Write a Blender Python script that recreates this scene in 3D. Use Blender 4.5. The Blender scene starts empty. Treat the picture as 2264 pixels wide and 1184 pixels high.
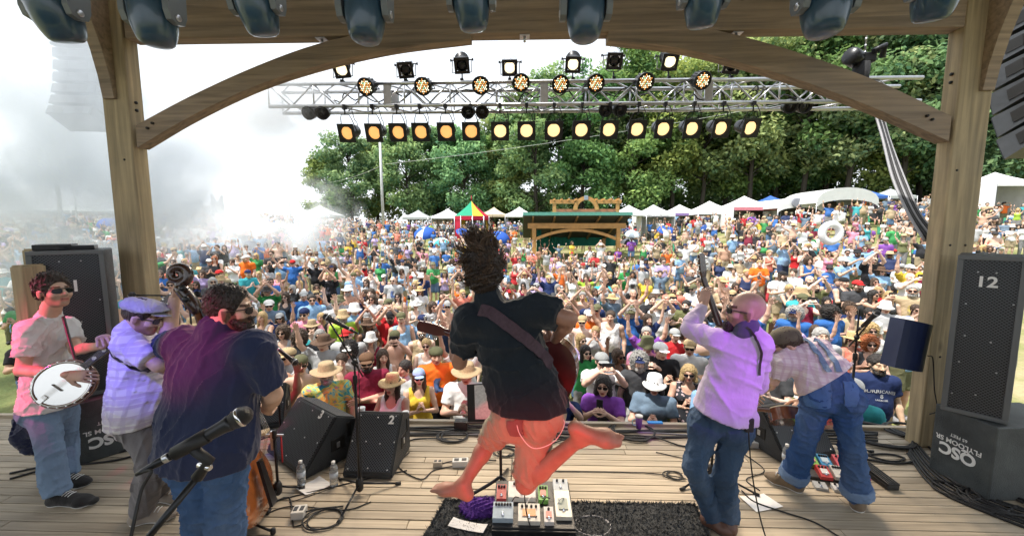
import bpy, bmesh, math, random
import numpy as np
from mathutils import Vector, Matrix
from mathutils.bvhtree import BVHTree
R = math.radians
random.seed(11); RNG = np.random.default_rng(11)
SC = bpy.context.scene
COL = SC.collection
# ------------------------------------------------------------------ camera
CAM_H, TILT, YAW, FPX = 2.1, R(5.8), R(1.6), 855.0
cam_d = bpy.data.cameras.new('camera'); cam = bpy.data.objects.new('camera', cam_d); COL.objects.link(cam)
cam.location = (0, 0, CAM_H); cam.rotation_euler = (R(90) - TILT, 0, YAW)
cam_d.sensor_width = 36; cam_d.lens = 36 * FPX / 2264; cam_d.clip_start = 0.05; cam_d.clip_end = 1000
SC.camera = cam
# ------------------------------------------------------------------ sky and sun
SUN_EL, SUN_AZ = R(66), R(-114)          # azimuth measured from +Y (audience) towards +X: the sun stands to the left, a touch upstage
w = bpy.data.worlds.new('World'); SC.world = w; w.use_nodes = True
nt = w.node_tree; nt.nodes.clear()
out = nt.nodes.new('ShaderNodeOutputWorld'); bg = nt.nodes.new('ShaderNodeBackground')
sky = nt.nodes.new('ShaderNodeTexSky'); sky.sky_type = 'NISHITA'; sky.sun_disc = False
sky.sun_elevation = SUN_EL; sky.sun_rotation = SUN_AZ; sky.air_density = 1.3; sky.dust_density = 4.0; sky.ozone_density = 1.0
cloud = nt.nodes.new('ShaderNodeMix'); cloud.data_type = 'RGBA'       # a bright veil of thin cloud over the whole sky
cloud.inputs[0].default_value = 0.72; cloud.inputs[7].default_value = (10.5, 11.0, 11.6, 1)
nt.links.new(sky.outputs[0], cloud.inputs[6]); nt.links.new(cloud.outputs[2], bg.inputs[0])
bg.inputs[1].default_value = 0.085
nt.links.new(bg.outputs[0], out.inputs[0])
sun_d = bpy.data.lights.new('sun', 'SUN'); sun = bpy.data.objects.new('sun', sun_d); COL.objects.link(sun)
sun_d.energy = 3.4; sun_d.angle = R(0.8); sun_d.color = (1.0, 0.95, 0.87)
sd = Vector((math.sin(SUN_AZ) * math.cos(SUN_EL), math.cos(SUN_AZ) * math.cos(SUN_EL), math.sin(SUN_EL)))
sun.rotation_euler = sd.to_track_quat('Z', 'Y').to_euler(); sun.location = sd * 60
SC.view_settings.view_transform = 'Standard'; SC.view_settings.look = 'None'
SC.view_settings.exposure = 0.95; SC.view_settings.gamma = 1.0
SC.render.engine = 'CYCLES'
cy = SC.cycles
cy.use_denoising = True; cy.max_bounces = 6; cy.diffuse_bounces = 3; cy.glossy_bounces = 2; cy.transmission_bounces = 4
cy.transparent_max_bounces = 6; cy.volume_bounces = 3; cy.use_adaptive_sampling = True; cy.adaptive_threshold = 0.02
cy.sample_clamp_indirect = 6; cy.caustics_reflective = False; cy.caustics_refractive = False
cy.volume_step_rate = 1.0; cy.volume_max_steps = 64
# ------------------------------------------------------------------ camera geometry: picture point -> place in the world
_ct, _st, _cy, _sy = math.cos(TILT), math.sin(TILT), math.cos(YAW), math.sin(YAW)
def ray(px, py):
 u = (px - 1132) / FPX; v = (592 - py) / FPX
 y = _ct + v * _st; z = -_st + v * _ct
 return np.array((u * _cy - y * _sy, u * _sy + y * _cy, z))
def P(px, py, Y):
 d = ray(px, py); t = Y / d[1]; return np.array((d[0] * t, Y, CAM_H + d[2] * t))
def F(px, py, z=0.0):
 d = ray(px, py); t = (z - CAM_H) / d[2]; return np.array((d[0] * t, d[1] * t, z))
def proj(p):
 x, y, z = p[0], p[1], p[2] - CAM_H
 xr = x * _cy + y * _sy; yr = -x * _sy + y * _cy
 f = yr * _ct - z * _st; v = yr * _st + z * _ct
 return 1132 + FPX * xr / f, 592 - FPX * v / f
# ------------------------------------------------------------------ object helpers
def link(o, parent=None):
 COL.objects.link(o)
 if parent is not None: o.parent = parent
 return o
def tag(o, label=None, cat=None, group=None, kind=None):
 if label: o['label'] = label
 if cat: o['category'] = cat
 if group: o['group'] = group
 if kind: o['kind'] = kind
 return o
def empty(name, loc, label=None, cat=None, group=None, rz=0.0):
 o = bpy.data.objects.new(name, None); COL.objects.link(o); o.location = Vector(loc); o.rotation_euler = (0, 0, rz)
 o.empty_display_size = 0.1
 return tag(o, label, cat, group)
def mesh_from(name, v, f, smooth=True, mats=None, col=None, mi=None):
 me = bpy.data.meshes.new(name)
 me.from_pydata([tuple(map(float, p)) for p in v] if not isinstance(v, np.ndarray) else v.tolist(), [], f if not isinstance(f, np.ndarray) else f.tolist())
 if smooth: me.polygons.foreach_set('use_smooth', [True] * len(me.polygons))
 for m in (mats or []): me.materials.append(m)
 if mi is not None: me.polygons.foreach_set('material_index', np.asarray(mi, dtype=np.int32))
 if col is not None:
  a = me.color_attributes.new('Col', 'FLOAT_COLOR', 'POINT')
  c = np.ones((len(v), 4), dtype=np.float32); c[:, :3] = col
  a.data.foreach_set('color', c.ravel())
 me.update()
 return me
def obj_from(name, me, parent=None, loc=None, color=None):
 o = bpy.data.objects.new(name, me)
 if loc is not None: o.location = Vector(loc)
 if color is not None: o.color = (color[0], color[1], color[2], 1)
 return link(o, parent)
class MB:
 """collects boxes, bars, tubes, lathes and prisms; build() links them as one mesh object"""
 def __init__(s): s.v = []; s.f = []; s.sm = []
 def add(s, vs, fs, smooth=False):
  n = len(s.v); s.v += [tuple(map(float, p)) for p in vs]
  for f in fs: s.f.append(tuple(i + n for i in f)); s.sm.append(smooth)
  return s
 def box(s, c, d, M=None, bev=0.0):
  hx, hy, hz = d[0] / 2, d[1] / 2, d[2] / 2
  if bev <= 0:
   vs = [(x * hx, y * hy, z * hz) for z in (-1, 1) for y in (-1, 1) for x in (-1, 1)]
   fs = [(0, 2, 3, 1), (4, 5, 7, 6), (0, 1, 5, 4), (2, 6, 7, 3), (0, 4, 6, 2), (1, 3, 7, 5)]
  else:
   bm = bmesh.new(); bmesh.ops.create_cube(bm, size=1)
   for v in bm.verts: v.co = Vector((v.co.x * d[0], v.co.y * d[1], v.co.z * d[2]))
   bmesh.ops.bevel(bm, geom=list(bm.edges), offset=bev, segments=2, affect='EDGES', profile=0.5)
   bm.verts.index_update(); vs = [v.co[:] for v in bm.verts]; fs = [[v.index for v in f.verts] for f in bm.faces]; bm.free()
  c = Vector(c)
  vs = [(M @ Vector(p) if M is not None else Vector(p)) + c for p in vs]
  return s.add(vs, fs)
 def bar(s, a, b, w_, h_, up=(0, 0, 1), bev=0.0):
  a = Vector(a); b = Vector(b); d = b - a; L = d.length; d.normalize()
  u = Vector(up); sx = d.cross(u)
  if sx.length < 1e-4: sx = d.cross(Vector((0, 1, 0)))
  sx.normalize(); u = sx.cross(d)
  M = Matrix((sx, d, u)).transposed()
  return s.box((a + b) / 2, (w_, L, h_), M, bev)
 def tube(s, pts, r, n=8, cap=True, smooth=True):
  pts = [Vector(p) for p in pts]; m = len(pts)
  rs = r if isinstance(r, (list, tuple, np.ndarray)) else [r] * m
  t0 = (pts[1] - pts[0]).normalized(); ref = Vector((0, 0, 1)) if abs(t0.z) < 0.9 else Vector((1, 0, 0))
  x = t0.cross(ref).normalized(); vs = []
  for i in range(m):
   t = (pts[min(i + 1, m - 1)] - pts[max(i - 1, 0)])
   t = t.normalized() if t.length > 1e-9 else t0
   x = (x - t * x.dot(t));
   x = x.normalized() if x.length > 1e-6 else t.orthogonal().normalized()
   y = t.cross(x)
   for k in range(n):
    a = 2 * math.pi * k / n; vs.append(pts[i] + (x * math.cos(a) + y * math.sin(a)) * rs[i])
  fs = [(i * n + k, i * n + (k + 1) % n, (i + 1) * n + (k + 1) % n, (i + 1) * n + k) for i in range(m - 1) for k in range(n)]
  s.add(vs, fs, smooth)
  if cap:
   b0 = len(s.v) - m * n
   s.f.append(tuple(b0 + k for k in reversed(range(n)))); s.sm.append(False)
   s.f.append(tuple(b0 + (m - 1) * n + k for k in range(n))); s.sm.append(False)
  return s
 def lathe(s, prof, M=None, n=24, smooth=True):
  """prof = [(radius, height)...] turned about local z"""
  vs = []; fs = []
  for (r, z) in prof:
   for k in range(n):
    a = 2 * math.pi * k / n; p = Vector((r * math.cos(a), r * math.sin(a), z)); vs.append(M @ p if M is not None else p)
  for i in range(len(prof) - 1):
   for k in range(n): fs.append((i * n + k, i * n + (k + 1) % n, (i + 1) * n + (k + 1) % n, (i + 1) * n + k))
  s.add(vs, fs, smooth)
  b0 = len(s.v) - len(vs)
  if prof[0][0] > 1e-5: s.f.append(tuple(b0 + k for k in reversed(range(n)))); s.sm.append(False)
  if prof[-1][0] > 1e-5: s.f.append(tuple(b0 + (len(prof) - 1) * n + k for k in range(n))); s.sm.append(False)
  return s
 def prism(s, poly, a, b, M=None):
  """poly in local xy, extruded from z=a to z=b"""
  n = len(poly)
  vs = [Vector((p[0], p[1], a)) for p in poly] + [Vector((p[0], p[1], b)) for p in poly]
  if M is not None: vs = [M @ p for p in vs]
  fs = [tuple(reversed(range(n))), tuple(range(n, 2 * n))] + [(i, (i + 1) % n, n + (i + 1) % n, n + i) for i in range(n)]
  return s.add(vs, fs)
 def mesh(s, name, mat, off=None):
  v = np.array(s.v, dtype=np.float64)
  if off is not None: v = v - np.asarray(off)
  me = mesh_from(name, v, s.f, smooth=False, mats=[mat] if mat else None)
  me.polygons.foreach_set('use_smooth', s.sm)
  return me
 def build(s, name, mat, parent=None, off=None, color=None):
  if off is None and parent is not None and parent.type == 'EMPTY': off = parent.location[:]
  return obj_from(name, s.mesh(name, mat, off), parent, color=color)
def frame(origin, x, y, z):
 M = Matrix.Identity(4)
 for i, a in enumerate((x, y, z)):
  for j in range(3): M[j][i] = a[j]
 M.translation = Vector(origin); return M
def align(origin, z, xhint=(1, 0, 0)):
 z = Vector(z).normalized(); x = Vector(xhint); x = (x - z * x.dot(z))
 if x.length < 1e-4: x = z.orthogonal()
 x.normalize(); y = z.cross(x); return frame(origin, x, y, z)
def smoothpath(pts, n=8):
 p = [np.asarray(q, float) for q in pts]; p = [2 * p[0] - p[1]] + p + [2 * p[-1] - p[-2]]; o = []
 for i in range(1, len(p) - 2):
  for k in range(n):
   t = k / n; a, b, c, d = p[i - 1:i + 3]
   o.append(0.5 * (2 * b + (c - a) * t + (2 * a - 5 * b + 4 * c - d) * t * t + (3 * b - a - 3 * c + d) * t ** 3))
 o.append(p[-2]); return o
def copy_tree(o, parent=None):
 c = o.copy(); COL.objects.link(c); c.parent = parent
 for ch in list(o.children): copy_tree(ch, c)
 return c
# ------------------------------------------------------------------ materials
MATS = {}
def mat(name, color=(0.5, 0.5, 0.5), rough=0.6, metal=0.0, noise=0.0, nscale=8.0, stretch=(1, 1, 1), bump=0.0, bscale=60.0, bstretch=(1, 1, 1),
  objcol=False, vcol=False, rand=0.0, color2=None, coat=0.0, emit=None, estr=0.0, spec=0.5, trans=0.0, sheen=0.0, hook=None, detail=5.0):
 if name in MATS: return MATS[name]
 m = bpy.data.materials.new(name); m.use_nodes = True; t = m.node_tree; b = t.nodes['Principled BSDF']; N = t.nodes.new; L = t.links.new
 m.diffuse_color = (*color, 1)
 b.inputs['Roughness'].default_value = rough; b.inputs['Metallic'].default_value = metal
 b.inputs['Specular IOR Level'].default_value = spec; b.inputs['Coat Weight'].default_value = coat
 if sheen: b.inputs['Sheen Weight'].default_value = sheen
 if trans: b.inputs['Transmission Weight'].default_value = trans
 rgb = N('ShaderNodeRGB'); rgb.outputs[0].default_value = (*color, 1); cur = rgb.outputs[0]
 tc = N('ShaderNodeTexCoord')
 def mapped(st):
  mp = N('ShaderNodeMapping'); L(tc.outputs['Object'], mp.inputs[0]); mp.inputs['Scale'].default_value = st; return mp.outputs[0]
 def mul(a, bb, fac=1.0, mode='MULTIPLY'):
  x = N('ShaderNodeMix'); x.data_type = 'RGBA'; x.blend_type = mode; x.inputs[0].default_value = fac
  L(a, x.inputs[6]); L(bb, x.inputs[7]) if not isinstance(bb, tuple) else setattr(x.inputs[7], 'default_value', (*bb, 1)); return x.outputs[2]
 if objcol:
  oi = N('ShaderNodeObjectInfo'); cur = mul(cur, oi.outputs['Color'])
 if vcol:
  va = N('ShaderNodeVertexColor'); va.layer_name = 'Col'; cur = mul(cur, va.outputs[0])
 if noise > 0:
  n = N('ShaderNodeTexNoise'); L(mapped(stretch), n.inputs['Vector']); n.inputs['Scale'].default_value = nscale; n.inputs['Detail'].default_value = detail
  n.inputs['Roughness'].default_value = 0.62
  if color2 is not None:
   x = N('ShaderNodeMix'); x.data_type = 'RGBA'; mr = N('ShaderNodeMapRange'); mr.inputs[1].default_value = 0.35; mr.inputs[2].default_value = 0.68
   mr.inputs[4].default_value = noise
   L(n.outputs[0], mr.inputs[0]); L(mr.outputs[0], x.inputs[0]); L(cur, x.inputs[6]); x.inputs[7].default_value = (*color2, 1); cur = x.outputs[2]
  else:
   mr = N('ShaderNodeMapRange'); mr.inputs[1].default_value = 0.25; mr.inputs[2].default_value = 0.75; mr.inputs[3].default_value = 1 - noise; mr.inputs[4].default_value = 1 + noise * 0.6
   L(n.outputs[0], mr.inputs[0]); hs = N('ShaderNodeHueSaturation'); L(mr.outputs[0], hs.inputs['Value']); L(cur, hs.inputs['Color']); cur = hs.outputs[0]
 if rand > 0:
  oi = N('ShaderNodeObjectInfo'); mr = N('ShaderNodeMapRange'); mr.inputs[3].default_value = 1 - rand; mr.inputs[4].default_value = 1 + rand
  L(oi.outputs['Random'], mr.inputs[0]); hs = N('ShaderNodeHueSaturation'); L(mr.outputs[0], hs.inputs['Value']); L(cur, hs.inputs['Color']); cur = hs.outputs[0]
 if hook: cur = hook(t, b, cur, mapped, mul)
 L(cur, b.inputs['Base Color'])
 if bump > 0:
  n2 = N('ShaderNodeTexNoise'); L(mapped(bstretch), n2.inputs['Vector']); n2.inputs['Scale'].default_value = bscale; n2.inputs['Detail'].default_value = 4
  bp = N('ShaderNodeBump'); bp.inputs['Strength'].default_value = bump; bp.inputs['Distance'].default_value = 0.02
  L(n2.outputs[0], bp.inputs['Height']); L(bp.outputs[0], b.inputs['Normal'])
 if emit is not None:
  b.inputs['Emission Color'].default_value = (*emit, 1); b.inputs['Emission Strength'].default_value = estr
 MATS[name] = m; return m
# ------------------------------------------------------------------ smooth bodies: blended shapes turned into one continuous surface
def nrm(v):
 v = np.asarray(v, float); return v / (np.linalg.norm(v) + 1e-12)
def cone(a, b, ra, rb=None, k=0.02, op='+', wdir=None, da=None, db=None):
 a = np.asarray(a, float); b = np.asarray(b, float); rb = ra if rb is None else rb; ab = b - a; L2 = max(ab @ ab, 1e-9)
 rm = max(ra, rb, da or 0, db or 0); lo = np.minimum(a, b) - rm; hi = np.maximum(a, b) + rm
 if wdir is None:
  def f(X, Y, Z):
   x = X - a[0]; y = Y - a[1]; z = Z - a[2]
   t = np.clip((x * ab[0] + y * ab[1] + z * ab[2]) / L2, 0, 1)
   return np.sqrt((x - t * ab[0]) ** 2 + (y - t * ab[1]) ** 2 + (z - t * ab[2]) ** 2) - (ra + t * (rb - ra))
 else:
  ax = nrm(ab); w_ = nrm(wdir - ax * (np.asarray(wdir) @ ax)); d_ = np.cross(ax, w_)
  da_ = da; db_ = db if db is not None else da
  def f(X, Y, Z):
   x = X - a[0]; y = Y - a[1]; z = Z - a[2]
   t = np.clip((x * ab[0] + y * ab[1] + z * ab[2]) / L2, 0, 1)
   x = x - t * ab[0]; y = y - t * ab[1]; z = z - t * ab[2]
   rw = ra + t * (rb - ra); rd = da_ + t * (db_ - da_)
   qw = (x * w_[0] + y * w_[1] + z * w_[2]) / rw; qd = (x * d_[0] + y * d_[1] + z * d_[2]) / rd; qa = (x * ax[0] + y * ax[1] + z * ax[2]) / ((rw + rd) * 0.5)
   return (np.sqrt(qw * qw + qd * qd + qa * qa) - 1) * np.minimum(rw, rd)
 return (op, k, f, lo, hi)
def ell(c, r, M=None, k=0.02, op='+'):
 c = np.asarray(c, float); r = np.asarray(r, float); rm = r.max(); M_ = np.eye(3) if M is None else np.asarray(M, float)
 def f(X, Y, Z):
  x = X - c[0]; y = Y - c[1]; z = Z - c[2]; q = 0
  for i in range(3): q = q + ((x * M_[0, i] + y * M_[1, i] + z * M_[2, i]) / r[i]) ** 2
  return (np.sqrt(q) - 1) * r.min()
 return (op, k, f, c - rm, c + rm)
def cut(p, n, k=0.004):
 """removes everything on the side n points to"""
 p = np.asarray(p, float); n = nrm(n)
 return ('&', k, lambda X, Y, Z: (X - p[0]) * n[0] + (Y - p[1]) * n[1] + (Z - p[2]) * n[2], None, None)
def capped(pr, c, n_):
 n_ = nrm(n_); return (pr[0], pr[1], lambda X, Y, Z: np.maximum(pr[2](X, Y, Z), (X - c[0]) * n_[0] + (Y - c[1]) * n_[1] + (Z - c[2]) * n_[2]), pr[3], pr[4])
def capend(prs, a, b, t):
 c = a + (b - a) * t; return prs[:-1] + [capped(prs[-1], c, b - a)]
def wrinkle(amp, freq, seed=0, stretch=(1, 1, 1)):
 r = np.random.default_rng(seed); W = [(r.normal(size=3) * np.array(stretch) * freq * s, r.uniform(0, 6.28), r.normal(size=3) * freq * 0.5) for s in (1, 1.3, 1.9, 2.7)]
 def f(X, Y, Z):
  o = 0
  for i, (w_, ph, w2) in enumerate(W):
   u = np.sin(X * w2[0] + Y * w2[1] + Z * w2[2]) * 1.6
   r_ = 1 - np.abs(np.sin((X * w_[0] + Y * w_[1] + Z * w_[2]) * 0.5 + ph + u)); o = o + (0.22 - 2.4 * r_ * r_ * r_) * (0.6 ** i)
  return o * amp
 return ('w', 0, f, None, None)
def sdf_mesh(prims, h):
 pos = [q for q in prims if q[0] == '+']
 lo = np.min([q[3] for q in pos], axis=0) - 0.03 - 2 * h; hi = np.max([q[4] for q in pos], axis=0) + 0.03 + 2 * h
 n = np.ceil((hi - lo) / h).astype(int) + 1
 ax = [(lo[i] + h * np.arange(n[i])).astype(np.float32) for i in range(3)]
 D = np.full(n, 1.0, dtype=np.float32)
 for (op, k, f, l, u) in prims:
  if l is None:
   X, Y, Z = ax[0][:, None, None], ax[1][None, :, None], ax[2][None, None, :]; d = f(X, Y, Z).astype(np.float32)
   if op == 'w': D = D + d
   else:
    q = np.maximum(k - np.abs(D - d), 0) / k; D = np.maximum(D, d) + q * q * k * 0.25
   continue
  m = 0.03 + k + 2 * h; i0 = np.maximum(((l - m - lo) / h).astype(int), 0); i1 = np.minimum(((u + m - lo) / h).astype(int) + 2, n)
  sl = tuple(slice(i0[j], i1[j]) for j in range(3))
  X, Y, Z = ax[0][sl[0]][:, None, None], ax[1][sl[1]][None, :, None], ax[2][sl[2]][None, None, :]
  d = f(X, Y, Z).astype(np.float32); S = D[sl]
  if op == '+':
   q = np.maximum(k - np.abs(S - d), 0) / k; D[sl] = np.minimum(S, d) - q * q * k * 0.25
  else:
   d = -d; q = np.maximum(k - np.abs(S - d), 0) / k; D[sl] = np.maximum(S, d) + q * q * k * 0.25
 s = D < 0; nx, ny, nz = D.shape
 C = [(a, b, c) for a in (0, 1) for b in (0, 1) for c in (0, 1)]
 cnt = np.zeros((nx - 1, ny - 1, nz - 1), np.int8)
 for (a, b, c) in C: cnt += s[a:nx - 1 + a, b:ny - 1 + b, c:nz - 1 + c]
 mask = (cnt > 0) & (cnt < 8); cells = np.argwhere(mask); idx = -np.ones(mask.shape, np.int64); idx[mask] = np.arange(len(cells))
 acc = np.zeros((len(cells), 3)); num = np.zeros(len(cells))
 for i, o1 in enumerate(C):
  for o2 in C[i + 1:]:
   if sum(abs(o1[j] - o2[j]) for j in range(3)) != 1: continue
   a = cells + o1; b = cells + o2
   d1 = D[a[:, 0], a[:, 1], a[:, 2]]; d2 = D[b[:, 0], b[:, 1], b[:, 2]]; x = (d1 < 0) != (d2 < 0)
   t = np.where(x, d1 / np.where(d1 - d2 == 0, 1, d1 - d2), 0)
   acc += np.where(x[:, None], np.array(o1) + t[:, None] * (np.array(o2) - np.array(o1)), 0); num += x
 v = lo + h * (cells + acc / np.maximum(num, 1)[:, None])
 Q = []
 for axis in range(3):
  sl1 = [slice(None)] * 3; sl2 = [slice(None)] * 3; sl1[axis] = slice(0, -1); sl2[axis] = slice(1, None)
  e = np.argwhere(s[tuple(sl1)] != s[tuple(sl2)]); b, c = (axis + 1) % 3, (axis + 2) % 3
  e = e[(e[:, b] > 0) & (e[:, c] > 0) & (e[:, b] < D.shape[b] - 1) & (e[:, c] < D.shape[c] - 1)]
  if len(e) == 0: continue
  def g(db, dc):
   q = e.copy(); q[:, b] += db; q[:, c] += dc; return idx[q[:, 0], q[:, 1], q[:, 2]]
  q = np.stack([g(-1, -1), g(0, -1), g(0, 0), g(-1, 0)], 1)
  flip = ~s[e[:, 0], e[:, 1], e[:, 2]]; q[flip] = q[flip][:, ::-1]; Q.append(q)
 q = np.concatenate(Q); q = q[(q >= 0).all(1)]
 return v, q
def join_np(parts):
 V = []; Fc = []; n = 0
 for v, f in parts: V.append(v); Fc.append(np.asarray(f) + n); n += len(v)
 return np.concatenate(V), np.concatenate(Fc)
# ------------------------------------------------------------------ people
def head_axes(fwd, up):
 f = nrm(fwd); u = np.asarray(up, float); u = nrm(u - f * (u @ f)); r = np.cross(f, u); return np.stack([r, f, u], 1)   # columns: right, forward, up
def head_prims(H, M, s=1.0, k=0.018, smile=0.0, fem=False):
 T = lambda x, y, z: np.asarray(H) + M @ (np.array((x, y, z)) * s)
 E = lambda c, r, kk=k, op='+': ell(T(*c), np.array(r) * s, M, kk, op)
 jw = 0.052 if fem else 0.058
 p = [E((0, -.012, .03), (.077, .098, .092)), E((0, .03, -.045), (jw, .062, .072), .03), E((0, .068, -.098), (.026, .024, .022), .03),
         E((.04, .062, -.03), (.026, .026, .03), .02), E((-.04, .062, -.03), (.026, .026, .03), .02),
         cone(T(-.036, .083, .022), T(.036, .083, .022), .011 * s, k=.014), 
         E((.031, .098, .0), (.017, .012, .011), .01, '-'), E((-.031, .098, .0), (.017, .012, .011), .01, '-'),
         E((.031, .079, .0), (.013, .011, .010), .002), E((-.031, .079, .0), (.013, .011, .010), .002),
         cone(T(0, .092, .008), T(0, .117, -.034), .009 * s, .013 * s, k=.012), E((.012, .100, -.038), (.009, .012, .008), .008), E((-.012, .100, -.038), (.009, .012, .008), .008),
         cone(T(-.02, .086, -.064), T(.02, .086, -.064), .008 * s, k=.008), cone(T(-.018, .084, -.077), T(.018, .084, -.077), .0085 * s, k=.008),
         E((.079, -.008, -.006), (.009, .021, .033), .008), E((-.079, -.008, -.006), (.009, .021, .033), .008)]
 return p
def face_color(v, H, M, s=1.0, beard=0.0, brow=(0.25, 0.17, 0.12), stub=0.0, hairline=None):
 """multiplier on skin colour: brows, lips, eyes, beard"""
 q = (v - np.asarray(H)) @ M / s; x, y, z = q[:, 0], q[:, 1], q[:, 2]; c = np.ones((len(v), 3))
 front = y > 0.06
 lips = front & (np.abs(x) < .026) & (z < -.058) & (z > -.086) & (y > .078); c[lips] = (0.78, 0.42, 0.40)
 mouth = front & (np.abs(x) < .02) & (np.abs(z + .0705) < .0045); c[mouth] = (0.25, 0.1, 0.1)
 br = front & (np.abs(np.abs(x) - .032) < .021) & (z > .016) & (z < .031); c[br] = brow
 ey = front & (np.abs(np.abs(x) - .031) < .013) & (np.abs(z) < .008) & (y > .076); c[ey] = (1.15, 1.25, 1.35)
 pu = front & (np.abs(np.abs(x) - .031) < .0058) & (np.abs(z) < .007) & (y > .076); c[pu] = (0.12, 0.09, 0.07)
 if stub > 0:
  jaw = (z < -.042) & (y > -.005) & (z > -.135) & ~lips; mus = front & (np.abs(x) < .035) & (z < -.046) & (z > -.06)
  side = (np.abs(x) > .05) & (y > -.012) & (y < .045) & (z < .01); chk = jaw | mus | (side & (z > -.05))
  c[chk] = c[chk] * (1 - stub) + np.array(brow) * stub
 return c
def hand_prims(wr, fd, pn, side, curl=0.6, sp=0.10, s=1.0, curls=None, thumb=0.5):
 """wrist, direction of the fingers, palm normal (the way the palm faces), side +1 = thumb towards cross(pn, fd)*side"""
 fd = nrm(fd); pn = nrm(pn - fd * (np.asarray(pn) @ fd)); th = np.cross(pn, fd) * side
 wr = np.asarray(wr, float); p = []
 pal = wr + fd * .05 * s
 p.append(cone(wr, wr + fd * .085 * s, .030 * s, .040 * s, k=.012, wdir=th, da=.019 * s, db=.015 * s))
 L = [.085, .095, .09, .072]
 for i in range(4):
  off = (1.5 - i) * .0205 * s; base = wr + fd * (.088 - .006 * abs(i - 1.2)) * s + th * off; c = (curls[i] if curls else curl * (1 + .12 * i))
  d = nrm(fd + th * (1.5 - i) * sp); r = (.0092, .0095, .009, .008)[i] * s; q = base
  for j, fr in enumerate((.45, .32, .23)):
   ang = c * (.8, 1.15, .8)[j]; axis = th
   d = nrm(d * math.cos(ang) + pn * math.sin(ang) + axis * (axis @ d) * (1 - math.cos(ang)))
   e = q + d * L[i] * fr * s; p.append(cone(q, e, r * (1 - .08 * j), r * (.93 - .08 * j), k=.004)); q = e
 b = wr + fd * .022 * s + th * .026 * s; d = nrm(fd * .75 + th * .75 + pn * .25 * (1 + thumb)); q = b + d * .042 * s
 p.append(cone(b, q, .016 * s, .0125 * s, k=.01)); d2 = nrm(d * .6 + fd * .5 + pn * thumb * .7); e = q + d2 * .032 * s; p.append(cone(q, e, .0115 * s, .0105 * s, k=.004))
 e2 = e + nrm(d2 + pn * thumb * .4) * .026 * s; p.append(cone(e, e2, .0105 * s, .0085 * s, k=.004))
 return p
BR = dict(chw=.155, chd=.105, waw=.135, wad=.098, pew=.158, ped=.112, sh=.066, ua=.050, el=.040, fa=.043, wr=.027, th=.086, kn=.058, ca=.058, an=.038, ne=.056)
def torso_prims(J, B, g=0.0, k=.05):
 sw = J['shR'] - J['shL']; hw = J['hiR'] - J['hiL']; ch = J['chest']; pe = J['pelvis']; nk = J['neck']; wa = J.get('waist', ch * .42 + pe * .58)
 p = [cone(ch, wa, B['chw'] + g, B['waw'] + g, k, wdir=sw, da=B['chd'] + g, db=B['wad'] + g),
         cone(wa, pe, B['waw'] + g, B['pew'] + g, k, wdir=hw, da=B['wad'] + g, db=B['ped'] + g)]
 if B.get('belly'):
  f = np.cross(nrm(nk - pe), nrm(sw)); f = f * -1 if J.get('flip') else f
  p.append(ell(wa + J['front'] * B['belly'] * .55 + (pe - wa) * .1, np.array((B['waw'] * .95, B['wad'] * .95, B['waw'] * .95)) + g, None, .08))
 for s_ in 'LR':
  p.append(cone(J['sh' + s_], ch * .5 + nk * .5, B['sh'] + g * .8, B['sh'] * 1.12 + g, .05))
 if B.get('bust'):
  for s_, sg in (('L', -1), ('R', 1)):
   c = ch + J['front'] * (B['chd'] * .75) + nrm(sw) * sg * .068 + (pe - ch) * .08; p.append(ell(c, np.array((.062, .062, .066)) + g, None, .035))
 return p
def arm_prims(J, B, s_, g=0.0, frm=0.0, to=2.0, r1=None):
 """frm/to measured in bones along the arm: 0 shoulder, 1 elbow, 2 wrist"""
 S, E_, W = J['sh' + s_], J['el' + s_], J['wr' + s_]; p = []
 if frm < 1:
  t = min(to, 1.0); e = S + (E_ - S) * t; ra = B['sh'] * .92 + g; rb = (B['ua'] * 1.0 + (B['el'] - B['ua']) * t) + (g if r1 is None else r1)
  m = S + (E_ - S) * t * .5
  p += [cone(S, m, ra, (B['ua'] + (g if r1 is None else (g + r1) / 2)), .03), cone(m, e, (B['ua'] + (g if r1 is None else (g + r1) / 2)), rb, .02)]
 if to > 1:
  t = min(to - 1, 1.0); a, b = E_, E_ + (W - E_) * t; m = E_ + (W - E_) * .3 * t
  p += [cone(a, m, B['el'] + g, B['fa'] + g, .02), cone(m, b, B['fa'] + g, B['fa'] + (B['wr'] - B['fa']) * t + g, .02)]
 return p
def leg_prims(J, B, s_, g=0.0, to=2.0, gk=None, flare=0.0):
 H_, K_, A_ = J['hi' + s_], J['kn' + s_], J['an' + s_]; gk = g if gk is None else gk; p = []
 t = min(to, 1.0); e = H_ + (K_ - H_) * t; rk = B['th'] + (B['kn'] - B['th']) * t
 p += [cone(H_, e, B['th'] * 1.03 + g, rk + gk, .04)]
 if to > 1:
  t = to - 1; e = K_ + (A_ - K_) * t; m = K_ + (e - K_) * .3
  p += [cone(K_, m, B['kn'] + gk, B['ca'] + gk, .03), cone(m, e, B['ca'] + gk, B['ca'] + (B['an'] - B['ca']) * t + gk + flare, .03)]
 return p
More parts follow.
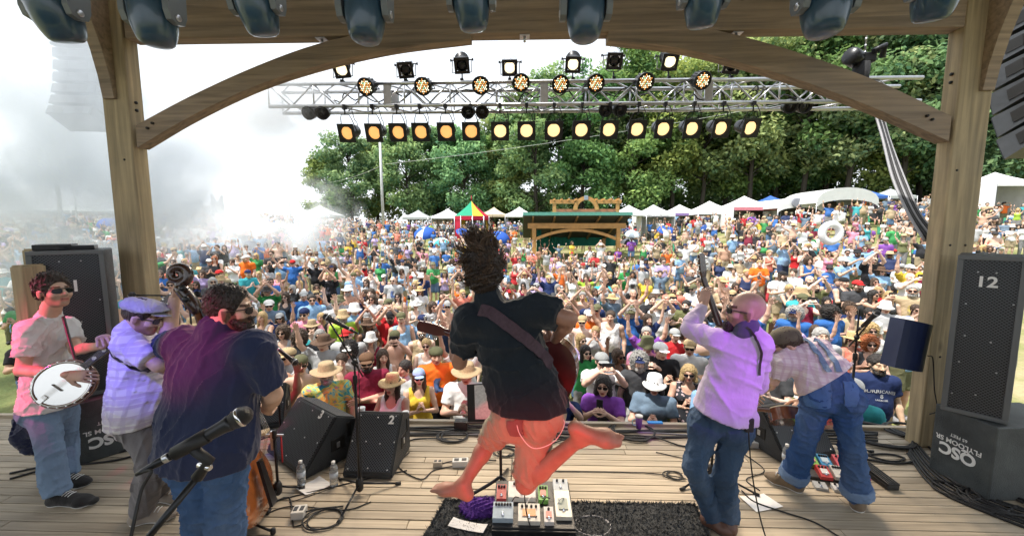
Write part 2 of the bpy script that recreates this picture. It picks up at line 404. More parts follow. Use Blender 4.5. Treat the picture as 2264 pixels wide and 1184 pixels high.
def foot_prims(J, B, s_, g=0.0):
 A_, T_ = J['an' + s_], J['to' + s_]; heel = J.get('he' + s_)
 d = nrm(T_ - A_); dn = J.get('dn' + s_, np.array((0, 0, -1.0)))
 if heel is None: heel = A_ + dn * .045 - nrm(d - dn * (d @ dn)) * .035
 ball = T_ * .72 + heel * .28; side = nrm(np.cross(d, dn))
 return [cone(A_, heel, B['an'] * .92 + g, .031 + g, .03), cone(A_ + dn * .01, ball, B['an'] * .85 + g, .030 + g, .035), cone(heel, ball, .030 + g, .034 + g, .03, wdir=side, da=.026 + g, db=.022 + g),
   cone(ball, T_, .038 + g, .028 + g, .03, wdir=side, da=.020 + g, db=.014 + g)]
def toe_prims(J, s_):
 T_ = J['to' + s_]; heel = J['he' + s_]; d = nrm(T_ - heel); dn = nrm(J['dn' + s_]); side = nrm(np.cross(d, dn)) * (1 if s_ == 'L' else -1); p = []
 for i in range(5):
  b = T_ - d * (.012 + .006 * i) + side * (.028 - .0145 * i); r = (.013, .0095, .009, .0085, .008)[i]
  p.append(cone(b, b + d * (.03 - .003 * i) + dn * .006, r, r * .85, .006))
 return p
# ------------------------------------------------------------------ shared materials
def woodhook(ax, sc=9.0, dark=0.45, knots=True):
 def h(t, b, cur, mapped, mul):
  N = t.nodes.new; L = t.links.new
  st = [1.0, 1.0, 1.0]; st[ax] = 0.05
  n = N('ShaderNodeTexNoise'); L(mapped(tuple(st)), n.inputs['Vector']); n.inputs['Scale'].default_value = sc * 4; n.inputs['Detail'].default_value = 6; n.inputs['Distortion'].default_value = 0.6
  mr = N('ShaderNodeMapRange'); mr.inputs[1].default_value = 0.3; mr.inputs[2].default_value = 0.7; mr.inputs[3].default_value = dark; mr.inputs[4].default_value = 1.15
  L(n.outputs[0], mr.inputs[0])
  hs = N('ShaderNodeHueSaturation'); L(mr.outputs[0], hs.inputs['Value']); L(cur, hs.inputs['Color']); cur = hs.outputs[0]
  if knots:
   s2 = [1.0, 1.0, 1.0]; s2[ax] = 0.35
   vo = N('ShaderNodeTexVoronoi'); L(mapped(tuple(s2)), vo.inputs['Vector']); vo.inputs['Scale'].default_value = 2.6
   r2 = N('ShaderNodeMapRange'); r2.inputs[1].default_value = 0.015; r2.inputs[2].default_value = 0.075; r2.inputs[3].default_value = 0.35; r2.inputs[4].default_value = 1.0
   L(vo.outputs['Distance'], r2.inputs[0]); hs2 = N('ShaderNodeHueSaturation'); L(r2.outputs[0], hs2.inputs['Value']); L(cur, hs2.inputs['Color']); cur = hs2.outputs[0]
  bp = N('ShaderNodeBump'); bp.inputs['Strength'].default_value = 0.35; bp.inputs['Distance'].default_value = 0.01; L(n.outputs[0], bp.inputs['Height']); L(bp.outputs[0], b.inputs['Normal'])
  return cur
 return h
M_PLANK = mat('weathered_deck_board', (0.46, 0.39, 0.29), 0.62, noise=0.35, nscale=1.6, stretch=(.5, 2, 2), color2=(0.29, 0.24, 0.175), rand=0.16, hook=woodhook(0, 7, 0.62))
M_TIMB_Z = mat('timber_post', (0.46, 0.355, 0.205), 0.7, noise=0.5, nscale=2.0, color2=(0.27, 0.235, 0.155), hook=woodhook(2, 6, 0.6))
M_TIMB_X = mat('timber_beam', (0.36, 0.265, 0.175), 0.7, noise=0.5, nscale=1.6, color2=(0.21, 0.18, 0.16), hook=woodhook(0, 6, 0.6))
M_ORANGE = mat('stained_cedar', (0.52, 0.27, 0.085), 0.5, noise=0.3, nscale=2, hook=woodhook(0, 5, 0.75, False))
M_BLACK = mat('black_paint', (0.018, 0.019, 0.021), 0.45, noise=0.5, nscale=14, bump=0.15, bscale=160)
M_BLACKM = mat('black_metal', (0.02, 0.021, 0.024), 0.32, metal=0.4)
M_RUBBER = mat('black_rubber', (0.014, 0.014, 0.015), 0.55)
M_ALU = mat('brushed_aluminium', (0.62, 0.63, 0.65), 0.32, metal=0.9, noise=0.15, nscale=20)
M_CHROME = mat('chrome', (0.75, 0.75, 0.77), 0.14, metal=1.0)
M_WHITE = mat('white_print', (0.82, 0.82, 0.80), 0.6)
M_PAPER = mat('white_paper', (0.85, 0.85, 0.84), 0.7)
M_CONC = mat('galvanised_pole', (0.55, 0.56, 0.57), 0.5, metal=0.3, noise=0.2, nscale=3)
M_HOLE = mat('dark_bolt', (0.01, 0.009, 0.008), 0.6)
# ------------------------------------------------------------------ terrain
def _ss(a, b, x): t = np.clip((x - a) / (b - a), 0, 1); return t * t * (3 - 2 * t)
def ground(x, y):
 x = np.asarray(x, float); y = np.asarray(y, float); yy = np.maximum(y, 0.5); u = x / np.maximum(yy, 3.0)
 c = np.interp(yy, (4, 10, 20, 30, 45, 60, 90, 200), (-1.5, -1.45, -.95, -.05, 1.15, 1.9, 2.5, 2.8))
 r = np.interp(yy, (4, 10, 15, 22, 30, 45, 70, 200), (-1.5, -.95, -.15, 1.1, 2.35, 4.0, 5.0, 5.3))
 l = np.interp(yy, (4, 10, 24, 40, 60, 200), (-1.5, -1.2, .55, 2.1, 2.4, 2.0))
 wr = _ss(.12, .85, u); wl = _ss(.15, .8, -u)
 return c + (r - c) * wr + (l - c) * wl
def grasshook(t, b, cur, mapped, mul):
 N = t.nodes.new; L = t.links.new
 n = N('ShaderNodeTexNoise'); L(mapped((1, 1, 1)), n.inputs['Vector']); n.inputs['Scale'].default_value = 0.35; n.inputs['Detail'].default_value = 8; n.inputs['Roughness'].default_value = 0.7
 cr = N('ShaderNodeValToRGB'); L(n.outputs[0], cr.inputs[0]); e = cr.color_ramp.elements
 e[0].position = .36; e[0].color = (.10, .135, .035, 1); e[1].position = .62; e[1].color = (.34, .29, .16, 1); m = e.new(.5); m.color = (.19, .20, .065, 1)
 n2 = N('ShaderNodeTexNoise'); L(mapped((1, 1, 1)), n2.inputs['Vector']); n2.inputs['Scale'].default_value = 14; n2.inputs['Detail'].default_value = 4
 r2 = N('ShaderNodeMapRange'); r2.inputs[3].default_value = .65; r2.inputs[4].default_value = 1.3; L(n2.outputs[0], r2.inputs[0])
 hs = N('ShaderNodeHueSaturation'); L(r2.outputs[0], hs.inputs['Value']); L(cr.outputs[0], hs.inputs['Color']); return hs.outputs[0]
xs = np.concatenate([np.arange(-300, -60, 20), np.arange(-60, 61, 1.5), np.arange(80, 301, 20)]); ys = np.concatenate([np.arange(-60, 0, 10), np.arange(0, 80, 1.5), np.arange(80, 420, 20)])
GX, GY = np.meshgrid(xs, ys, indexing='ij'); GZ = ground(GX, GY)
gv = np.stack([GX.ravel(), GY.ravel(), GZ.ravel()], 1); ny_ = len(ys)
gf = [(i * ny_ + j, (i + 1) * ny_ + j, (i + 1) * ny_ + j + 1, i * ny_ + j + 1) for i in range(len(xs) - 1) for j in range(ny_ - 1)]
tag(obj_from('ground', mesh_from('ground', gv, gf, True, [mat('trodden_grass', (0.2, 0.2, 0.07), 0.9, bump=0.8, bscale=22, hook=grasshook)])), 'sloping trodden grass field with straw-coloured patches', 'ground', kind='structure')
# ------------------------------------------------------------------ stage deck of planks
stage = empty('stage_floor', (0, 0, 0), 'weathered wooden plank stage deck across the foreground', 'stage'); tag(stage, kind='structure')
m = MB(); m.box((0, 1.0, -0.09), (15, 5.86, 0.1)); m.box((0, 3.93, -.78), (15, .06, 1.4)); m.build('deck_joists', mat('deck_shadow_wood', (.06, .05, .04), .8), stage)
PW = 0.0865; yk = 3.97 - PW / 2; row = 0; plank_me = {}
while yk > -1.2:
 x0 = -7.5 - random.uniform(0, 3.2)
 while x0 < 7.5:
  L_ = random.choice((3.05, 3.66, 2.44)); key = (L_, row % 3)
  if key not in plank_me:
   q = MB(); q.box((0, 0, 0), (L_ - .004, PW - .0085, .036), bev=.0028); plank_me[key] = q.mesh('plank', M_PLANK)
  a, b = max(x0, -7.5), min(x0 + L_, 7.5)
  if b - a > .3:
   o = obj_from('plank', plank_me[key], stage, ((x0 + L_ / 2), yk, -.018 + random.uniform(-.0018, .0012)))
   o.rotation_euler = (random.uniform(-.004, .004), 0, 0)
  x0 += L_
 yk -= PW; row += 1
m = MB(); m.box((0, 3.985, .012), (15, .05, .05), bev=.006); m.build('edge_board', M_PLANK, stage)
# ------------------------------------------------------------------ timber frame of the stage
YF = 3.65
tf = empty('timber_stage_frame', (0, YF, 0), 'heavy timber frame with curved arch braces framing the stage opening', 'stage frame')
def timber(name, c, d, mt, rough=.012): m = MB(); m.box(c, d, bev=rough); return m.build(name, mt, tf)
timber('post', (-3.815, YF + .075, 2.5), (.25, .15, 5.2), M_TIMB_Z); timber('post', (3.975, YF + .072, 2.5), (.29, .145, 5.2), M_TIMB_Z)
timber('cross_beam', (.08, YF + .078, 4.05), (7.50, .146, .42), M_TIMB_X)
def arch(lower, upper, Yf, th):
 lo_ = smoothpath([P(x, y, Yf) for x, y in lower], 6); up_ = smoothpath([P(x, y, Yf) for x, y in upper], 6); n = min(len(lo_), len(up_)); m = MB(); V = []
 for a, b in zip(lo_[:n], up_[:n]): V += [a, b, b + (0, th, 0), a + (0, th, 0)]
 Fs = [(4 * i + k, 4 * i + 4 + k, 4 * i + 4 + (k + 1) % 4, 4 * i + (k + 1) % 4) for i in range(n - 1) for k in range(4)]
 Fs += [(0, 1, 2, 3), (4 * n - 1, 4 * n - 2, 4 * n - 3, 4 * n - 4)]
 m.add(V, [tuple(reversed(f)) for f in Fs]); return m
arch([(303, 326), (420, 258), (560, 192), (700, 146), (860, 109), (1040, 86)], [(300, 277), (420, 213), (560, 149), (700, 98), (860, 62), (1040, 36)], YF + .012, .12).build('arch_brace', M_TIMB_X, tf)
arch([(2098, 312), (1950, 246), (1800, 188), (1650, 142), (1500, 106), (1345, 88)], [(2104, 257), (1950, 184), (1800, 128), (1650, 83), (1500, 50), (1345, 32)], YF + .010, .12).build('arch_brace', M_TIMB_X, tf)
def knee(x0, x1, sgn):
 m = MB(); V = []
 cv = [(YF, 3.30, .03), (YF, 3.5, .055), (YF, 3.72, .10), (YF, 3.95, .17), (YF, 4.2, .28), (YF, 4.6, .50)]
 for (y, z, d) in cv: V += [(x0, y - .001, z), (x1, y - .001, z), (x1, y - d, z), (x0, y - d, z)]
 n = len(cv); Fs = [(4 * i + k, 4 * i + (k + 1) % 4, 4 * i + 4 + (k + 1) % 4, 4 * i + 4 + k) for i in range(n - 1) for k in range(4)] + [(3, 2, 1, 0), (4 * n - 4, 4 * n - 3, 4 * n - 2, 4 * n - 1)]
 m.add(V, Fs); return m
knee(-3.90, -3.79, 1).build('knee_brace', M_TIMB_X, tf); knee(4.0, 4.10, 1).build('knee_brace', M_TIMB_X, tf)
for (px, py, Yp) in ((325, 283, 0), (336, 272, 0), (2062, 264, 0), (2051, 256, 0)):
 c = P(px, py, YF); m = MB(); m.lathe([(.012, -.02), (.012, .006), (.001, .008)], align(c, (0, -1, 0)), 10); m.build('peg', M_HOLE, tf)
for (x, z) in ((3.905, 1.95), (4.04, 1.95), (3.89, 2.62), (-3.78, 2.75), (3.93, .9)):
 m = MB(); m.lathe([(.010, -.01), (.010, .004), (.001, .006)], align((x, YF, z), (0, -1, 0)), 10); m.build('bolt', M_HOLE, tf)
for sx, xx in ((1, -3.690), (-1, 3.830)):
 for z in (3.22, 3.29): m = MB(); m.lathe([(.014, -.02), (.014, .012), (.001, .016)], align((xx, YF + .07, z + (.18 if sx < 0 else 0)), (sx, 0, 0)), 10); m.build('peg', M_HOLE, tf)
for px, py in ((712, 84), (1160, 72), (1628, 66)):
 c = P(px, py, YF + .07); m = MB(); m.box((c[0], c[1], 3.836), (.09, .09, .006)); m.tube([(c[0], c[1], 3.835), (c[0], c[1], 3.79)], .012); m.build('hook_plate', M_ALU, tf)
rf = MB()
rf.box((-2.2, .45, 5.35), (19, 6.6, .06)); rf.build('roof', M_TIMB_X, tf)  # unseen roof, reach and height shaped for sun and sky light on stage
bd = MB(); V = []  # unseen curtain, added to keep sky light off the players' backs
for i in range(121): xx = -7.4 + 14.8 * i / 120; V += [(xx, -2.9 + .09 * math.sin(i * 1.3), 0.0), (xx, -2.9 + .07 * math.sin(i * 1.3), 2.3)]
bd.add(V, [(2 * i, 2 * i + 1, 2 * i + 3, 2 * i + 2) for i in range(120)], True); tag(bd.build('light_block_curtain', mat('black_drape', (.03, .03, .034), .9)), 'low black pleated curtain added unseen upstage to block sky light', 'curtain')
for xx in (-6.2, 6.4): timber('post', (xx, YF + .1, 2.3), (.26, .26, 5.4), M_TIMB_Z)
for xx in (-5.2, -2.6, 0, 2.6, 5.2): timber('rafter', (xx, .45, 5.2), (.15, 6.5, .22), M_TIMB_X)
# short dark wooden posts at the far left behind the side-fill loudspeaker
for (pa, pb, Yp, lab) in (((20, 48), (590, 1040), 3.0, 'brown timber post cut by the left edge behind the banjo player'), ((47, 92), (553, 1035), 3.25, 'grey green timber post beside loudspeaker marked 11')):
 a = P(pa[0], pb[0], Yp); b = P(pa[1], pb[0], Yp); e = empty('timber_post', ((a[0] + b[0]) / 2, Yp, 0), lab, 'post', 'short posts at the left wing')
 m = MB(); m.box(((a[0] + b[0]) / 2, Yp + .08, a[2] / 2), (b[0] - a[0], .16, a[2]), bev=.008); m.build('post_shaft', M_TIMB_Z, e)
 m = MB(); m.box(((a[0] + b[0]) / 2, Yp + .08, a[2] + .006), (b[0] - a[0] - .02, .14, .012)); m.build('post_cap', M_TIMB_Z, e)
# ------------------------------------------------------------------ lighting truss and its lamps
YT = 5.2
tr = empty('lighting_truss', (0, YT, 3.68), 'silver aluminium box truss spanning above the crowd, hung with stage lamps', 'truss')
TX0, TX1, TZ0, TZ1, TD = -3.35, 5.0, 3.70, 3.98, .30
for z in (TZ0, TZ1):
 for y in (YT, YT + TD): m = MB(); m.tube([(TX0, y, z), (TX1, y, z)], .024, 10); m.build('chord', M_ALU, tr)
step = .30; n = int((TX1 - TX0) / step)
for i in range(n):
 x = TX0 + i * step; a, b = (TZ0, TZ1) if i % 2 else (TZ1, TZ0)
 rod = lambda p, q, nm: MB().tube([p, q], .011, 6).build(nm, M_ALU, tr)
 for y in (YT, YT + TD):
  rod((x, y, a), (x + step, y, b), 'diagonal')
  if i % 2 == 0: rod((x, y, TZ0), (x, y, TZ1), 'upright')
 for z in (TZ0, TZ1): rod((x, YT if i % 2 else YT + TD, z), (x + step, YT + TD if i % 2 else YT, z), 'cross_lacing')
for px in (857, 1203, 1566):
 c = P(px, 210, YT)
 for y in (YT, YT + TD): MB().box((c[0], y, (TZ0 + TZ1) / 2), (.10, .035, .33), bev=.004).build('splice_plate', M_ALU, tr)
M_LENS = mat('warm_lamp_lens', (1, .75, .45), .3, emit=(1.0, .66, .30), estr=.72)
M_LENS2 = mat('amber_lamp_lens', (1, .6, .3), .3, emit=(1.0, .47, .13), estr=.52)
M_LENSW = mat('white_lamp_lens', (1, .9, .7), .3, emit=(1.0, .84, .52), estr=.95)
M_LED = mat('led_cell', (1, .9, .7), .3, emit=(1.0, .93, .66), estr=1.0); M_LED2 = mat('led_cell_orange', (1, .6, .3), .3, emit=(1.0, .42, .10), estr=.6)
M_LEDG = mat('led_cell_green', (.7, 1, .7), .3, emit=(.45, 1.0, .55), estr=.5)
M_CAN = mat('satin_black_can', (.03, .031, .034), .38, metal=.5)
def disc(m, c, z, r, n=20, rings=((1, 0), (0.0, .004))):
 m.lathe([(r * a, h) for a, h in rings], align(c, z), n)
AX = Vector((0, -.93, -.36)).normalized()
PAR_W = 95
def par(e_name, px, py, lit, label, tilt):
 c = Vector(P(px, py, YT + .05)); z = (AX + Vector((tilt, 0, 0))).normalized(); A = align(c, z, (1, 0, 0)); hang = Vector((c.x, YT + .0, TZ0 - .02))
 e = empty(e_name, hang, label, 'par light', 'par cans in the lower row of the truss')
 m = MB(); m.lathe([(.045, -.26), (.075, -.22), (.088, -.12), (.095, 0), (.098, .015), (.085, .015), (.08, -.02)], A, 20); m.build('can', M_CAN, e)
 q = A.to_3x3(); m = MB()
 for (cx, cz_, dx, dz) in ((0, .0985, .235, .04), (0, -.0985, .235, .04), (.0985, 0, .04, .157), (-.0985, 0, .04, .157)):
  m.box(A @ Vector((cx, cz_, .022)), (dx, dz, .008), q)
 for sx in (-1, 1):
  for sy in (-1, 1): m.prism([(sx * .079, sy * .079), (sx * .079, sy * .045), (sx * .045, sy * .079)], .018, .026, A)
 m.build('gel_frame', M_CAN, e)
 m = MB(); m.lathe([(.082, .0), (.07, .008), (.05, .006), (.03, .012), (.001, .014)], A, 20); m.build('lens', lit, e)
 if int(px) % 3 != 1 and lit is M_LENS or px in (828, 931, 1042):
  tg = Vector((c.x * .8, 2.3, .3)); zz = (tg - c).normalized(); l = bpy.data.lights.new('lamp', 'SPOT'); l.energy = PAR_W; l.color = (1, .80, .58); l.spot_size = R(55); l.spot_blend = .8; l.shadow_soft_size = .09; lo = bpy.data.objects.new('lamp', l); COL.objects.link(lo); lo.parent = e; lo.location = c + zz * .06 - hang; lo.rotation_euler = (-zz).to_track_quat('Z', 'Y').to_euler()
 m = MB(); r_ = A @ Vector((.115, 0, -.06)); l_ = A @ Vector((-.115, 0, -.06)); top = hang - Vector((0, 0, .09))
 m.tube([l_, l_.lerp(top + Vector((-.06, 0, 0)), .8), top + Vector((-.05, 0, 0)), top + Vector((.05, 0, 0)), r_.lerp(top + Vector((.06, 0, 0)), .8), r_], .006, 6); m.build('yoke', M_CAN, e)
 m = MB(); m.tube([top, hang], .009, 6); m.box(hang + Vector((0, 0, .005)), (.04, .06, .05)); m.build('clamp', M_CAN, e)
 m = MB(); m.tube(smoothpath([A @ Vector((0, 0, -.26)), A @ Vector((.05, .1, -.2)), hang + Vector((.11, .03, -.14)), hang + Vector((.06, .05, .03))], 5), .005, 5); m.build('power_lead', M_RUBBER, e)
PX = (768, 828, 881, 931, 987, 1042, 1106, 1164, 1224, 1285, 1346, 1408, 1466, 1529, 1593, 1658)
ORD = ('leftmost', 'second from left', 'third from left', 'fourth from left', 'fifth from left', 'sixth from left', 'seventh from left', 'eighth from left', 'ninth from left', 'tenth from left', 'sixth from right', 'fifth from right', 'fourth from right', 'third from right', 'second from right', 'rightmost')
for i, px in enumerate(PX):
 par('par_can', px, 294 - i * .75, M_LENS2 if i < 6 else M_LENS, ('dim amber' if i < 6 else 'bright warm') + ' par can with square frame, ' + ORD[i] + ' in lower row', .16 * (1 - i / 7.5) * -1 * .9)
def ledpar(px, py, i, lab):
 c = Vector(P(px, py, YT - .10)); z = Vector((.25 * (1 - i / 3.5) * -.6, -.86, -.42)).normalized(); A = align(c, z)
 e = empty('led_par', c, lab, 'led light', 'led pars clamped along the truss')
 m = MB(); m.lathe([(.05, -.17), (.085, -.14), (.092, -.03), (.112, .0), (.112, .018), (.098, .02), (.098, .008)], A, 20)
 for k in range(12):
  a = 2 * math.pi * k / 12; m.box(A @ Vector((.09 * math.cos(a), .09 * math.sin(a), -.08)), (.012, .02, .10), A.to_3x3() @ Matrix.Rotation(a, 3, 'Z'))
 m.build('housing', M_CAN, e)
 m = MB(); m.lathe([(.098, .009), (.001, .009)], A, 20); m.build('face_plate', M_BLACK, e)
 for mm, sel, nm in ((M_LED, 0, 'led_cells'), (M_LED2, 1, 'led_cells'), (M_LEDG, 2, 'led_cells')):
  m = MB(); cnt = 0
  for gx in range(-4, 5):
   for gy in range(-4, 5):
    x, y = (gx + .5 * (gy % 2)) * .0235, gy * .0205
    if x * x + y * y > .083 ** 2: continue
    cnt += 1
    if (cnt * 7 + gx) % 9 // 4 != sel and not (sel == 2 and cnt % 9 == 8): continue
    m.lathe([(.0085, .010), (.006, .016), (.001, .0175)], A @ Matrix.Translation((x, y, 0)), 6)
  m.build(nm, mm, e)
 m = MB(); t = Vector((c.x, YT, TZ1 - .02)); s_ = A @ Vector((.12, 0, -.06)); s2 = A @ Vector((-.12, 0, -.06)); m.tube([s2, s2 + Vector((0, .1, .0)), s_ + Vector((0, .1, 0)), s_], .007, 6); m.tube([(s_ + s2) / 2 + Vector((0, .1, 0)), t], .010, 6); m.build('yoke', M_CAN, e)
for i, px in enumerate((809, 935, 1063, 1152, 1239, 1317, 1427, 1553)): ledpar(px, (192, 191, 189, 183, 186, 184, 181, 178)[i], i, 'glowing round led par on truss chord, ' + ('leftmost', 'second from left', 'third from left', 'fourth from left', 'fourth from right', 'third from right', 'second from right', 'rightmost')[i])
def ellipsoidal(px, py, i, lit, lab, tx):
 c = Vector(P(px, py, YT + .02)); z = Vector((tx, -.80, -.58)).normalized(); A = align(c, z)
 e = empty('ellipsoidal_spot', (c.x, YT + .05, TZ1), lab, 'spotlight', 'ellipsoidal spotlights above the truss')
 m = MB(); m.lathe([(.02, -.40), (.06, -.38), (.075, -.30), (.095, -.24), (.10, -.20), (.075, -.18), (.07, -.06), (.082, -.03), (.084, .06), (.07, .062), (.068, .03)], A, 18)
 m.build('barrel', M_CHROME if i % 2 else M_CAN, e)
 m = MB()
 for (cx, cz_, dx, dz) in ((0, .08, .195, .035), (0, -.08, .195, .035), (.08, 0, .035, .13), (-.08, 0, .035, .13)): m.box(A @ Vector((cx, cz_, .07)), (dx, dz, .014), A.to_3x3())
 m.build('gel_frame', M_CAN, e)
 m = MB(); m.lathe([(.068, .05), (.04, .062), (.001, .066)], A, 18); m.build('lens', M_LENSW if lit else mat('unlit_lens', (.02, .022, .03), .1), e)
 m = MB()
 for sx in (-1, 1): m.tube([A @ Vector((sx * .09, 0, -.21)), A @ Vector((sx * .15, 0, -.21))], .008, 6); m.lathe([(.018, 0), (.018, .02)], align(A @ Vector((sx * .135, 0, -.21)), A.to_3x3() @ Vector((sx, 0, 0))), 8)
 s1 = A @ Vector((.125, 0, -.21)); s2 = A @ Vector((-.125, 0, -.21)); bt = Vector((c.x, YT + .04, TZ1 + .13)); m.tube([s2, s2 + Vector((0, 0, -.16)), bt + Vector((-.05, 0, 0)), bt + Vector((.05, 0, 0)), s1 + Vector((0, 0, -.16)), s1], .006, 6); m.build('yoke', M_CAN, e)
 m = MB(); m.tube([bt, (c.x, YT + .03, TZ1)], .010, 6); m.box((c.x, YT + .02, TZ1 + .02), (.04, .06, .06)); m.build('clamp', M_CAN, e)
EL = ((756, 152, 1, .3), (897, 152, 0, .2), (1021, 142, 0, .12), (1127, 147, 1, 0), (1267, 140, 1, -.1), (1358, 132, 0, -.1), (1480, 134, 1, -.14), (1617, 142, 0, -.25))
for i, (px, py, lit, tx) in enumerate(EL):
 ellipsoidal(px, py, i, lit, ('lit' if lit else 'unlit') + ' ellipsoidal spotlight standing on truss top, ' + ('leftmost', 'second from left', 'third from left', 'fourth from left', 'fourth from right', 'third from right', 'second from right', 'rightmost')[i], tx)
for i, (px, py) in enumerate(((697, 250), (1050, 248), (1355, 243), (1765, 236))):
 c = Vector(P(px, py, YT + .02)); e = empty('blinder', c, 'black twin blinder lamp under the truss, ' + ('leftmost', 'second from left', 'third from left', 'rightmost')[i], 'blinder light', 'twin blinders under the truss')
 for sx in (-1, 1):
  A = align(c + Vector((sx * .095, 0, 0)), (sx * .12, -.85, -.4)); m = MB(); m.lathe([(.05, -.16), (.08, -.10), (.088, 0), (.088, .01), (.075, .01), (.07, -.02)], A, 16); h = m.build('lamp_housing', M_CAN, e)
  m = MB(); m.lathe([(.072, -.02), (.05, -.03), (.03, -.02), (.001, -.012)], A, 16); m.build('lens', mat('unlit_lens', (.02, .022, .03), .1), e)
 m = MB(); m.tube([c + Vector((-.1, .06, .02)), c + Vector((0, .07, .09)), c + Vector((.1, .06, .02))], .009, 6); m.tube([c + Vector((0, .07, .09)), (c.x, YT + .07, TZ0)], .009, 6); m.build('yoke', M_CAN, e)
# cables swagged inside the truss
for i in range(7):
 x = -2.6 + i * .95; pts = []
 for k in range(9): pts.append((x + k * .12 + random.uniform(-.02, .02), YT + random.uniform(.05, .25), TZ0 + .05 + random.uniform(0, .16) + .05 * math.sin(k)))
 m = MB(); m.tube(smoothpath(pts, 3), .009, 5); m.build('truss_cable', M_RUBBER, tr)
# chain hoist at the right end, its chain and the cable bundle that drops to the post
hc = Vector(P(1905, 140, YT)); e = empty('chain_hoist', hc, 'black motor chain hoist carrying the right end of the truss', 'hoist')
m = MB(); m.lathe([(.001, -.12), (.085, -.115), (.10, -.09), (.10, .10), (.085, .12), (.001, .125)], align(hc + Vector((-.09, 0, .06)), (-.85, -.45, .1)), 20); m.build('motor', M_BLACKM, e)
m = MB(); m.box(hc + Vector((.04, 0, .05)), (.16, .16, .12), bev=.02); m.tube([hc + Vector((.05, -.1, .1)), hc + Vector((.16, -.12, .16)), hc + Vector((.2, -.05, .05))], .035, 8); m.build('gearbox', M_CAN, e)
m = MB()
V = []; n = 18
for k in range(n):
 a = 2 * math.pi * k / n; V.append((.085 + .012 * math.cos(5 * a), a))
m.lathe([(.02, -.34), (.07, -.32), (.085, -.18), (.09, 0)], Matrix.Translation(hc), 18)
m.build('chain_bag', mat('black_canvas', (.025, .026, .03), .85, bump=.5, bscale=30), e)
m = MB(); m.tube([hc + Vector((.03, 0, .1)), hc + Vector((.03, 0, 2.2))], .008, 6)
for k in range(26): m.lathe([(.012, 0), (.012, .022)], Matrix.Translation(hc + Vector((.03, 0, .12 + k * .08))), 6)
m.build('chain', M_ALU, e)
for i in range(7):
 o = (i - 3) * .018; pts = [P(1925, 205, YT), P(1945, 260, YT - .1), P(1960, 310, YT - .3), P(1985, 390, YT - .7), P(2020, 470, YT - 1.05), P(2062, 528, YT - 1.30)]
 pts = [np.array(p) + (o * (1 + .2 * k), o * .6, o * (.3 if k % 2 else -.2)) for k, p in enumerate(pts)]
 m = MB(); m.tube(smoothpath(pts, 6), .013, 6); ob = m.build('drop_cable', M_RUBBER if i % 3 else mat('grey_cable', (.3, .3, .32), .5), None)
 tag(ob, 'heavy cable in the bundle sagging to the right post, ' + ('leftmost', 'second from left', 'third from left', 'middle', 'third from right', 'second from right', 'rightmost')[i], 'cable', 'cables in the bundle beside the right post')
# ------------------------------------------------------------------ moving-head lights hung above the stage mouth
M_BLUE = mat('dark_blue_gloss', (.03, .075, .13), .3, noise=.3, nscale=5, coat=.4)
def moving_head(px, bottom, wpx, i, lab, tilt):
 Yh = 2.95; c0 = Vector(P(px, bottom, Yh)); s = wpx / FPX * Yh / .455
 top = Vector((c0.x, Yh, c0.z + .62 * s)); e = empty('moving_head_light', top, lab, 'stage light', 'moving heads above the stage opening')
 A = align(c0 + Vector((0, 0, .20 * s)), (tilt * .3, tilt, -1), (1, 0, 0)) @ Matrix.Diagonal((s, s * 1.05, s, 1))
 m = MB(); m.lathe([(.001, -.30), (.09, -.29), (.135, -.22), (.152, -.10), (.152, -.01), (.146, .06), (.134, .115), (.124, .150), (.112, .180), (.092, .196), (.05, .203), (.001, .204)], A, 28); hd = m.build('head', M_BLUE, e)
 m = MB()
 for k in range(9): m.box(A @ Vector((-.04 + .01 * k, .138, -.05)), (.004 * s, .012 * s, .05 * s), A.to_3x3().normalized())
 m.build('vent', M_BLACK, e)
 for sx in (-1, 1):
  m = MB(); q = Matrix.Translation(c0 + Vector((sx * .178 * s, 0, .20 * s)))
  pl = [(-.075, .42), (.075, .42), (.09, .25), (.085, .03), (.06, -.035), (0, -.05), (-.06, -.035), (-.085, .03), (-.09, .25)]
  M = q @ frame((0, 0, 0), (0, 1, 0), (0, 0, 1), (1, 0, 0)) @ Matrix.Diagonal((s, s, s, 1))
  m.prism(pl, -.024, .024, M); arm = m.build('yoke_arm', mat('gunmetal_plastic', (.16, .18, .20), .35), e)
  m = MB(); m.lathe([(.026, 0), (.026, .006), (.018, .008), (.001, .009)], M @ Matrix.Translation((0, .0, -.024 if sx < 0 else .024)) @ (Matrix.Rotation(math.pi, 4, 'X') if sx < 0 else Matrix.Identity(4)), 14); m.build('pivot_cap', M_ALU, e)
 m = MB(); m.box(top + Vector((0, 0, .03)), (.40 * s, .26 * s, .12), bev=.02); m.tube([top + Vector((0, 0, .08)), (top.x, top.y, 4.62)], .02, 8); m.build('base', M_BLACKM, e)
MH = ((130, 96, 122, .32), (345, 107, 122, .05), (572, 82, 115, .3), (810, 100, 122, -.05), (1043, 72, 112, .25), (1293, 96, 118, 0), (1552, 66, 108, .25), (1820, 86, 128, -.08), (2065, 50, 112, .25))
for i, (px, b, wp, tl) in enumerate(MH): moving_head(px, b - 7, wp, i, 'dark blue moving head light under the beam, ' + ('leftmost', 'second from left', 'third from left', 'fourth from left', 'middle of nine', 'fourth from right', 'third from right', 'second from right', 'rightmost')[i], tl)
m = MB(); m.tube([(-5, 2.95, 4.62), (5, 2.95, 4.62)], .025, 10); pe_ = m.build('lamp_bar', M_ALU); tag(pe_, 'aluminium pipe carrying the moving head lights', 'pipe')
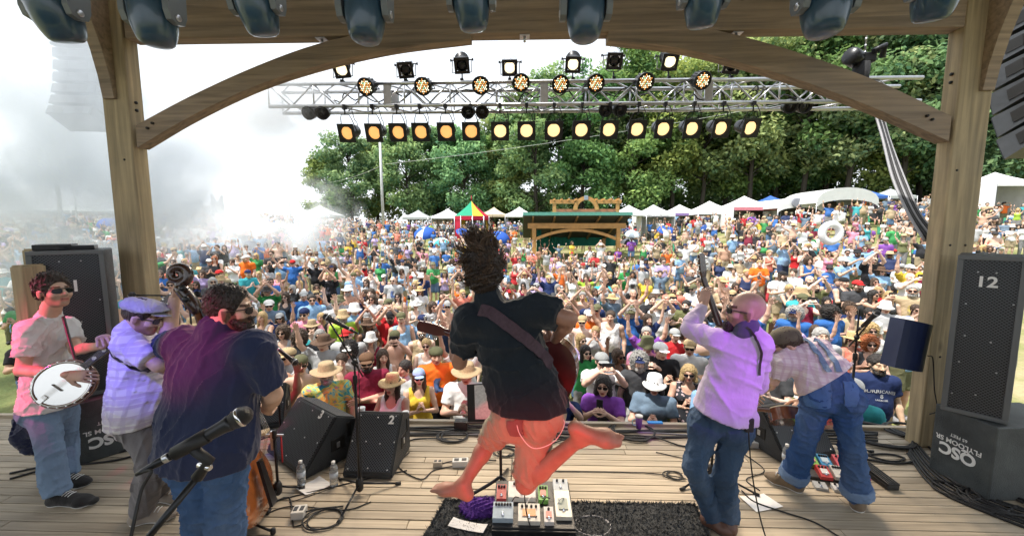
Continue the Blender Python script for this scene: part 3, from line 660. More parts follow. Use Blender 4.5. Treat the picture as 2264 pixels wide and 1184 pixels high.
# ------------------------------------------------------------------ hung line arrays
def array_(sx, base, n, lab, yaw):
 M_AR = mat('array_grey', (.05, .054, .06), .4, noise=.3, nscale=6, coat=.2)
 e = empty('line_array', base, lab, 'line array'); z = 0.0; y = 0.0
 for k in range(n):
  tilt = R(4 + 4.2 * k); Q = Matrix.Translation(Vector(base) + Vector((0, y, -z))) @ Matrix.Rotation(yaw, 4, 'Z') @ Matrix.Rotation(-tilt, 4, 'X')
  m = MB(); W, Dp, Hh = .74, .50, .245
  V = [(-W / 2, -Dp / 2, -.085), (W / 2, -Dp / 2, -.085), (W / 2, Dp / 2, -Hh / 2), (-W / 2, Dp / 2, -Hh / 2), (-W / 2, -Dp / 2, .085), (W / 2, -Dp / 2, .085), (W / 2, Dp / 2, Hh / 2), (-W / 2, Dp / 2, Hh / 2)]
  m.add([Q @ Vector(p) for p in V], [(0, 3, 2, 1), (4, 5, 6, 7), (0, 1, 5, 4), (1, 2, 6, 5), (2, 3, 7, 6), (3, 0, 4, 7)]); cb = m.build('cabinet', M_AR, e)
  for gx in (-.18, .18): MB().box(Q @ Vector((gx, -Dp / 2 - .002, 0)), (.17, .012, .12), Q.to_3x3()).build('handle_recess', M_HOLE, e)
  for sxx in (-1, 1): MB().box(Q @ Vector((sxx * (W / 2 + .002), 0, 0)), (.012, .16, .12), Q.to_3x3()).build('handle_recess', M_HOLE, e)
  m = MB()
  for sxx in (-1, 1):
   m.bar(Q @ Vector((sxx * (W / 2 - .03), Dp / 2 + .012, -.12)), Q @ Vector((sxx * (W / 2 - .03), Dp / 2 + .012, .12)), .03, .02); m.bar(Q @ Vector((sxx * (W / 2 + .012), -Dp / 2 + .03, -.09)), Q @ Vector((sxx * (W / 2 + .012), -Dp / 2 + .03, .09)), .02, .03)
  m.build('rigging_bar', M_BLACKM, e)
  z += .253 * math.cos(tilt); y += -.253 * math.sin(tilt) * .8
 m = MB(); m.box(Vector(base) + Vector((0, 0, .19)), (.8, .55, .06)); m.tube([Vector(base) + Vector((0, 0, .2)), Vector(base) + Vector((0, 0, 2.2))], .015, 6); m.build('fly_frame', M_BLACKM, e)
b = P(2262, 40, 4.45); array_(1, (b[0] + .33, 4.45, b[2]), 6, 'dark grey hung line array of stacked cabinets at the right edge', R(-4))
b = P(190, 130, 8.0); array_(-1, (b[0], 8.0, b[2]), 6, 'grey hung line array half lost in smoke behind left post', R(8))
# ------------------------------------------------------------------ trees
def leafmat(name, c1, c2):
 m = bpy.data.materials.new(name); m.use_nodes = True; t = m.node_tree; t.nodes.clear(); N = t.nodes.new; L = t.links.new
 o = N('ShaderNodeOutputMaterial'); va = N('ShaderNodeVertexColor'); va.layer_name = 'Col'; sp = N('ShaderNodeSeparateColor'); L(va.outputs[0], sp.inputs[0])
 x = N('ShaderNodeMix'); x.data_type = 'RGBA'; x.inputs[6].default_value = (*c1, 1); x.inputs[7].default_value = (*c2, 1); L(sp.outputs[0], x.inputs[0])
 oi = N('ShaderNodeObjectInfo'); y = N('ShaderNodeMix'); y.data_type = 'RGBA'; y.blend_type = 'MULTIPLY'; y.inputs[0].default_value = 1; L(x.outputs[2], y.inputs[6]); L(oi.outputs['Color'], y.inputs[7])
 d = N('ShaderNodeBsdfDiffuse'); tr_ = N('ShaderNodeBsdfTranslucent'); L(y.outputs[2], d.inputs[0]); L(y.outputs[2], tr_.inputs[0]); ms = N('ShaderNodeMixShader'); ms.inputs[0].default_value = .38
 L(d.outputs[0], ms.inputs[1]); L(tr_.outputs[0], ms.inputs[2]); L(ms.outputs[0], o.inputs[0]); return m
M_LEAF = leafmat('broad_leaves', (.10, .19, .10), (.44, .54, .20))
M_BARK = mat('dark_bark', (.055, .047, .038), .9, noise=.4, nscale=3, stretch=(1, 1, .2), bump=.6, bscale=8)
def tree_meshes(seed, H_, cw, base, nleaf):
 r = np.random.default_rng(seed); m = MB(); top = H_ * .92
 sway = lambda z: np.array((.35 * math.sin(z * .3 + seed), .35 * math.cos(z * .23 + seed * 2), z))
 m.tube([sway(z) for z in np.linspace(0, top, 9)], list(np.linspace(.30, .03, 9) * (H_ / 18) ** .5), 7)
 C = []
 for k in range(40):
  z0 = H_ * r.uniform(base, .9); a = r.uniform(0, 6.28); f = (z0 / H_ - base) / (1 - base); reach = cw * (.35 + .65 * math.sin(math.pi * min(1, .18 + f * .80))) * r.uniform(.55, 1.1)
  p0 = sway(z0 * .85); p2 = sway(z0) + np.array((math.cos(a) * reach, math.sin(a) * reach, r.uniform(.2, 1.4))); p1 = (p0 + p2) / 2 + (0, 0, r.uniform(0, .5))
  m.tube(smoothpath([p0, p1, p2], 3), list(np.linspace(.09, .02, 7)), 5)
  C.append((p2, r.uniform(.9, 1.7) * cw / 3.6)); C.append((p1 * .45 + p2 * .55 + r.normal(size=3) * .4, r.uniform(.8, 1.3) * cw / 3.6))
  if r.random() < .5: C.append((p2 + r.normal(size=3) * cw * .16, r.uniform(.5, 1.0) * cw / 3.6))
 C.append((sway(H_ * .94), cw / 3.2)); C.append((sway(H_ * .84), cw / 2.8))
 rad = np.array([c[1] for c in C]); w_ = rad ** 2.2; w_ /= w_.sum(); cid = r.choice(len(C), nleaf, p=w_)
 d = r.normal(size=(nleaf, 3)); d /= np.linalg.norm(d, axis=1)[:, None]; q = r.random(nleaf) ** .42
 cen = np.array([c[0] for c in C])[cid] + d * (q * rad[cid])[:, None] * np.array((1.15, 1.15, .75))
 nn = d * .5 + r.normal(size=(nleaf, 3)) * .6 + np.array((0, 0, .5)); nn /= np.linalg.norm(nn, axis=1)[:, None]
 t1 = np.cross(nn, r.normal(size=(nleaf, 3))); t1 /= np.linalg.norm(t1, axis=1)[:, None]; t2 = np.cross(nn, t1); s = r.uniform(.16, .34, nleaf)[:, None] * (.8 + .06 * cw)
 V = np.stack([cen - t1 * s, cen + t2 * s * .55, cen + t1 * s, cen - t2 * s * .55], 1).reshape(-1, 3); Fq = np.arange(nleaf * 4).reshape(-1, 4)
 cv = np.clip(r.beta(2, 3, nleaf) * .8 + .25 * (d[:, 2]) + .12 * r.random(len(C))[cid], 0, 1); col = np.repeat(np.stack([cv, cv, cv], 1), 4, 0)  # upper side of each leaf clump coloured lighter, as under top light
 me = mesh_from('crown', V, Fq, False, [M_LEAF], col); return m.mesh('trunk', M_BARK), me
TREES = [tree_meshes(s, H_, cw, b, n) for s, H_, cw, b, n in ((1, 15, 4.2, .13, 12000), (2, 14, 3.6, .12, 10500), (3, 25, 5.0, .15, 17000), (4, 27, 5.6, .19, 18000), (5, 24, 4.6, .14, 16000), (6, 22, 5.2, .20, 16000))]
TL = []
def put_tree(px, Yt, k, sc, lab, tint=(1, 1, 1), rz=0):
 d = ray(px, 500); x = d[0] / d[1] * Yt; z = float(ground(x, Yt)); t_, c_ = TREES[k]
 e = empty('broadleaf_tree', (x, Yt, z - .1), lab, 'tree', 'trees at the edge of the field', rz); e.scale = (sc, sc, sc * random.uniform(.95, 1.06))
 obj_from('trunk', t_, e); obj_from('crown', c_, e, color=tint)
TT = []
for i, (px, Yt, k, sc) in enumerate(((722, 62, 1, .86), (775, 60, 0, .92), (838, 66, 1, 1.06), (905, 60, 0, 1.0), (968, 64, 1, 1.12), (1030, 60, 0, 1.05), (1085, 66, 5, .76), (1130, 60, 2, .80),
 (1185, 56, 2, .96), (1235, 63, 5, 1.06), (1285, 58, 4, 1.0), (1335, 64, 3, .98), (1392, 58, 2, 1.06), (1440, 66, 4, 1.06), (1490, 58, 3, .98), (1548, 56, 5, 1.06), (1600, 60, 4, 1.1), (1660, 54, 3, .98),
 (1712, 58, 2, 1.12), (1768, 52, 5, 1.12), (1820, 56, 4, 1.1), (1872, 50, 3, .98), (1925, 54, 2, 1.1), (1975, 48, 5, 1.1), (2025, 52, 3, 1.0), (2085, 46, 4, 1.05), (2140, 50, 2, 1.08), (2195, 44, 5, 1.05), (2255, 47, 3, .96), (2330, 44, 4, 1.0), (2420, 46, 2, 1.0),
 (1360, 78, 3, 1.1), (1520, 76, 2, 1.25), (1690, 72, 4, 1.35), (1850, 70, 3, 1.2), (2000, 66, 4, 1.3), (2150, 64, 3, 1.15), (1100, 80, 2, .9), (980, 80, 5, .75))):
 TT.append((px, Yt, k, sc))
LM = {1380: 'just right of the pavilion', 848: 'beside the white pole', 1030: 'left of the pavilion', 1285: 'behind the pavilion', 1660: 'above the pointed white tents', 1870: 'behind the barrel-roofed tent'}
used = set()
words_size = lambda k, sc: ('tall ' if k > 1 else 'shorter ')
order = sorted(range(len(TT)), key=lambda i: TT[i][0]); ranks = {}
front = [i for i in order if TT[i][1] < 70 and TT[i][2] > 1]; back = [i for i in order if TT[i][1] >= 70]; shortt = [i for i in order if TT[i][1] < 70 and TT[i][2] <= 1]
def nth(k): return ('first', 'second', 'third', 'fourth', 'fifth', 'sixth', 'seventh', 'eighth', 'ninth', 'tenth', 'eleventh', 'twelfth', 'thirteenth', 'fourteenth', 'fifteenth', 'sixteenth', 'seventeenth', 'eighteenth', 'nineteenth', 'twentieth', 'twenty-first', 'twenty-second', 'twenty-third', 'twenty-fourth', 'twenty-fifth', 'twenty-sixth', 'twenty-seventh')[k]
for lst, ph in ((front, 'tall leafy tree in the front of the tree line, {} from left'), (back, 'tall tree deep in the wood behind the tree line, {} from left'), (shortt, 'shorter rounded tree left of the pavilion, {} from left')):
 for k, i in enumerate(lst):
  px, Yt, kk, sc = TT[i]; g = random.uniform(.7, 1.35); tint = (g * random.uniform(.75, 1.15), g, g * random.uniform(.7, 1.2)); put_tree(px, Yt, kk, sc, ph.format(nth(k)), tint, random.uniform(0, 6.28))
# undergrowth at the foot of the wood
r = np.random.default_rng(5); nb = 60000; bx_ = r.uniform(-14, 62, nb); u_ = r.uniform(.0, 1, nb); by = np.where(bx_ < 22, 66 + u_ * 18, 66 - (bx_ - 22) * .42 + u_ * 16); bz = ground(bx_, by) + np.abs(r.normal(size=nb)) * 2.6 * (.75 + .4 * np.sin(bx_ * .7) * np.sin(by * .5)) + .2
cen = np.stack([bx_, by, bz], 1); nn = r.normal(size=(nb, 3)); nn[:, 2] += .6; nn /= np.linalg.norm(nn, axis=1)[:, None]; t1 = np.cross(nn, r.normal(size=(nb, 3))); t1 /= np.linalg.norm(t1, axis=1)[:, None]; t2 = np.cross(nn, t1); s = r.uniform(.2, .42, nb)[:, None]
V = np.stack([cen - t1 * s, cen + t2 * s * .55, cen + t1 * s, cen - t2 * s * .55], 1).reshape(-1, 3); cv = np.repeat(r.beta(2, 4, nb), 4)
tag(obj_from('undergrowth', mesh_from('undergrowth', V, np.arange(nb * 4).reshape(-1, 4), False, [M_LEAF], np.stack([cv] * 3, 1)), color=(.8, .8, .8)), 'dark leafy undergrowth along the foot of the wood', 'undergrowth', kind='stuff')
# ------------------------------------------------------------------ tents
def cloth(name, c, tr_=.25): 
 return mat(name, c, .75, noise=.12, nscale=2, spec=.2)
M_TW = cloth('white_tent_cloth', (.80, .81, .82)); M_TG = cloth('grey_tent_cloth', (.42, .45, .45)); M_TT = cloth('tan_tent_cloth', (.55, .47, .33)); M_TB = cloth('blue_tent_cloth', (.05, .13, .42))
def at_ground(px, Yt):
 d = ray(px, 500); x = d[0] / d[1] * Yt; return np.array((x, Yt, float(ground(x, Yt))))
def canopy_tent(px, eave, wpx, Yt, mt, lab, peak=.9, walls=False, valance=None):
 g = at_ground(px, Yt); W = wpx / FPX * Yt; ze = P(px, eave, Yt)[2]; z0 = g[2]; ze = max(ze, z0 + 1.9); e = empty('canopy_tent', g, lab, 'tent', 'market tents along the tree line'); h = W / 2; ap = np.array((g[0], Yt + h, ze + peak * W * .33))
 cs = [np.array((g[0] + sx * h, Yt + h + sy * h, ze)) for sx, sy in ((-1, -1), (1, -1), (1, 1), (-1, 1))]
 for k in range(4):
  a, b = cs[k], cs[(k + 1) % 4]; V = []; n = 5
  for i in range(n + 1):
   t = i / n
   for j in range(5):
    s_ = j / 4; p = (a + (b - a) * s_) * (1 - t) + ap * t; p = p - np.array((0, 0, .10 * W * t * (1 - t) + .03 * W * math.sin(math.pi * s_) * (1 - t) * t * 2)); V.append(p)
  m = MB(); m.add(V, [(i * 5 + j, i * 5 + j + 1, i * 5 + j + 6, i * 5 + j + 5) for i in range(n) for j in range(4)], True); m.build('roof_panel', mt, e)
 for k in range(4):
  a, b = cs[k], cs[(k + 1) % 4]; m = MB(); dz = np.array((0, 0, .28)); m.add([a, b, b - dz, a - dz], [(0, 3, 2, 1)]); m.build('valance', valance if (valance and k == 0) else mt, e)
  m = MB(); m.tube([a, (a[0], a[1], float(ground(a[0], a[1])))], .025, 6); m.build('leg', M_ALU, e)
 if walls:
  for k in (1, 2, 3):
   a, b = cs[k], cs[(k + 1) % 4]; m = MB(); m.add([a * .998 + np.array((0, 0, -.02)), b * .998 + np.array((0, 0, -.02)), (b[0], b[1], z0), (a[0], a[1], z0)], [(0, 3, 2, 1)]); m.build('side_wall', mt, e)
 return e
pur = cloth('purple_banner', (.32, .22, .48)); pink = cloth('pink_strip', (.7, .25, .3))
TN = ((1397, 470, 62, 36, M_TW, 'pointed white tent touching the pavilion roof on its right', None), (1455, 472, 72, 37, M_TW, 'pointed white tent with small dark lettering on its valance', None),
      (1514, 470, 66, 38, M_TW, 'pointed white tent with purple banner on its front', pur), (1586, 468, 84, 36, M_TW, 'pointed white tent between the purple banner and pink-edged tent', None), (1668, 460, 92, 34, M_TW, 'largest pointed white tent with pink strip under its eave', pink),
      (1148, 474, 62, 44, M_TW, 'white tent just left of the pavilion roof', None), (1090, 474, 60, 46, M_TT, 'tan tent between striped tent and pavilion', None), (985, 478, 62, 48, M_TW, 'low white tent left of the striped tent', None), (918, 480, 58, 50, M_TG, 'grey tent behind the crowd right of the white pole', None), (690, 478, 78, 40, M_TG, 'dark grey tent at the left end of the trees', None),
      (2240, 402, 88, 29, M_TW, 'white tent cut by right edge below the line array', None), (1990, 440, 60, 40, M_TG, 'small grey tent left of the right post', None), (1715, 452, 50, 40, M_TB, 'blue tent peeking over the largest white tent', None), (1930, 440, 60, 40, M_TB, 'blue tent at right end of the barrel-roofed tent', None))
for (px, ev, wp, Yt, mt, lab, vl) in TN: canopy_tent(px, ev, wp, Yt, mt, lab, walls=(px in (2240, 1455, 1668, 985)), valance=vl)
def font_mesh(txt, size, name='lettering', mt=None, extrude=0.002, bold=0.0, shear=0.0, space=1.0):
 cu = bpy.data.curves.new(name, 'FONT'); cu.body = txt; cu.size = size; cu.extrude = extrude; cu.offset = bold; cu.align_x = 'CENTER'; cu.align_y = 'CENTER'; cu.shear = shear; cu.space_character = space; cu.resolution_u = 4
 o = bpy.data.objects.new('tmp', cu); COL.objects.link(o); dg = bpy.context.evaluated_depsgraph_get(); me = bpy.data.meshes.new_from_object(o.evaluated_get(dg)); bpy.data.objects.remove(o); me.name = name
 me.materials.clear(); me.materials.append(mt or M_WHITE); return me
def lettering(txt, size, M, parent, mt=None, name='lettering', **kw):
 o = obj_from(name, font_mesh(txt, size, name, mt, **kw), parent); off = Matrix.Translation(-Vector(parent.location)) if parent is not None and parent.type == 'EMPTY' else Matrix.Identity(4)
 o.matrix_local = off @ M; return o
# lettering on the second tent's valance
tt = [o for o in COL.objects if o.get('label', '').endswith('lettering on its valance')][0]; c = P(1455, 478, 37)
lettering("S'Owner Outlets", .30, frame((c[0], 36.97, c[2] - .02), (1, 0, 0), (0, 0, 1), (0, -1, 0)), tt, mat('dark_print', (.05, .05, .06), .7))
# barrel-roofed tents
def barrel(px, top, wpx, Yt, lab, mt, hgt):
 g = at_ground(px, Yt); W = wpx / FPX * Yt; zt = P(px, top, Yt)[2]; e = empty('barrel_tent', g, lab, 'tent', 'barrel-roofed tents on the slope'); D_ = 4.0; n = 12; V = []
 for i in range(n + 1):
  a = math.pi * i / n
  for y in (0, D_): V.append((g[0] - W / 2 - .2 * y, Yt + y, zt) if False else (g[0] - W / 2 * math.cos(a), Yt + y + (0 if y else .0), zt - hgt + hgt * math.sin(a) ** .8))
 m = MB(); m.add(V, [(2 * i, 2 * i + 2, 2 * i + 3, 2 * i + 1) for i in range(n)], True); m.build('roof', mt, e)
 m = MB(); m.add([V[2 * i] for i in range(n + 1)] + [(V[2 * i][0], Yt - .01, max(V[2 * i][2] - .5 - .35 * (V[2 * i][2] - zt + hgt), zt - hgt - .3)) for i in range(n + 1)], [(i, n + 1 + i, n + 2 + i, i + 1) for i in range(n)], True); m.build('front_flap', mt, e)
 for sx in (-1, 1):
  for y in (0, D_): m = MB(); m.tube([(g[0] + sx * W / 2, Yt + y, zt - hgt), (g[0] + sx * W / 2, Yt + y, float(ground(g[0] + sx * W / 2, Yt + y)))], .03, 6); m.build('leg', M_ALU, e)
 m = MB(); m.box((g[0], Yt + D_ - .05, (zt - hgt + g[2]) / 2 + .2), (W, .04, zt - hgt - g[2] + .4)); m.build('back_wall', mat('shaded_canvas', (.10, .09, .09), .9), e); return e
barrel(1870, 414, 130, 30, 'large pale barrel-roofed tent with open dark front on the slope', M_TG if False else cloth('pale_canvas', (.62, .64, .62)), 1.15)
eb = barrel(1768, 436, 96, 32, 'white dome-roofed tent with grey emblem on its flap', M_TW, .85)
c = P(1762, 448, 31.9); m = MB(); m.lathe([(.30, 0), (.42, .002), (.42, .01), (.30, .012)], align(c, (0, -1, 0)), 20); m.box(c, (.5, .02, .08)); m.build('emblem', mat('grey_print', (.25, .26, .3), .7), eb)
m = MB(); c = P(1911, 450, 30.2); m.box(c, (.3, .02, 1.3)); m.build('orange_banner', cloth('orange_cloth', (.75, .2, .04)), [o for o in COL.objects if o.get('label', '').startswith('large pale barrel')][0])
# striped circus tent
g = at_ground(1043, 40); zt = P(1043, 443, 40)[2]; ze = P(1043, 478, 40)[2]; e = empty('striped_tent', g, 'conical red, yellow and green striped tent', 'tent')
stc = [cloth('stripe_red', (.45, .02, .05)), cloth('stripe_yellow', (.72, .52, .05)), cloth('stripe_green', (.02, .28, .16))]; n = 9; Rr = 76 / FPX * 40 / 2
for k in range(n):
 a0, a1 = 2 * math.pi * k / n, 2 * math.pi * (k + 1) / n; V = []
 for i in range(7):
  t = i / 6; rr = Rr * (1 - t) ** 1.25; z = ze + (zt - ze) * t; V += [(g[0] + rr * math.cos(a0), 40 + rr * math.sin(a0), z), (g[0] + rr * math.cos(a1), 40 + rr * math.sin(a1), z)]
 m = MB(); m.add(V, [(2 * i, 2 * i + 1, 2 * i + 3, 2 * i + 2) for i in range(6)]); m.build('roof_stripe', stc[(k * 2 + k // 3) % 3], e)
 V = [(g[0] + Rr * math.cos(a0), 40 + Rr * math.sin(a0), ze), (g[0] + Rr * math.cos(a1), 40 + Rr * math.sin(a1), ze)]; V += [(x, y, z - .4) for x, y, z in V]; m = MB(); m.add(V, [(0, 2, 3, 1)]); m.build('valance', stc[0], e)
 m = MB(); m.tube([(V[0][0], V[0][1], ze), (V[0][0], V[0][1], g[2])], .05, 6); m.build('tent_pole', M_ALU, e)
 if k in (0, 3, 5): V = [(x * .97 + g[0] * .03, y, z) for x, y, z in V]; V2 = [V[0], V[1], (V[1][0], V[1][1], g[2]), (V[0][0], V[0][1], g[2])]; m = MB(); m.add(V2, [(0, 3, 2, 1)]); m.build('side_wall', stc[(k + 1) % 3], e)
m = MB(); m.tube([(g[0], 40, zt - .1), (g[0], 40, zt + .5)], .04, 6); m.build('finial', stc[0], e)
# ------------------------------------------------------------------ timber pavilion out in the field
YPv = 27.0
gp = at_ground(1275, YPv); e = empty('timber_pavilion', gp, 'orange timber pavilion with green roof, arched brace and pergola on top', 'pavilion')
L_ = lambda px, py, Y=YPv: P(px, py, Y)
pl, pr_ = L_(1181, 540)[0], L_(1367, 540)[0]; zb0 = L_(1275, 505)[2]; zb1 = L_(1275, 493)[2]; xb0, xb1 = L_(1167, 498)[0], L_(1384, 498)[0]
for x in (pl, pr_): m = MB(); m.box((x, YPv + .12, (gp[2] + zb0) / 2 - .1), (.26, .24, zb0 - gp[2] + .2), bev=.01); m.build('post', M_ORANGE, e)
m = MB(); m.box(((xb0 + xb1) / 2, YPv + .12, (zb0 + zb1) / 2), (xb1 - xb0, .28, zb1 - zb0), bev=.015); m.build('beam', M_ORANGE, e)
def arc_piece(pts, th, wy, Y):
 V = []; p = [np.array(q) for q in pts]
 for i, q in enumerate(p):
  t = p[min(i + 1, len(p) - 1)] - p[max(i - 1, 0)]; nn_ = nrm((-t[2], 0, t[0])) * th / 2; a = q + nn_; b = q - nn_; V += [(a[0], Y, a[2]), (b[0], Y, b[2]), (b[0], Y + wy, b[2]), (a[0], Y + wy, a[2])]
 n = len(p); m = MB(); m.add(V, [(4 * i + k, 4 * i + 4 + k, 4 * i + 4 + (k + 1) % 4, 4 * i + (k + 1) % 4) for i in range(n - 1) for k in range(4)] + [(0, 1, 2, 3), (4 * n - 1, 4 * n - 2, 4 * n - 3, 4 * n - 4)]); return m
arc_piece([L_(1185 + (1363 - 1185) * t, 528 - 20 * (1 - (2 * t - 1) ** 2)) for t in np.linspace(0, 1, 13)], .20, .16, YPv + .04).build('arch_brace', M_ORANGE, e)
za = L_(1275, 476)[2]; xr0, xr1 = L_(1157, 476)[0], L_(1390, 476)[0]; Yb = YPv + 4.6; zr = P(1275, 526, Yb)[2]
m = MB(); V = [(xr0, YPv - .8, za), (xr1, YPv - .8, za), (xr1, Yb, zr), (xr0, Yb, zr)]; V += [(x, y, z + .14) for x, y, z in V]
m.add(V, [(0, 3, 2, 1), (4, 5, 6, 7), (0, 1, 5, 4), (1, 2, 6, 5), (2, 3, 7, 6), (3, 0, 4, 7)]); m.build('roof', mat('dark_roof_boards', (.05, .045, .042), .8), e)
m = MB(); m.box(((xr0 + xr1) / 2, YPv - .83, za + .08), (xr1 - xr0 + .06, .05, .22)); m.build('fascia', mat('green_metal', (.10, .33, .26), .5, noise=.2), e)
V = [(xr0 - .03, YPv - .82, za + .15), (xr1 + .03, YPv - .82, za + .15), (xr1 + .03, Yb, zr + .15), (xr0 - .03, Yb, zr + .15)]; m = MB(); m.add(V + [(x, y, z + .03) for x, y, z in V], [(0, 3, 2, 1), (4, 5, 6, 7), (0, 1, 5, 4), (1, 2, 6, 5), (2, 3, 7, 6), (3, 0, 4, 7)]); m.build('roof_sheet', mat('green_metal', (.10, .33, .26), .5), e)
for px in (1178, 1225, 1274, 1322, 1368):
 x = L_(px, 490)[0]; m = MB(); m.bar((x, YPv - .75, za - .07), (x, Yb, zr - .07), .12, .14); m.build('rafter', mat('brown_rafter', (.26, .15, .07), .7), e)
for x in (pl + .1, pr_ - .1): m = MB(); m.box((x, Yb - .2, (gp[2] + zr) / 2), (.24, .24, zr - gp[2])); m.build('post', M_ORANGE, e)
def curtain(x0, x1, Y, z1, z0, name='curtain'):
 m = MB(); n = 28; V = []
 for i in range(n + 1):
  x = x0 + (x1 - x0) * i / n; y = Y + .06 * math.sin(i * 1.9); V += [(x, y, z1), (x, y + .02, z0)]
 m.add(V, [(2 * i, 2 * i + 1, 2 * i + 3, 2 * i + 2) for i in range(n)], True); m.build(name, mat('green_curtain', (.01, .16, .12), .85), e)
curtain(L_(1184, 540)[0] + .1, P(1196, 540, YPv + 1)[0], YPv + .5, zb0 - .1, gp[2] + .2); curtain(P(1192, 540, Yb)[0], P(1232, 540, Yb)[0], Yb - .35, zr + .1, gp[2] + .2); curtain(P(1196, 530, Yb)[0], P(1362, 530, Yb)[0], Yb - .2, zr + .15, zr - .62, 'curtain_swag')
# pergola crest
m = MB(); YC = YPv + .1
cz = lambda py: L_(1295, py)[2]; cx_ = lambda px: L_(px, 455)[0]
for px in (1226, 1366): m = MB(); m.box((cx_(px), YC, (cz(446) + za) / 2 - .05), (.24, .2, cz(446) - za + .1)); m.build('crest_post', M_ORANGE, e)
for (a, b, py, h) in ((1216, 1270, 446, .26), (1321, 1374, 446, .26)): m = MB(); m.box(((cx_(a) + cx_(b)) / 2, YC - .01, cz(py)), (cx_(b) - cx_(a), .24, h), bev=.02); m.build('crest_beam', M_ORANGE, e)
m = MB(); m.box(((cx_(1230) + cx_(1362)) / 2, YC, cz(465)), (cx_(1362) - cx_(1230), .18, .2)); m.build('crest_rail', mat('red_cedar', (.36, .14, .07), .5), e)
arc_piece([L_(1296 + 24 * -math.cos(a), 464 - 26 * math.sin(a)) for a in np.linspace(0, math.pi, 17)], .27, .26, YC - .14).build('crest_arch', M_ORANGE, e)
for px in (1225, 1241, 1257, 1273, 1317, 1333, 1349, 1365): m = MB(); m.bar((cx_(px), YC - .55, cz(441.5)), (cx_(px), YC + .5, cz(441.5)), .09, .14); m.build('pergola_slat', M_ORANGE, e)
m = MB(); c = L_(1296, 437, YC - .16); m.box(c, (.28, .06, .3), bev=.02); m.build('keystone', mat('grey_slate', (.25, .3, .36), .6), e)
# ------------------------------------------------------------------ poles, wires, sculptures, umbrellas
g = at_ground(848, 44); c = P(846, 287, 44); e = empty('white_pole', g, 'tall pale utility pole rising from the crowd', 'pole'); m = MB(); m.tube([g, (g[0] - .1, 44, c[2])], [.17, .13], 10); m.build('shaft', M_CONC, e); m = MB(); m.box((g[0] - .1, 44, c[2] - .3), (.5, .12, .12)); m.build('cross_arm', M_CONC, e)
for k, (a, b, lab) in enumerate(((P(700, 405, 60), P(846, 365, 44), 'thin wire running left from the pale pole'), (P(852, 363, 44), P(1800, 215, 46), 'long thin wire from the pale pole across the trees'))):
 pts = [a + (b - a) * t - np.array((0, 0, .5 * 4 * t * (1 - t))) for t in np.linspace(0, 1, 12)]; m = MB(); m.tube(pts, .018, 4); tag(m.build('overhead_wire', mat('pale_wire', (.5, .52, .5), .5)), lab, 'wire')
for k, (px, top, Yt, lab) in enumerate(((137, 330, 34, 'thick grey pole in the smoke left of the post'), (172, 415, 38, 'thin pole beside thick grey pole in the smoke'), (643, 408, 46, 'thin flagpole above the smoke right of the bass player'))):
 g = at_ground(px, Yt); c = P(px, top, Yt); e = empty('field_pole', g, lab, 'pole'); m = MB(); m.tube([g, (g[0], Yt, c[2])], (.16, .07, .05)[k], 8); m.build('shaft', M_CONC, e); m = MB(); m.lathe([(.09, 0), (.06, .1), (.001, .16)], Matrix.Translation((g[0], Yt, c[2])), 8); m.build('finial', M_CONC, e)
# carved figures on a timber gate, a battlement-topped tower, far left
YS = 38; g = at_ground(488, YS); e = empty('sculpture_gate', g, 'dark carved figures standing on a timber gateway in smoke', 'sculpture'); ms_ = mat('weathered_statue', (.10, .12, .14), .8, noise=.3)
for px, h in ((474, 432), (490, 434)):
 c = P(px, 472, YS); t = P(px, h, YS); hh = t[2] - c[2]; sx = -1 if px == 474 else 1
 prims = [cone(c, c + (sx * -.10, 0, hh * .5), .30, .34, .1), cone(c + (sx * -.10, 0, hh * .5), c + (0, 0, hh * .8), .34, .18, .1), cone(c + (0, 0, hh * .8), t + (sx * .25 if px == 474 else 0, 0, 0), .17, .15, .08)]
 v, q = sdf_mesh(prims, .07); obj_from('figure', mesh_from('figure', v - g, q, True, [ms_]), e)
for px in (482, 503): a = P(px, 470, YS); m = MB(); m.box((a[0], YS, (a[2] + g[2]) / 2), (.3, .3, a[2] - g[2])); m.build('gate_post', M_TIMB_Z, e)
a, b = P(476, 471, YS), P(507, 471, YS); m = MB(); m.box(((a[0] + b[0]) / 2, YS, a[2]), (b[0] - a[0], .4, .3)); m.build('gate_beam', M_TIMB_X, e)
g = at_ground(419, 42); e = empty('battlement_tower', g, 'pale grey mock tower with battlements, hazy behind the smoke', 'tower'); a, b = P(399, 445, 42), P(440, 445, 42); W = b[0] - a[0]; mt = mat('pale_plaster', (.40, .43, .45), .8, noise=.2)
m = MB(); V = [(a[0] - .15, 42, g[2]), (b[0] + .15, 42, g[2]), (b[0] + .15, 44, g[2]), (a[0] - .15, 44, g[2]), (a[0], 42.1, a[2] - .4), (b[0], 42.1, a[2] - .4), (b[0], 44, a[2] - .4), (a[0], 44, a[2] - .4)]; m.add(V, [(0, 3, 2, 1), (4, 5, 6, 7), (0, 1, 5, 4), (1, 2, 6, 5), (2, 3, 7, 6), (3, 0, 4, 7)]); m.build('tower_wall', mt, e)
for k in range(6): m = MB(); m.box((a[0] + W * (k + .5) / 6, 42.4, a[2] - .18), (W / 9, .5, .44)); m.build('merlon', mt, e)
for k in range(3): m = MB(); m.box((a[0] + W * (k + .7) / 3.4, 42.03, a[2] - 1.3), (.16, .06, .8)); m.build('window_slit', M_HOLE, e)
for k, (px, Yt, wpx, py, lab) in enumerate(((90, 40, 150, 452, 'low grey marquee at the far left in smoke'), (215, 42, 90, 452, 'grey marquee beside the left post in smoke'))): canopy_tent(px, py + 15, wpx, Yt, M_TG, lab, .35)
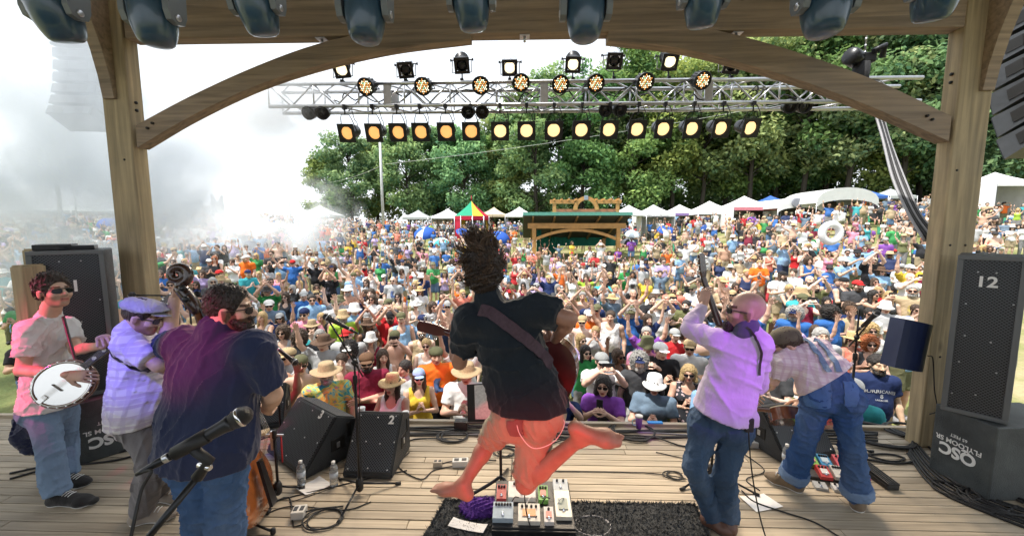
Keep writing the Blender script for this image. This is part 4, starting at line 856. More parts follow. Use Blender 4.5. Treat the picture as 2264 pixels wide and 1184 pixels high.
def dome_umbrella(px, py, wpx, Yt, cols, lab, tilt=(0, 0)):
 c = P(px, py, Yt); Rr = wpx / FPX * Yt / 2; n = 8; gz = float(ground(c[0], Yt)); e = empty('umbrella', (c[0], Yt, gz), lab, 'umbrella', 'umbrellas among the crowd'); Q = Matrix.Translation(c) @ Matrix.Rotation(tilt[0], 4, 'X') @ Matrix.Rotation(tilt[1], 4, 'Y')
 for k in range(n):
  V = []
  for i in range(6):
   t = i / 5; rr = Rr * math.sin(t * 1.45) / math.sin(1.45); z = Rr * .62 * math.cos(t * 1.45)
   for a in (2 * math.pi * k / n, 2 * math.pi * (k + .5) / n, 2 * math.pi * (k + 1) / n): f = 1 - .05 * t * (1 if abs(a - 2 * math.pi * (k + .5) / n) < 1e-6 else 0); V.append(Q @ Vector((rr * f * math.cos(a), rr * f * math.sin(a), z)))
  m = MB(); m.add(V, [(3 * i + j, 3 * i + j + 3, 3 * i + j + 4, 3 * i + j + 1) for i in range(5) for j in range(2)], True); m.build('canopy_panel', cols[k % len(cols)], e)
 m = MB(); m.tube([Q @ Vector((0, 0, Rr * .66)), (c[0], Yt, gz)], .02, 6); m.build('pole', M_ALU, e)
M_UB = cloth('royal_blue_nylon', (.03, .10, .42)); M_UW = cloth('white_nylon', (.72, .75, .78)); M_UK = cloth('black_nylon', (.03, .03, .035)); M_TE = cloth('teal_nylon', (.08, .45, .50))
for a in ((940, 519, 50, 33, (M_UB, M_UB, M_UW), 'blue and white dome shelter right of the pale pole', (.5, 0)), (1026, 520, 42, 32, (M_UB,), 'dark blue umbrella left of the jumping man hair', (.3, .5)), (1104, 528, 48, 29, (M_UB,), 'royal blue umbrella right of the jumping man head', (.5, .2)), (975, 538, 38, 28, (M_UW, M_TE), 'white and teal umbrella below the blue dome shelter', (.3, 0)),
          (1474, 515, 46, 31, (M_UB,), 'royal blue umbrella right of the pavilion', (.35, .2)), (1556, 512, 44, 32, (cloth('navy_nylon', (.02, .06, .22)),), 'navy umbrella right of the royal blue one', (.3, -.3)), (1389, 538, 36, 28, (M_UW, M_UK), 'black and white umbrella beside the right pavilion post', (.2, 0)), (1398, 520, 34, 30, (M_UW, cloth('grey_nylon', (.3, .36, .42))), 'grey white umbrella behind the black and white one', (.4, 0)),
          (240, 497, 40, 26, (M_UB,), 'blue umbrella left of the left post', (.6, .4)), (735, 515, 34, 36, (M_TE, M_UW), 'teal white umbrella near the smoke edge', (.4, 0))): dome_umbrella(*a)
# ------------------------------------------------------------------ loudspeakers
def grillehook(t, b, cur, mapped, mul):
 N = t.nodes.new; L = t.links.new
 vo = N('ShaderNodeTexVoronoi'); mp_ = mapped((1, 1, 1)); mp_.node.inputs['Rotation'].default_value = (0, 0, .785); L(mp_, vo.inputs['Vector']); vo.voronoi_dimensions = '2D'; vo.inputs['Scale'].default_value = 60; vo.inputs['Randomness'].default_value = 0.0
 r2 = N('ShaderNodeMapRange'); r2.inputs[1].default_value = .28; r2.inputs[2].default_value = .42; r2.inputs[3].default_value = .25; r2.inputs[4].default_value = 2.6
 L(vo.outputs['Distance'], r2.inputs[0]); hs = N('ShaderNodeHueSaturation'); L(r2.outputs[0], hs.inputs['Value']); L(cur, hs.inputs['Color']); return hs.outputs[0]
M_GRILL = mat('perforated_grille', (.030, .033, .037), .45, metal=.3, hook=grillehook)
M_CAB = mat('textured_black_cabinet', (.022, .024, .027), .5, noise=.5, nscale=4, color2=(.045, .05, .052), bump=.4, bscale=220)
M_SCUFF = mat('scuffed_black_case', (.035, .04, .042), .5, noise=.8, nscale=3.0, color2=(.10, .115, .115), bump=.3, bscale=120)
def panel(e, name, mt, M, size, bev=0.0):
 m = MB(); m.box((0, 0, 0), size, None, bev); o = obj_from(name, m.mesh(name, mt), e); o.matrix_local = Matrix.Translation(-Vector(e.location)) @ M; return o
def quadframe(a, b, c):
 """a = lower left, b = lower right, c = upper left of a face: x along a->b, y along a->c, z out"""
 a, b, c = Vector(a), Vector(b), Vector(c); x = (b - a).normalized(); y = (c - a); y = (y - x * x.dot(y)).normalized(); return frame(a, x, y, x.cross(y)), (b - a).length, (c - a).length
def cabinet_box(e, M, W, H_, D_, name, mt, bev=.012):
 m = MB(); m.box(M @ Vector((W / 2, H_ / 2, -D_ / 2)), (W, H_, D_), M.to_3x3(), bev); return m.build(name, mt, e)
def screws(e, M, pts, r=.006, zoff=.004):
 for (x, y) in pts: m = MB(); m.lathe([(r, 0), (r, .003), (r * .4, .005), (.001, .005)], M @ Matrix.Translation((x, y, zoff)), 8); m.build('screw', M_ALU, e)
def side_fill(ll, lr, ul, D_, num, numpos, flip, lab, pts, numsize=.11):
 M, W, H_ = quadframe(ll, lr, ul); e = empty('side_fill_loudspeaker', ll, lab, 'loudspeaker', 'numbered side-fill loudspeakers')
 cabinet_box(e, M, W, H_, D_, 'cabinet', M_CAB)
 b = .035; panel(e, 'grille', M_GRILL, M @ Matrix.Translation((W / 2, H_ / 2, .004)), (W - 2 * b, H_ - 2 * b, .008))
 m = MB()
 for (cx, cyy, dx, dy) in ((W / 2, b / 2, W, b), (W / 2, H_ - b / 2, W, b), (b / 2, H_ / 2, b, H_ - 2 * b), (W - b / 2, H_ / 2, b, H_ - 2 * b)): m.box(M @ Vector((cx, cyy, .010)), (dx, dy, .02), M.to_3x3(), .004)
 m.build('front_frame', mat('grey_frame', (.13, .14, .145), .5), e)
 lettering(num, numsize, M @ Matrix.Translation((numpos[0] * W, numpos[1] * H_, .012)) @ Matrix.Rotation(math.pi if flip else 0, 4, 'Z'), e, name='number', bold=.003)
 screws(e, M, [(x * W, y * H_) for x, y in pts], zoff=.008); return e, M, W, H_
SPTS = [(.4, .93), (.68, .93), (.35, .63), (.88, .66), (.3, .32), (.72, .34), (.5, .05), (.14, .9), (.9, .1), (.6, .52)]
# left: number 11 standing upside down on a low case
def facing(px1, px2, pyb, pyt, Y1, Y2):
 a = P(px1, pyb, Y1); b = P(px2, pyb, Y2); c = P(px1, pyt, Y1); z = min(a[2], b[2]); a[2] = b[2] = z; c[0], c[1] = a[0], a[1]; return a, b, c
ll = np.array(F(98, 893, .575)); lr = np.array(F(262, 862, .575)); ul = ll.copy(); ul[2] = P(82, 556, ll[1])[2]
e, M, W, H_ = side_fill(ll, lr, ul, .55, '11', (.50, .77), True, 'tall black loudspeaker with upside-down white number 11', SPTS, .14)
m = MB(); m.box(M @ Vector((.30 * W, H_ + .028, -.22)), (.5 * W, .05, .3), M.to_3x3(), .006); m.build('equipment_tray', M_BLACK, None); o = COL.objects['equipment_tray']; tag(o, 'flat black equipment case lying on loudspeaker 11', 'case')
m = MB(); m.box(M @ Vector((.62 * W, H_ + .022, -.18)), (.48 * W, .04, .22), M.to_3x3(), .006); tag(m.build('rack_unit', M_BLACKM, None), 'thin black rack unit in front of the flat case on loudspeaker 11', 'rack unit')
ll2 = np.array(F(165, 1032)); lr2 = np.array(F(322, 984)); ul2 = ll2 + (0, 0, .57)
M, W, H_ = quadframe(ll2, lr2, ul2); e = empty('transport_case', ll2, 'black case with upside-down FLYLOOM SL lettering under loudspeaker 11', 'case', 'lettered black cases under the side fills')
cabinet_box(e, M, W, H_, .5, 'case_body', M_SCUFF); X = M @ Matrix.Translation((.5 * W, .50 * H_, .004)) @ Matrix.Rotation(math.pi, 4, 'Z')
lettering('QSC', .135, X @ Matrix.Translation((0, .11, 0)), e, bold=.006, extrude=.001); lettering('FLYLOOM SL', .056, X @ Matrix.Translation((0, .015, 0)), e, bold=.001, extrude=.001); lettering('65 FEET', .042, X @ Matrix.Translation((0, -.055, 0)), e, extrude=.001)
# right: number 12 leaning on its case
ll = np.array(F(2079, 902, .605)); lr = np.array(F(2229, 938, .605)); ul = ll.copy(); ul[2] = P(2120, 563, ll[1])[2]
M, W, H_ = quadframe(ll, lr, ul)
e, M, W, H_ = side_fill(ll, lr, ul, .5, '12', (.46, .84), False, 'tall black loudspeaker with white number 12', [(.32, .9), (.58, .9), (.2, .7), (.86, .72), (.24, .5), (.62, .48), (.2, .33), (.75, .3), (.15, .12), (.5, .14)], .115)
m = MB(); m.lathe([(.001, 0), (.05, .012), (.09, .006), (.10, 0)], M @ Matrix.Translation((W + .002, H_ * .35, -.25)) @ Matrix.Rotation(R(90), 4, 'Y'), 16); m.build('port', M_BLUE, e)
a = np.array(F(2052, 1034)); b = np.array(F(2184, 1108)); M, W, H_ = quadframe((a[0], a[1], 0), (b[0], b[1], 0), (a[0], a[1], .6)); e = empty('transport_case', (a[0], a[1], 0), 'black case with upside-down FLYLOOM SR lettering under loudspeaker 12', 'case', 'lettered black cases under the side fills')
cabinet_box(e, M, W, .60, .75, 'case_body', M_SCUFF); X = M @ Matrix.Translation((.46 * W, .33, .004)) @ Matrix.Rotation(math.pi, 4, 'Z')
lettering('QSC', .13, X @ Matrix.Translation((0, .075, 0)), e, bold=.005, extrude=.001); lettering('FLYLOOM SR', .055, X @ Matrix.Translation((0, -.005, 0)), e, bold=.001, extrude=.001); lettering('65 FEET', .036, X @ Matrix.Translation((0, -.06, 0)), e, extrude=.001)
m = MB(); m.lathe([(.05, -.002), (.045, .004), (.02, -.004), (.001, -.004)], M @ Matrix.Translation((W, .3, -.3)) @ Matrix.Rotation(R(90), 4, 'Y'), 16); m.build('side_port', M_BLACK, e)
# small blue-black loudspeaker bracketed to the right post
a = P(1978, 812, 3.25); b = P(2040, 820, 3.5); c = P(1992, 704, 3.25); M, W, H_ = quadframe(a, b, c); e = empty('bracket_loudspeaker', b, 'glossy dark blue loudspeaker on a bracket at the right post', 'loudspeaker')
m = MB(); V = []
for i in range(9):
 t = i / 8; V.append((t * W, .06 * math.sin(math.pi * t)))
m2 = [(x, z) for x, z in V] + [(W, -.10), (.06, -.12)]
Mx = M @ frame((0, 0, 0), (1, 0, 0), (0, 0, 1), (0, -1, 0)); m.prism(m2, -H_, 0, M @ Matrix(((1, 0, 0, 0), (0, 0, -1, 0), (0, 1, 0, 0), (0, 0, 0, 1)))); m.build('cabinet', mat('navy_cabinet', (.012, .022, .075), .42, noise=.2, nscale=4), e)
m = MB(); m.box(M @ Vector((W + .035, H_ * .5, -.05)), (.05, H_ * 1.02, .06), M.to_3x3()); br = m.build('bracket', M_BLACKM, e); screws(e, M, [(W + .035, H_ * t) for t in (.08, .2, .35, .5, .65, .8, .92)], .006, -.018)
m = MB(); m.tube(smoothpath([M @ Vector((W, H_ * .35, .01)), M @ Vector((W + .09, H_ * .3, .02)), P(2066, 860, 3.5), P(2072, 905, 3.55), P(2055, 915, 3.6)], 6), .005, 6); m.build('speaker_lead', M_RUBBER, e)
# ------------------------------------------------------------------ floor monitor wedges
def wedge(near_l, near_r, yaw_depth, topz, ledge, lab, num=None, numpos=(.78, .86), side=1, port=True, numsize=.1):
 """near_l / near_r = floor points of the low front edge as seen from the stage; the grille slopes up and away from it"""
 a = Vector(near_l); b = Vector(near_r); x = (b - a); W = x.length; x.normalize(); back = Vector((-x.y, x.x, 0)); 
 prof = [(0, 0), (0, .045), (yaw_depth * .62, topz), (yaw_depth, topz * .80), (yaw_depth, .0)]
 e = empty('monitor_wedge', a, lab, 'monitor speaker', 'floor monitor wedges along the stage front')
 M = frame(a, back, (0, 0, 1), back.cross(Vector((0, 0, 1)))); 
 if M.to_3x3().col[2].dot(x) < 0: M = frame(a, back, (0, 0, 1), x)
 bm = bmesh.new(); n = len(prof); V0 = [bm.verts.new(a + back * p[0] + Vector((0, 0, p[1] + .002))) for p in prof]; V1 = [bm.verts.new(b + back * p[0] + Vector((0, 0, p[1] + .002))) for p in prof]
 bm.faces.new(V0); bm.faces.new(list(reversed(V1)))
 for i in range(n): bm.faces.new((V0[i], V1[i], V1[(i + 1) % n], V0[(i + 1) % n]))
 bmesh.ops.recalc_face_normals(bm, faces=bm.faces); bmesh.ops.bevel(bm, geom=list(bm.edges), offset=.012, segments=2, affect='EDGES')
 me = bpy.data.meshes.new('cabinet'); bmesh.ops.translate(bm, verts=bm.verts, vec=-a); bm.to_mesh(me); bm.free(); me.materials.append(M_CAB); obj_from('cabinet', me, e)
 p0 = a + Vector((0, 0, .047)); p1 = b + Vector((0, 0, .047)); p2 = a + back * yaw_depth * .62 + Vector((0, 0, topz + .002)); G, gw, gh = quadframe(p0, p1, p2)
 panel(e, 'grille', M_GRILL, G @ Matrix.Translation((gw / 2, gh / 2, .004)), (gw - .035, gh - .035, .009), .003)
 screws(e, G, [(gw * fx, gh * fy) for fx, fy in ((.12, .93), (.5, .9), (.88, .93), (.06, .5), (.35, .5), (.65, .47), (.94, .5), (.1, .07), (.5, .09), (.9, .07))], .006, .008)
 if num: lettering(num, numsize, G @ Matrix.Translation((gw * numpos[0], gh * numpos[1], .011)), e, name='number', bold=.003)
 for sgn, pt in ((1, b), (-1, a)):
  S = frame(pt, back, (0, 0, 1), x * sgn)
  q = S.to_3x3(); MB().box(pt + back * yaw_depth * .62 + Vector((0, 0, topz * .42)), (.13, .11, .012), q, .004).build('handle_recess', M_HOLE, e); MB().box(pt + back * yaw_depth * .84 + Vector((0, 0, topz * .62)), (.04, .13, .012), q, .004).build('handle_slot', M_HOLE, e)
  m = MB(); m.box(pt + back * yaw_depth * .62 + Vector((0, 0, topz * .40)) + x * sgn * .007, (.03, .05, .006), q, .002); m.build('connector_plate', M_ALU, e)
 return e, G, gw, gh
wedge(F(757, 1057), F(866, 1061), .50, .44, 0, 'black monitor wedge with white number 2', '2', (.80, .86))
a3 = np.array(F(590, 1000)); b3 = np.array(F(672, 1062)); wedge(a3, b3, .50, .44, 0, 'black monitor wedge with white number 3 turned towards the left', '3', (.72, .90))
a4 = np.array(F(1742, 1035)); b4 = np.array(F(1850, 1010)); wedge(a4 + (.0, .03, 0), b4, .46, .42, 0, 'unnumbered monitor wedge behind the legs of the bending guitarist')
a5 = np.array(F(505, 985)); b5 = np.array(F(585, 978)); wedge(a5 + (0, .25, 0), b5 + (0, .3, 0), .4, .40, 0, 'monitor wedge mostly hidden behind the double bass')
# ------------------------------------------------------------------ microphones and stands
M_MESHB = mat('mic_mesh', (.09, .09, .095), .35, metal=.9, bump=1.0, bscale=500); M_MICB = mat('mic_body', (.03, .031, .034), .38, metal=.3)
def microphone(p, d, label, s=1.0, text=False):
 """p = centre of the ball, d = direction from ball to tail"""
 d = Vector(d).normalized(); A = align(p, d, (0, 0, 1)); e = empty('microphone', p, label, 'microphone'); D = Matrix.Diagonal((s, s, s, 1))
 m = MB(); m.lathe([(.001, -.026), (.012, -.025), (.02, -.019), (.0255, -.006), (.026, .004), (.0245, .016), (.021, .026)], A @ D, 28); m.build('grille_ball', M_MESHB, e)
 m = MB(); m.lathe([(.0262, -.001), (.0272, .001), (.0272, .005), (.0262, .007)], A @ D, 28); m.build('grille_ring', M_CHROME if s > 1 else M_ALU, e)
 m = MB(); m.lathe([(.0215, .026), (.0215, .034), (.0185, .046), (.0165, .08), (.0135, .150), (.0125, .160), (.012, .17)], A @ D, 24); m.build('body', M_MICB, e)
 m = MB(); m.lathe([(.0105, .17), (.0105, .205), (.0085, .215), (.007, .235), (.0045, .25)], A @ D, 18); m.build('cable_plug', M_BLACKM, e)
 m = MB(); m.lathe([(.0112, .176), (.0114, .178), (.0114, .186), (.0112, .188)], A @ D, 18); m.build('plug_ring', M_ALU, e)
 return e, A @ D
def tripod(name, base, h, lab, r=.30, rot=0.0, knob=True):
 e = empty(name, base, lab, 'mic stand', 'black microphone stands'); b = Vector(base)
 m = MB(); m.tube([b + Vector((0, 0, .10)), b + Vector((0, 0, min(h, .95)))], .0105, 10); m.build('lower_tube', M_BLACKM, e)
 m = MB(); m.tube([b + Vector((0, 0, min(h, .93))), b + Vector((0, 0, h))], .0078, 10); m.build('upper_tube', M_BLACKM, e)
 m = MB(); m.lathe([(.014, -.03), (.018, -.02), (.018, .03), (.012, .04)], Matrix.Translation(b + Vector((0, 0, min(h, .94)))), 12); m.build('clutch', M_RUBBER, e)
 m = MB(); m.lathe([(.016, .03), (.028, .05), (.03, .11), (.018, .14)], Matrix.Translation(b), 12); m.build('hub', M_RUBBER, e)
 for k in range(3):
  a = rot + 2 * math.pi * k / 3; d = Vector((math.cos(a), math.sin(a), 0)); m = MB(); m.tube([b + Vector((0, 0, .09)) + d * .02, b + d * r + Vector((0, 0, .012))], .008, 8); lg = m.build('leg', M_BLACKM, e)
  m = MB(); m.tube([b + d * (r - .03) + Vector((0, 0, .016)), b + d * (r + .015) + Vector((0, 0, .012))], .0125, 8); m.build('rubber_foot', M_RUBBER, e)
 return e
def boom(e, a, b, lab=None):
 m = MB(); a = Vector(a); b = Vector(b); d = (b - a).normalized(); m.tube([a - d * .14, b], .0065, 8); m.build('boom_arm', M_BLACKM, e); m = MB(); m.lathe([(.016, -.02), (.02, -.01), (.02, .01), (.016, .02)], align(a, d.orthogonal()), 12); m.build('boom_joint', M_RUBBER, e)
def cable(pts, r, lab, group=None, mt=None, n=6, cat='cable', name='cable'):
 m = MB(); m.tube(smoothpath(pts, n), r, 6); o = m.build(name, mt or M_RUBBER); return tag(o, lab, cat, group)
# big vocal microphone in the foreground
pm = P(534, 920, 1.30); tail = P(322, 1037, 1.18)
e, A = microphone(pm, tail - pm, 'large black vocal microphone in the near foreground', 1.32)
m = MB(); cl = A @ Vector((0, 0, .125)); dd = (Vector(tail) - Vector(pm)).normalized(); m.tube([A @ Vector((0, 0, .085)), A @ Vector((0, 0, .165))], [.0262, .0235], 18)
st = empty('foreground_mic_stand', P(300, 1230, 1.05), 'black stand with clip holding the foreground microphone', 'mic stand'); m.build('mic_clip', M_RUBBER, st)
sw = Vector(P(462, 1018, 1.245)); m = MB(); m.tube([Vector(A @ Vector((0, 0, .13))), sw, Vector(P(436, 1055, 1.235))], [.016, .019, .02], 12); m.build('clip_swivel', M_RUBBER, st)
m = MB(); m.lathe([(.008, -.03), (.011, -.025), (.011, .025), (.008, .03)], align(P(452, 1030, 1.24), (1, -.3, 0)), 12); m.build('swivel_bolt', M_CHROME, st)
m = MB(); m.tube([P(440, 1050, 1.235), P(330, 1184, 1.15), P(250, 1290, 1.1)], .0115, 12); m.build('boom_arm', M_BLACKM, st)
q0 = Vector(P(250, 1290, 1.1)); m = MB(); m.tube([q0 + Vector((0, 0, .05)), (q0.x, q0.y, .03)], .012, 10); m.build('stand_tube', M_BLACKM, st); m = MB(); m.lathe([(.13, 0), (.13, .02), (.05, .03), (.015, .05)], Matrix.Translation((q0.x, q0.y, 0.001)), 20); m.build('round_base', M_BLACKM, st)
cable([A @ Vector((0, 0, .245)), P(335, 1040, 1.17), P(312, 1085, 1.15), P(290, 1184, 1.1), P(270, 1300, 1.08)], .0055, 'black cable hanging from the foreground microphone')
# centre-left boom stand
b = np.array(F(796, 1092)); b[2] = 0; e = tripod('mic_stand', b, 1.08, 'mic stand with long boom in front of wedge 2', .30, R(25)); j = Vector((b[0], b[1], 1.08)); mp = P(722, 700, 2.72); boom(e, j, mp)
microphone(mp, P(752, 716, 2.74) - mp, 'black microphone on the boom in front of wedge 2')
cable([P(752, 716, 2.74), P(765, 770, 2.76), j + Vector((.03, -.01, 0)), j + Vector((.02, .0, -.5)), Vector((b[0] + .02, b[1] - .02, .14)), Vector((b[0] - .15, b[1] + .12, .01)), Vector((b[0] - .5, b[1] - .12, .01))], .0035, 'thin black cable running down the boom stand before wedge 2')
# stand behind the bass player
b = np.array(F(622, 975)); b[2] = 0; e = tripod('mic_stand', b, 1.02, 'mic stand rising behind the double bass', .26, R(70)); j = Vector((b[0] - .03, b[1], 1.02)); mp = P(652, 800, 3.0); boom(e, j, mp); microphone(mp, P(630, 783, 3.02) - mp, 'small microphone pointing right beside the bass player arm')
# low stand at the bass
b = np.array(F(616, 1100)); b[2] = 0; e = tripod('instrument_mic_stand', b, .52, 'short chrome and black stand beside the double bass bridge', .17, R(40)); m = MB(); m.bar((b[0] - .1, b[1], .52), (b[0] + .07, b[1], .52), .012, .012); m.bar((b[0] - .02, b[1], .40), (b[0] - .02, b[1], .55), .02, .02); m.build('cross_bar', M_ALU, e); m = MB(); m.tube([(b[0] + .05, b[1], .52), (b[0] + .05, b[1], .3)], .006, 6); m.build('red_clip', mat('red_plastic', (.5, .02, .03), .4), e)
# right stand before the bending man
b = np.array((3.02, 3.50, 0)); e = tripod('mic_stand', b, 1.38, 'mic stand behind the bending guitarist', .28, R(10)); j = Vector(P(1886, 745, 3.5)); j.x = b[0]; j.y = b[1]; boom(e, j, P(1938, 694, 3.3)); microphone(P(1938, 692, 3.3), P(1905, 722, 3.4) - P(1938, 692, 3.3), 'microphone on the stand behind the bending guitarist')
b = np.array(F(1572, 1060)); b[2] = 0; e = tripod('mic_stand', b, .9, 'mic stand half hidden behind the bald guitarist', .33, R(205))
b = np.array((-3.0, 3.35, 0)); e = tripod('mic_stand', b, 1.5, 'mic stand hidden behind the flat-capped guitarist', .26, .3); mp = P(292, 652, 3.1); boom(e, (b[0], b[1], 1.5), mp); microphone(mp, P(290, 680, 3.15) - mp, 'dark foam-covered microphone above the flat cap')
# ------------------------------------------------------------------ music stand with sheets
b = np.array(F(1108, 1082)); b[2] = 0; e = empty('music_stand', b, 'black music stand tilted before the jumping guitarist', 'music stand')
m = MB(); m.tube([(b[0], b[1], .08), (b[0] - .02, b[1] + .12, .78)], .012, 10); m.build('pole', M_BLACKM, e)
for k in range(3):
 a = R(200 + 120 * k); m = MB(); m.tube(smoothpath([(b[0], b[1], .12), (b[0] + .1 * math.cos(a), b[1] + .1 * math.sin(a), .07), (b[0] + .26 * math.cos(a), b[1] + .26 * math.sin(a), .012)], 4), .013, 8); m.build('leg', M_BLACKM, e)
M, W, H_ = quadframe(P(1035, 930, 3.0), P(1112, 930, 2.80), P(1018, 852, 3.15)); W = .46; m = MB(); m.box(M @ Vector((W / 2, .14, 0)), (W, .29, .006), M.to_3x3()); m.box(M @ Vector((W / 2, -.01, .025)), (W, .006, .05), M.to_3x3()); m.build('desk', M_BLACK, e)
o = MB(); o.box(M @ Vector((W * .42, .145, .008)), (.2, .26, .004), M.to_3x3()); tag(o.build('sheet_music', mat('printed_sheet', (.8, .8, .79), .7, noise=.5, nscale=60, stretch=(.02, 1, 1), color2=(.35, .35, .36)), None), 'printed sheet on the black music stand', 'paper', 'paper sheets on the stage')
# ------------------------------------------------------------------ rug, papers, cloth, bottles, cups, cans
rugc = [F(985, 1108), F(1535, 1118), F(1600, 1260), F(900, 1260)]; cz = np.mean(rugc, axis=0); re_ = empty('rug', (cz[0], cz[1], 0), 'charcoal shag rug under the pedalboard', 'rug')
n = 60; m = MB(); V = []
for i in range(n + 1):
 for j in range(40 + 1):
  s_, t = i / n, j / 40; p = (rugc[0] * (1 - s_) + rugc[1] * s_) * (1 - t) + (rugc[3] * (1 - s_) + rugc[2] * s_) * t; V.append((p[0] + random.uniform(-.004, .004), p[1] + random.uniform(-.004, .004), .008 + random.uniform(0, .010)))
m.add(V, [(i * 41 + j, i * 41 + j + 1, (i + 1) * 41 + j + 1, (i + 1) * 41 + j) for i in range(n) for j in range(40)], True); m.build('rug_backing', mat('charcoal_shag', (.055, .06, .064), .95, noise=.6, nscale=30, bump=1.0, bscale=120), re_)
rr = np.random.default_rng(3); nt_ = 14000; s_ = rr.random(nt_); t = rr.random(nt_); s_[:1600] = rr.choice([0.0, 1.0], 1600); t[1600:3000] = 0
A4 = [np.array(p) for p in rugc]; p = (A4[0] * (1 - s_)[:, None] + A4[1] * s_[:, None]) * (1 - t)[:, None] + (A4[3] * (1 - s_)[:, None] + A4[2] * s_[:, None]) * t[:, None]
dv = rr.normal(size=(nt_, 3)) * .013; dv[:, 2] = np.abs(dv[:, 2]) * .7 + .010; sd_ = rr.normal(size=(nt_, 3)) * .004; sd_[:, 2] = 0; p[:, 2] = .010
V = np.stack([p - sd_, p + sd_, p + dv], 1).reshape(-1, 3); tufts = obj_from('pile', mesh_from('pile', V - np.array((cz[0], cz[1], 0)), np.arange(nt_ * 3).reshape(-1, 3), False, [mat('charcoal_pile', (.075, .08, .085), .95, noise=.5, nscale=5)]), re_); tufts['kind'] = 'stuff'
def sheet(c4, lab, z=.004, curl=.02, name='paper_sheet', mt=None):
 c4 = [np.array(F(*c)) for c in c4]; V = []; n = 8
 for i in range(n + 1):
  for j in range(n + 1):
   s_, t = i / n, j / n; p = (c4[0] * (1 - s_) + c4[1] * s_) * (1 - t) + (c4[3] * (1 - s_) + c4[2] * s_) * t; V.append((p[0], p[1], z + curl * (abs(2 * s_ - 1) ** 3) * (1 - .5 * t)))
 m = MB(); m.add(V, [(i * (n + 1) + j, i * (n + 1) + j + 1, (i + 1) * (n + 1) + j + 1, (i + 1) * (n + 1) + j) for i in range(n) for j in range(n)], True); return tag(m.build(name, mt or mat('printed_sheet', (.8, .8, .79), .7, noise=.5, nscale=60, stretch=(.02, 1, 1), color2=(.35, .35, .36))), lab, 'paper', 'paper sheets on the stage')
sheet(((648, 1080), (706, 1056), (734, 1072), (676, 1096)), 'set list paper on the deck beside the water bottles', .004, .018)
sheet(((1003, 1152), (1079, 1168), (1068, 1186), (990, 1170)), 'narrow white paper strip on the charcoal rug', .026, .012)
sheet(((1634, 1098), (1688, 1092), (1732, 1120), (1672, 1132)), 'white paper on the deck right of the bald guitarist', .004, .006, mt=M_PAPER)
def bottle(px, py, lab, h=.21):
 g = np.array(F(px, py)); e = empty('water_bottle', (g[0], g[1], 0), lab, 'bottle', 'clear water bottles on the deck'); A = Matrix.Translation((g[0], g[1], .001)) @ Matrix.Diagonal((1, 1, h / .21, 1))
 m = MB(); m.lathe([(.028, 0), (.033, .006)] + [(.033 - .0016 * (k % 2), .012 + .011 * k) for k in range(12)] + [(.032, .15), (.024, .172), (.0135, .185), (.0135, .192)], A, 18); m.build('bottle_body', mat('clear_plastic', (.80, .84, .86), .12, trans=.75), e)
 m = MB(); m.lathe([(.0145, .19), (.0145, .207), (.001, .208)], A, 14); m.build('cap', M_WHITE, e); m = MB(); m.lathe([(.0337, .075), (.0337, .12)], A, 18); m.build('label_band', mat('bottle_label', (.62, .68, .74), .5), e)
bottle(667, 1070, 'water bottle standing beside wedge 3'); bottle(739, 1072, 'water bottle standing between wedge 3 and wedge 2'); bottle(1737, 1030, 'water bottle behind the cuff of the bending guitarist')
def can(px, py, c, lab):
 g = np.array(F(px, py)); e = empty('drink_can', (g[0], g[1], 0), lab, 'can', 'drink cans by the left case'); A = Matrix.Translation((g[0], g[1], .001)); m = MB(); m.lathe([(.026, 0), (.032, .008), (.032, .108), (.027, .118)], A, 18); m.build('can_body', mat('can_' + lab[:6], c, .3, metal=.6, noise=.5, nscale=25, color2=(.5, .5, .55)), e); m = MB(); m.lathe([(.027, .118), (.026, .120), (.024, .116), (.001, .116)], A, 18); m.build('lid', M_ALU, e)
can(216, 1012, (.18, .08, .30), 'purple drink can by the left case'); can(249, 1003, (.05, .07, .10), 'dark silver drink can by the left case')
def cup(px, py, c, lab, h=.13, lid=True, handle=False):
 g = np.array(F(px, py, .04)); e = empty('cup', (g[0], min(g[1], 3.99), .037), lab, 'cup', 'cups along the stage edge'); A = Matrix.Translation(e.location); m = MB(); m.lathe([(.028, 0), (.038, h), (.035, h), (.026, .006), (.001, .006)], A, 18); m.build('cup_body', mat('cup_' + lab[:8], c, .35, noise=.2, nscale=20), e)
 if handle: m = MB(); m.tube(smoothpath([A @ Vector((-.03, 0, .10)), A @ Vector((-.065, 0, .085)), A @ Vector((-.06, 0, .04)), A @ Vector((-.028, 0, .03))], 5), .006, 6); m.build('handle', mat('mint_plastic', (.4, .7, .6), .4), e)
 if lid: m = MB(); m.lathe([(.039, h - .004), (.039, h + .008), (.03, h + .012), (.001, h + .012)], A, 18); m.build('lid', M_WHITE, e)
cup(1412, 945, (.16, .06, .24), 'purple travel mug with handle on the stage edge', .13, True, True); cup(897, 934, (.62, .5, .42), 'paper cup on the stage edge beside wedge 2', .12); cup(802, 922, (.75, .76, .78), 'white cup behind the mic stand of wedge 2', .12)
m = MB(); g = F(1453, 941, .04); m.box((g[0], 3.985, .044), (.16, .05, .014), bev=.005); tag(m.build('blue_plastic_case', mat('bright_blue', (.02, .30, .75), .4)), 'flat bright blue case on the stage edge', 'case')
# purple cloth bundle on the rug
c = np.array(F(1066, 1132)); pr = [ell(c + np.array((.0, 0, .04)), (.13, .07, .05), None, .03), ell(c + np.array((-.06, -.02, .03)), (.07, .06, .045), None, .03), ell(c + np.array((.09, .03, .03)), (.09, .045, .03), None, .03), wrinkle(.010, 60, 3)]
v, q = sdf_mesh(pr, .007); tag(obj_from('cloth_bundle', mesh_from('cloth_bundle', v, q, True, [mat('purple_fleece', (.10, .03, .26), .9, bump=.4, bscale=200)])), 'crumpled purple cloth bag on the rug', 'cloth bag')
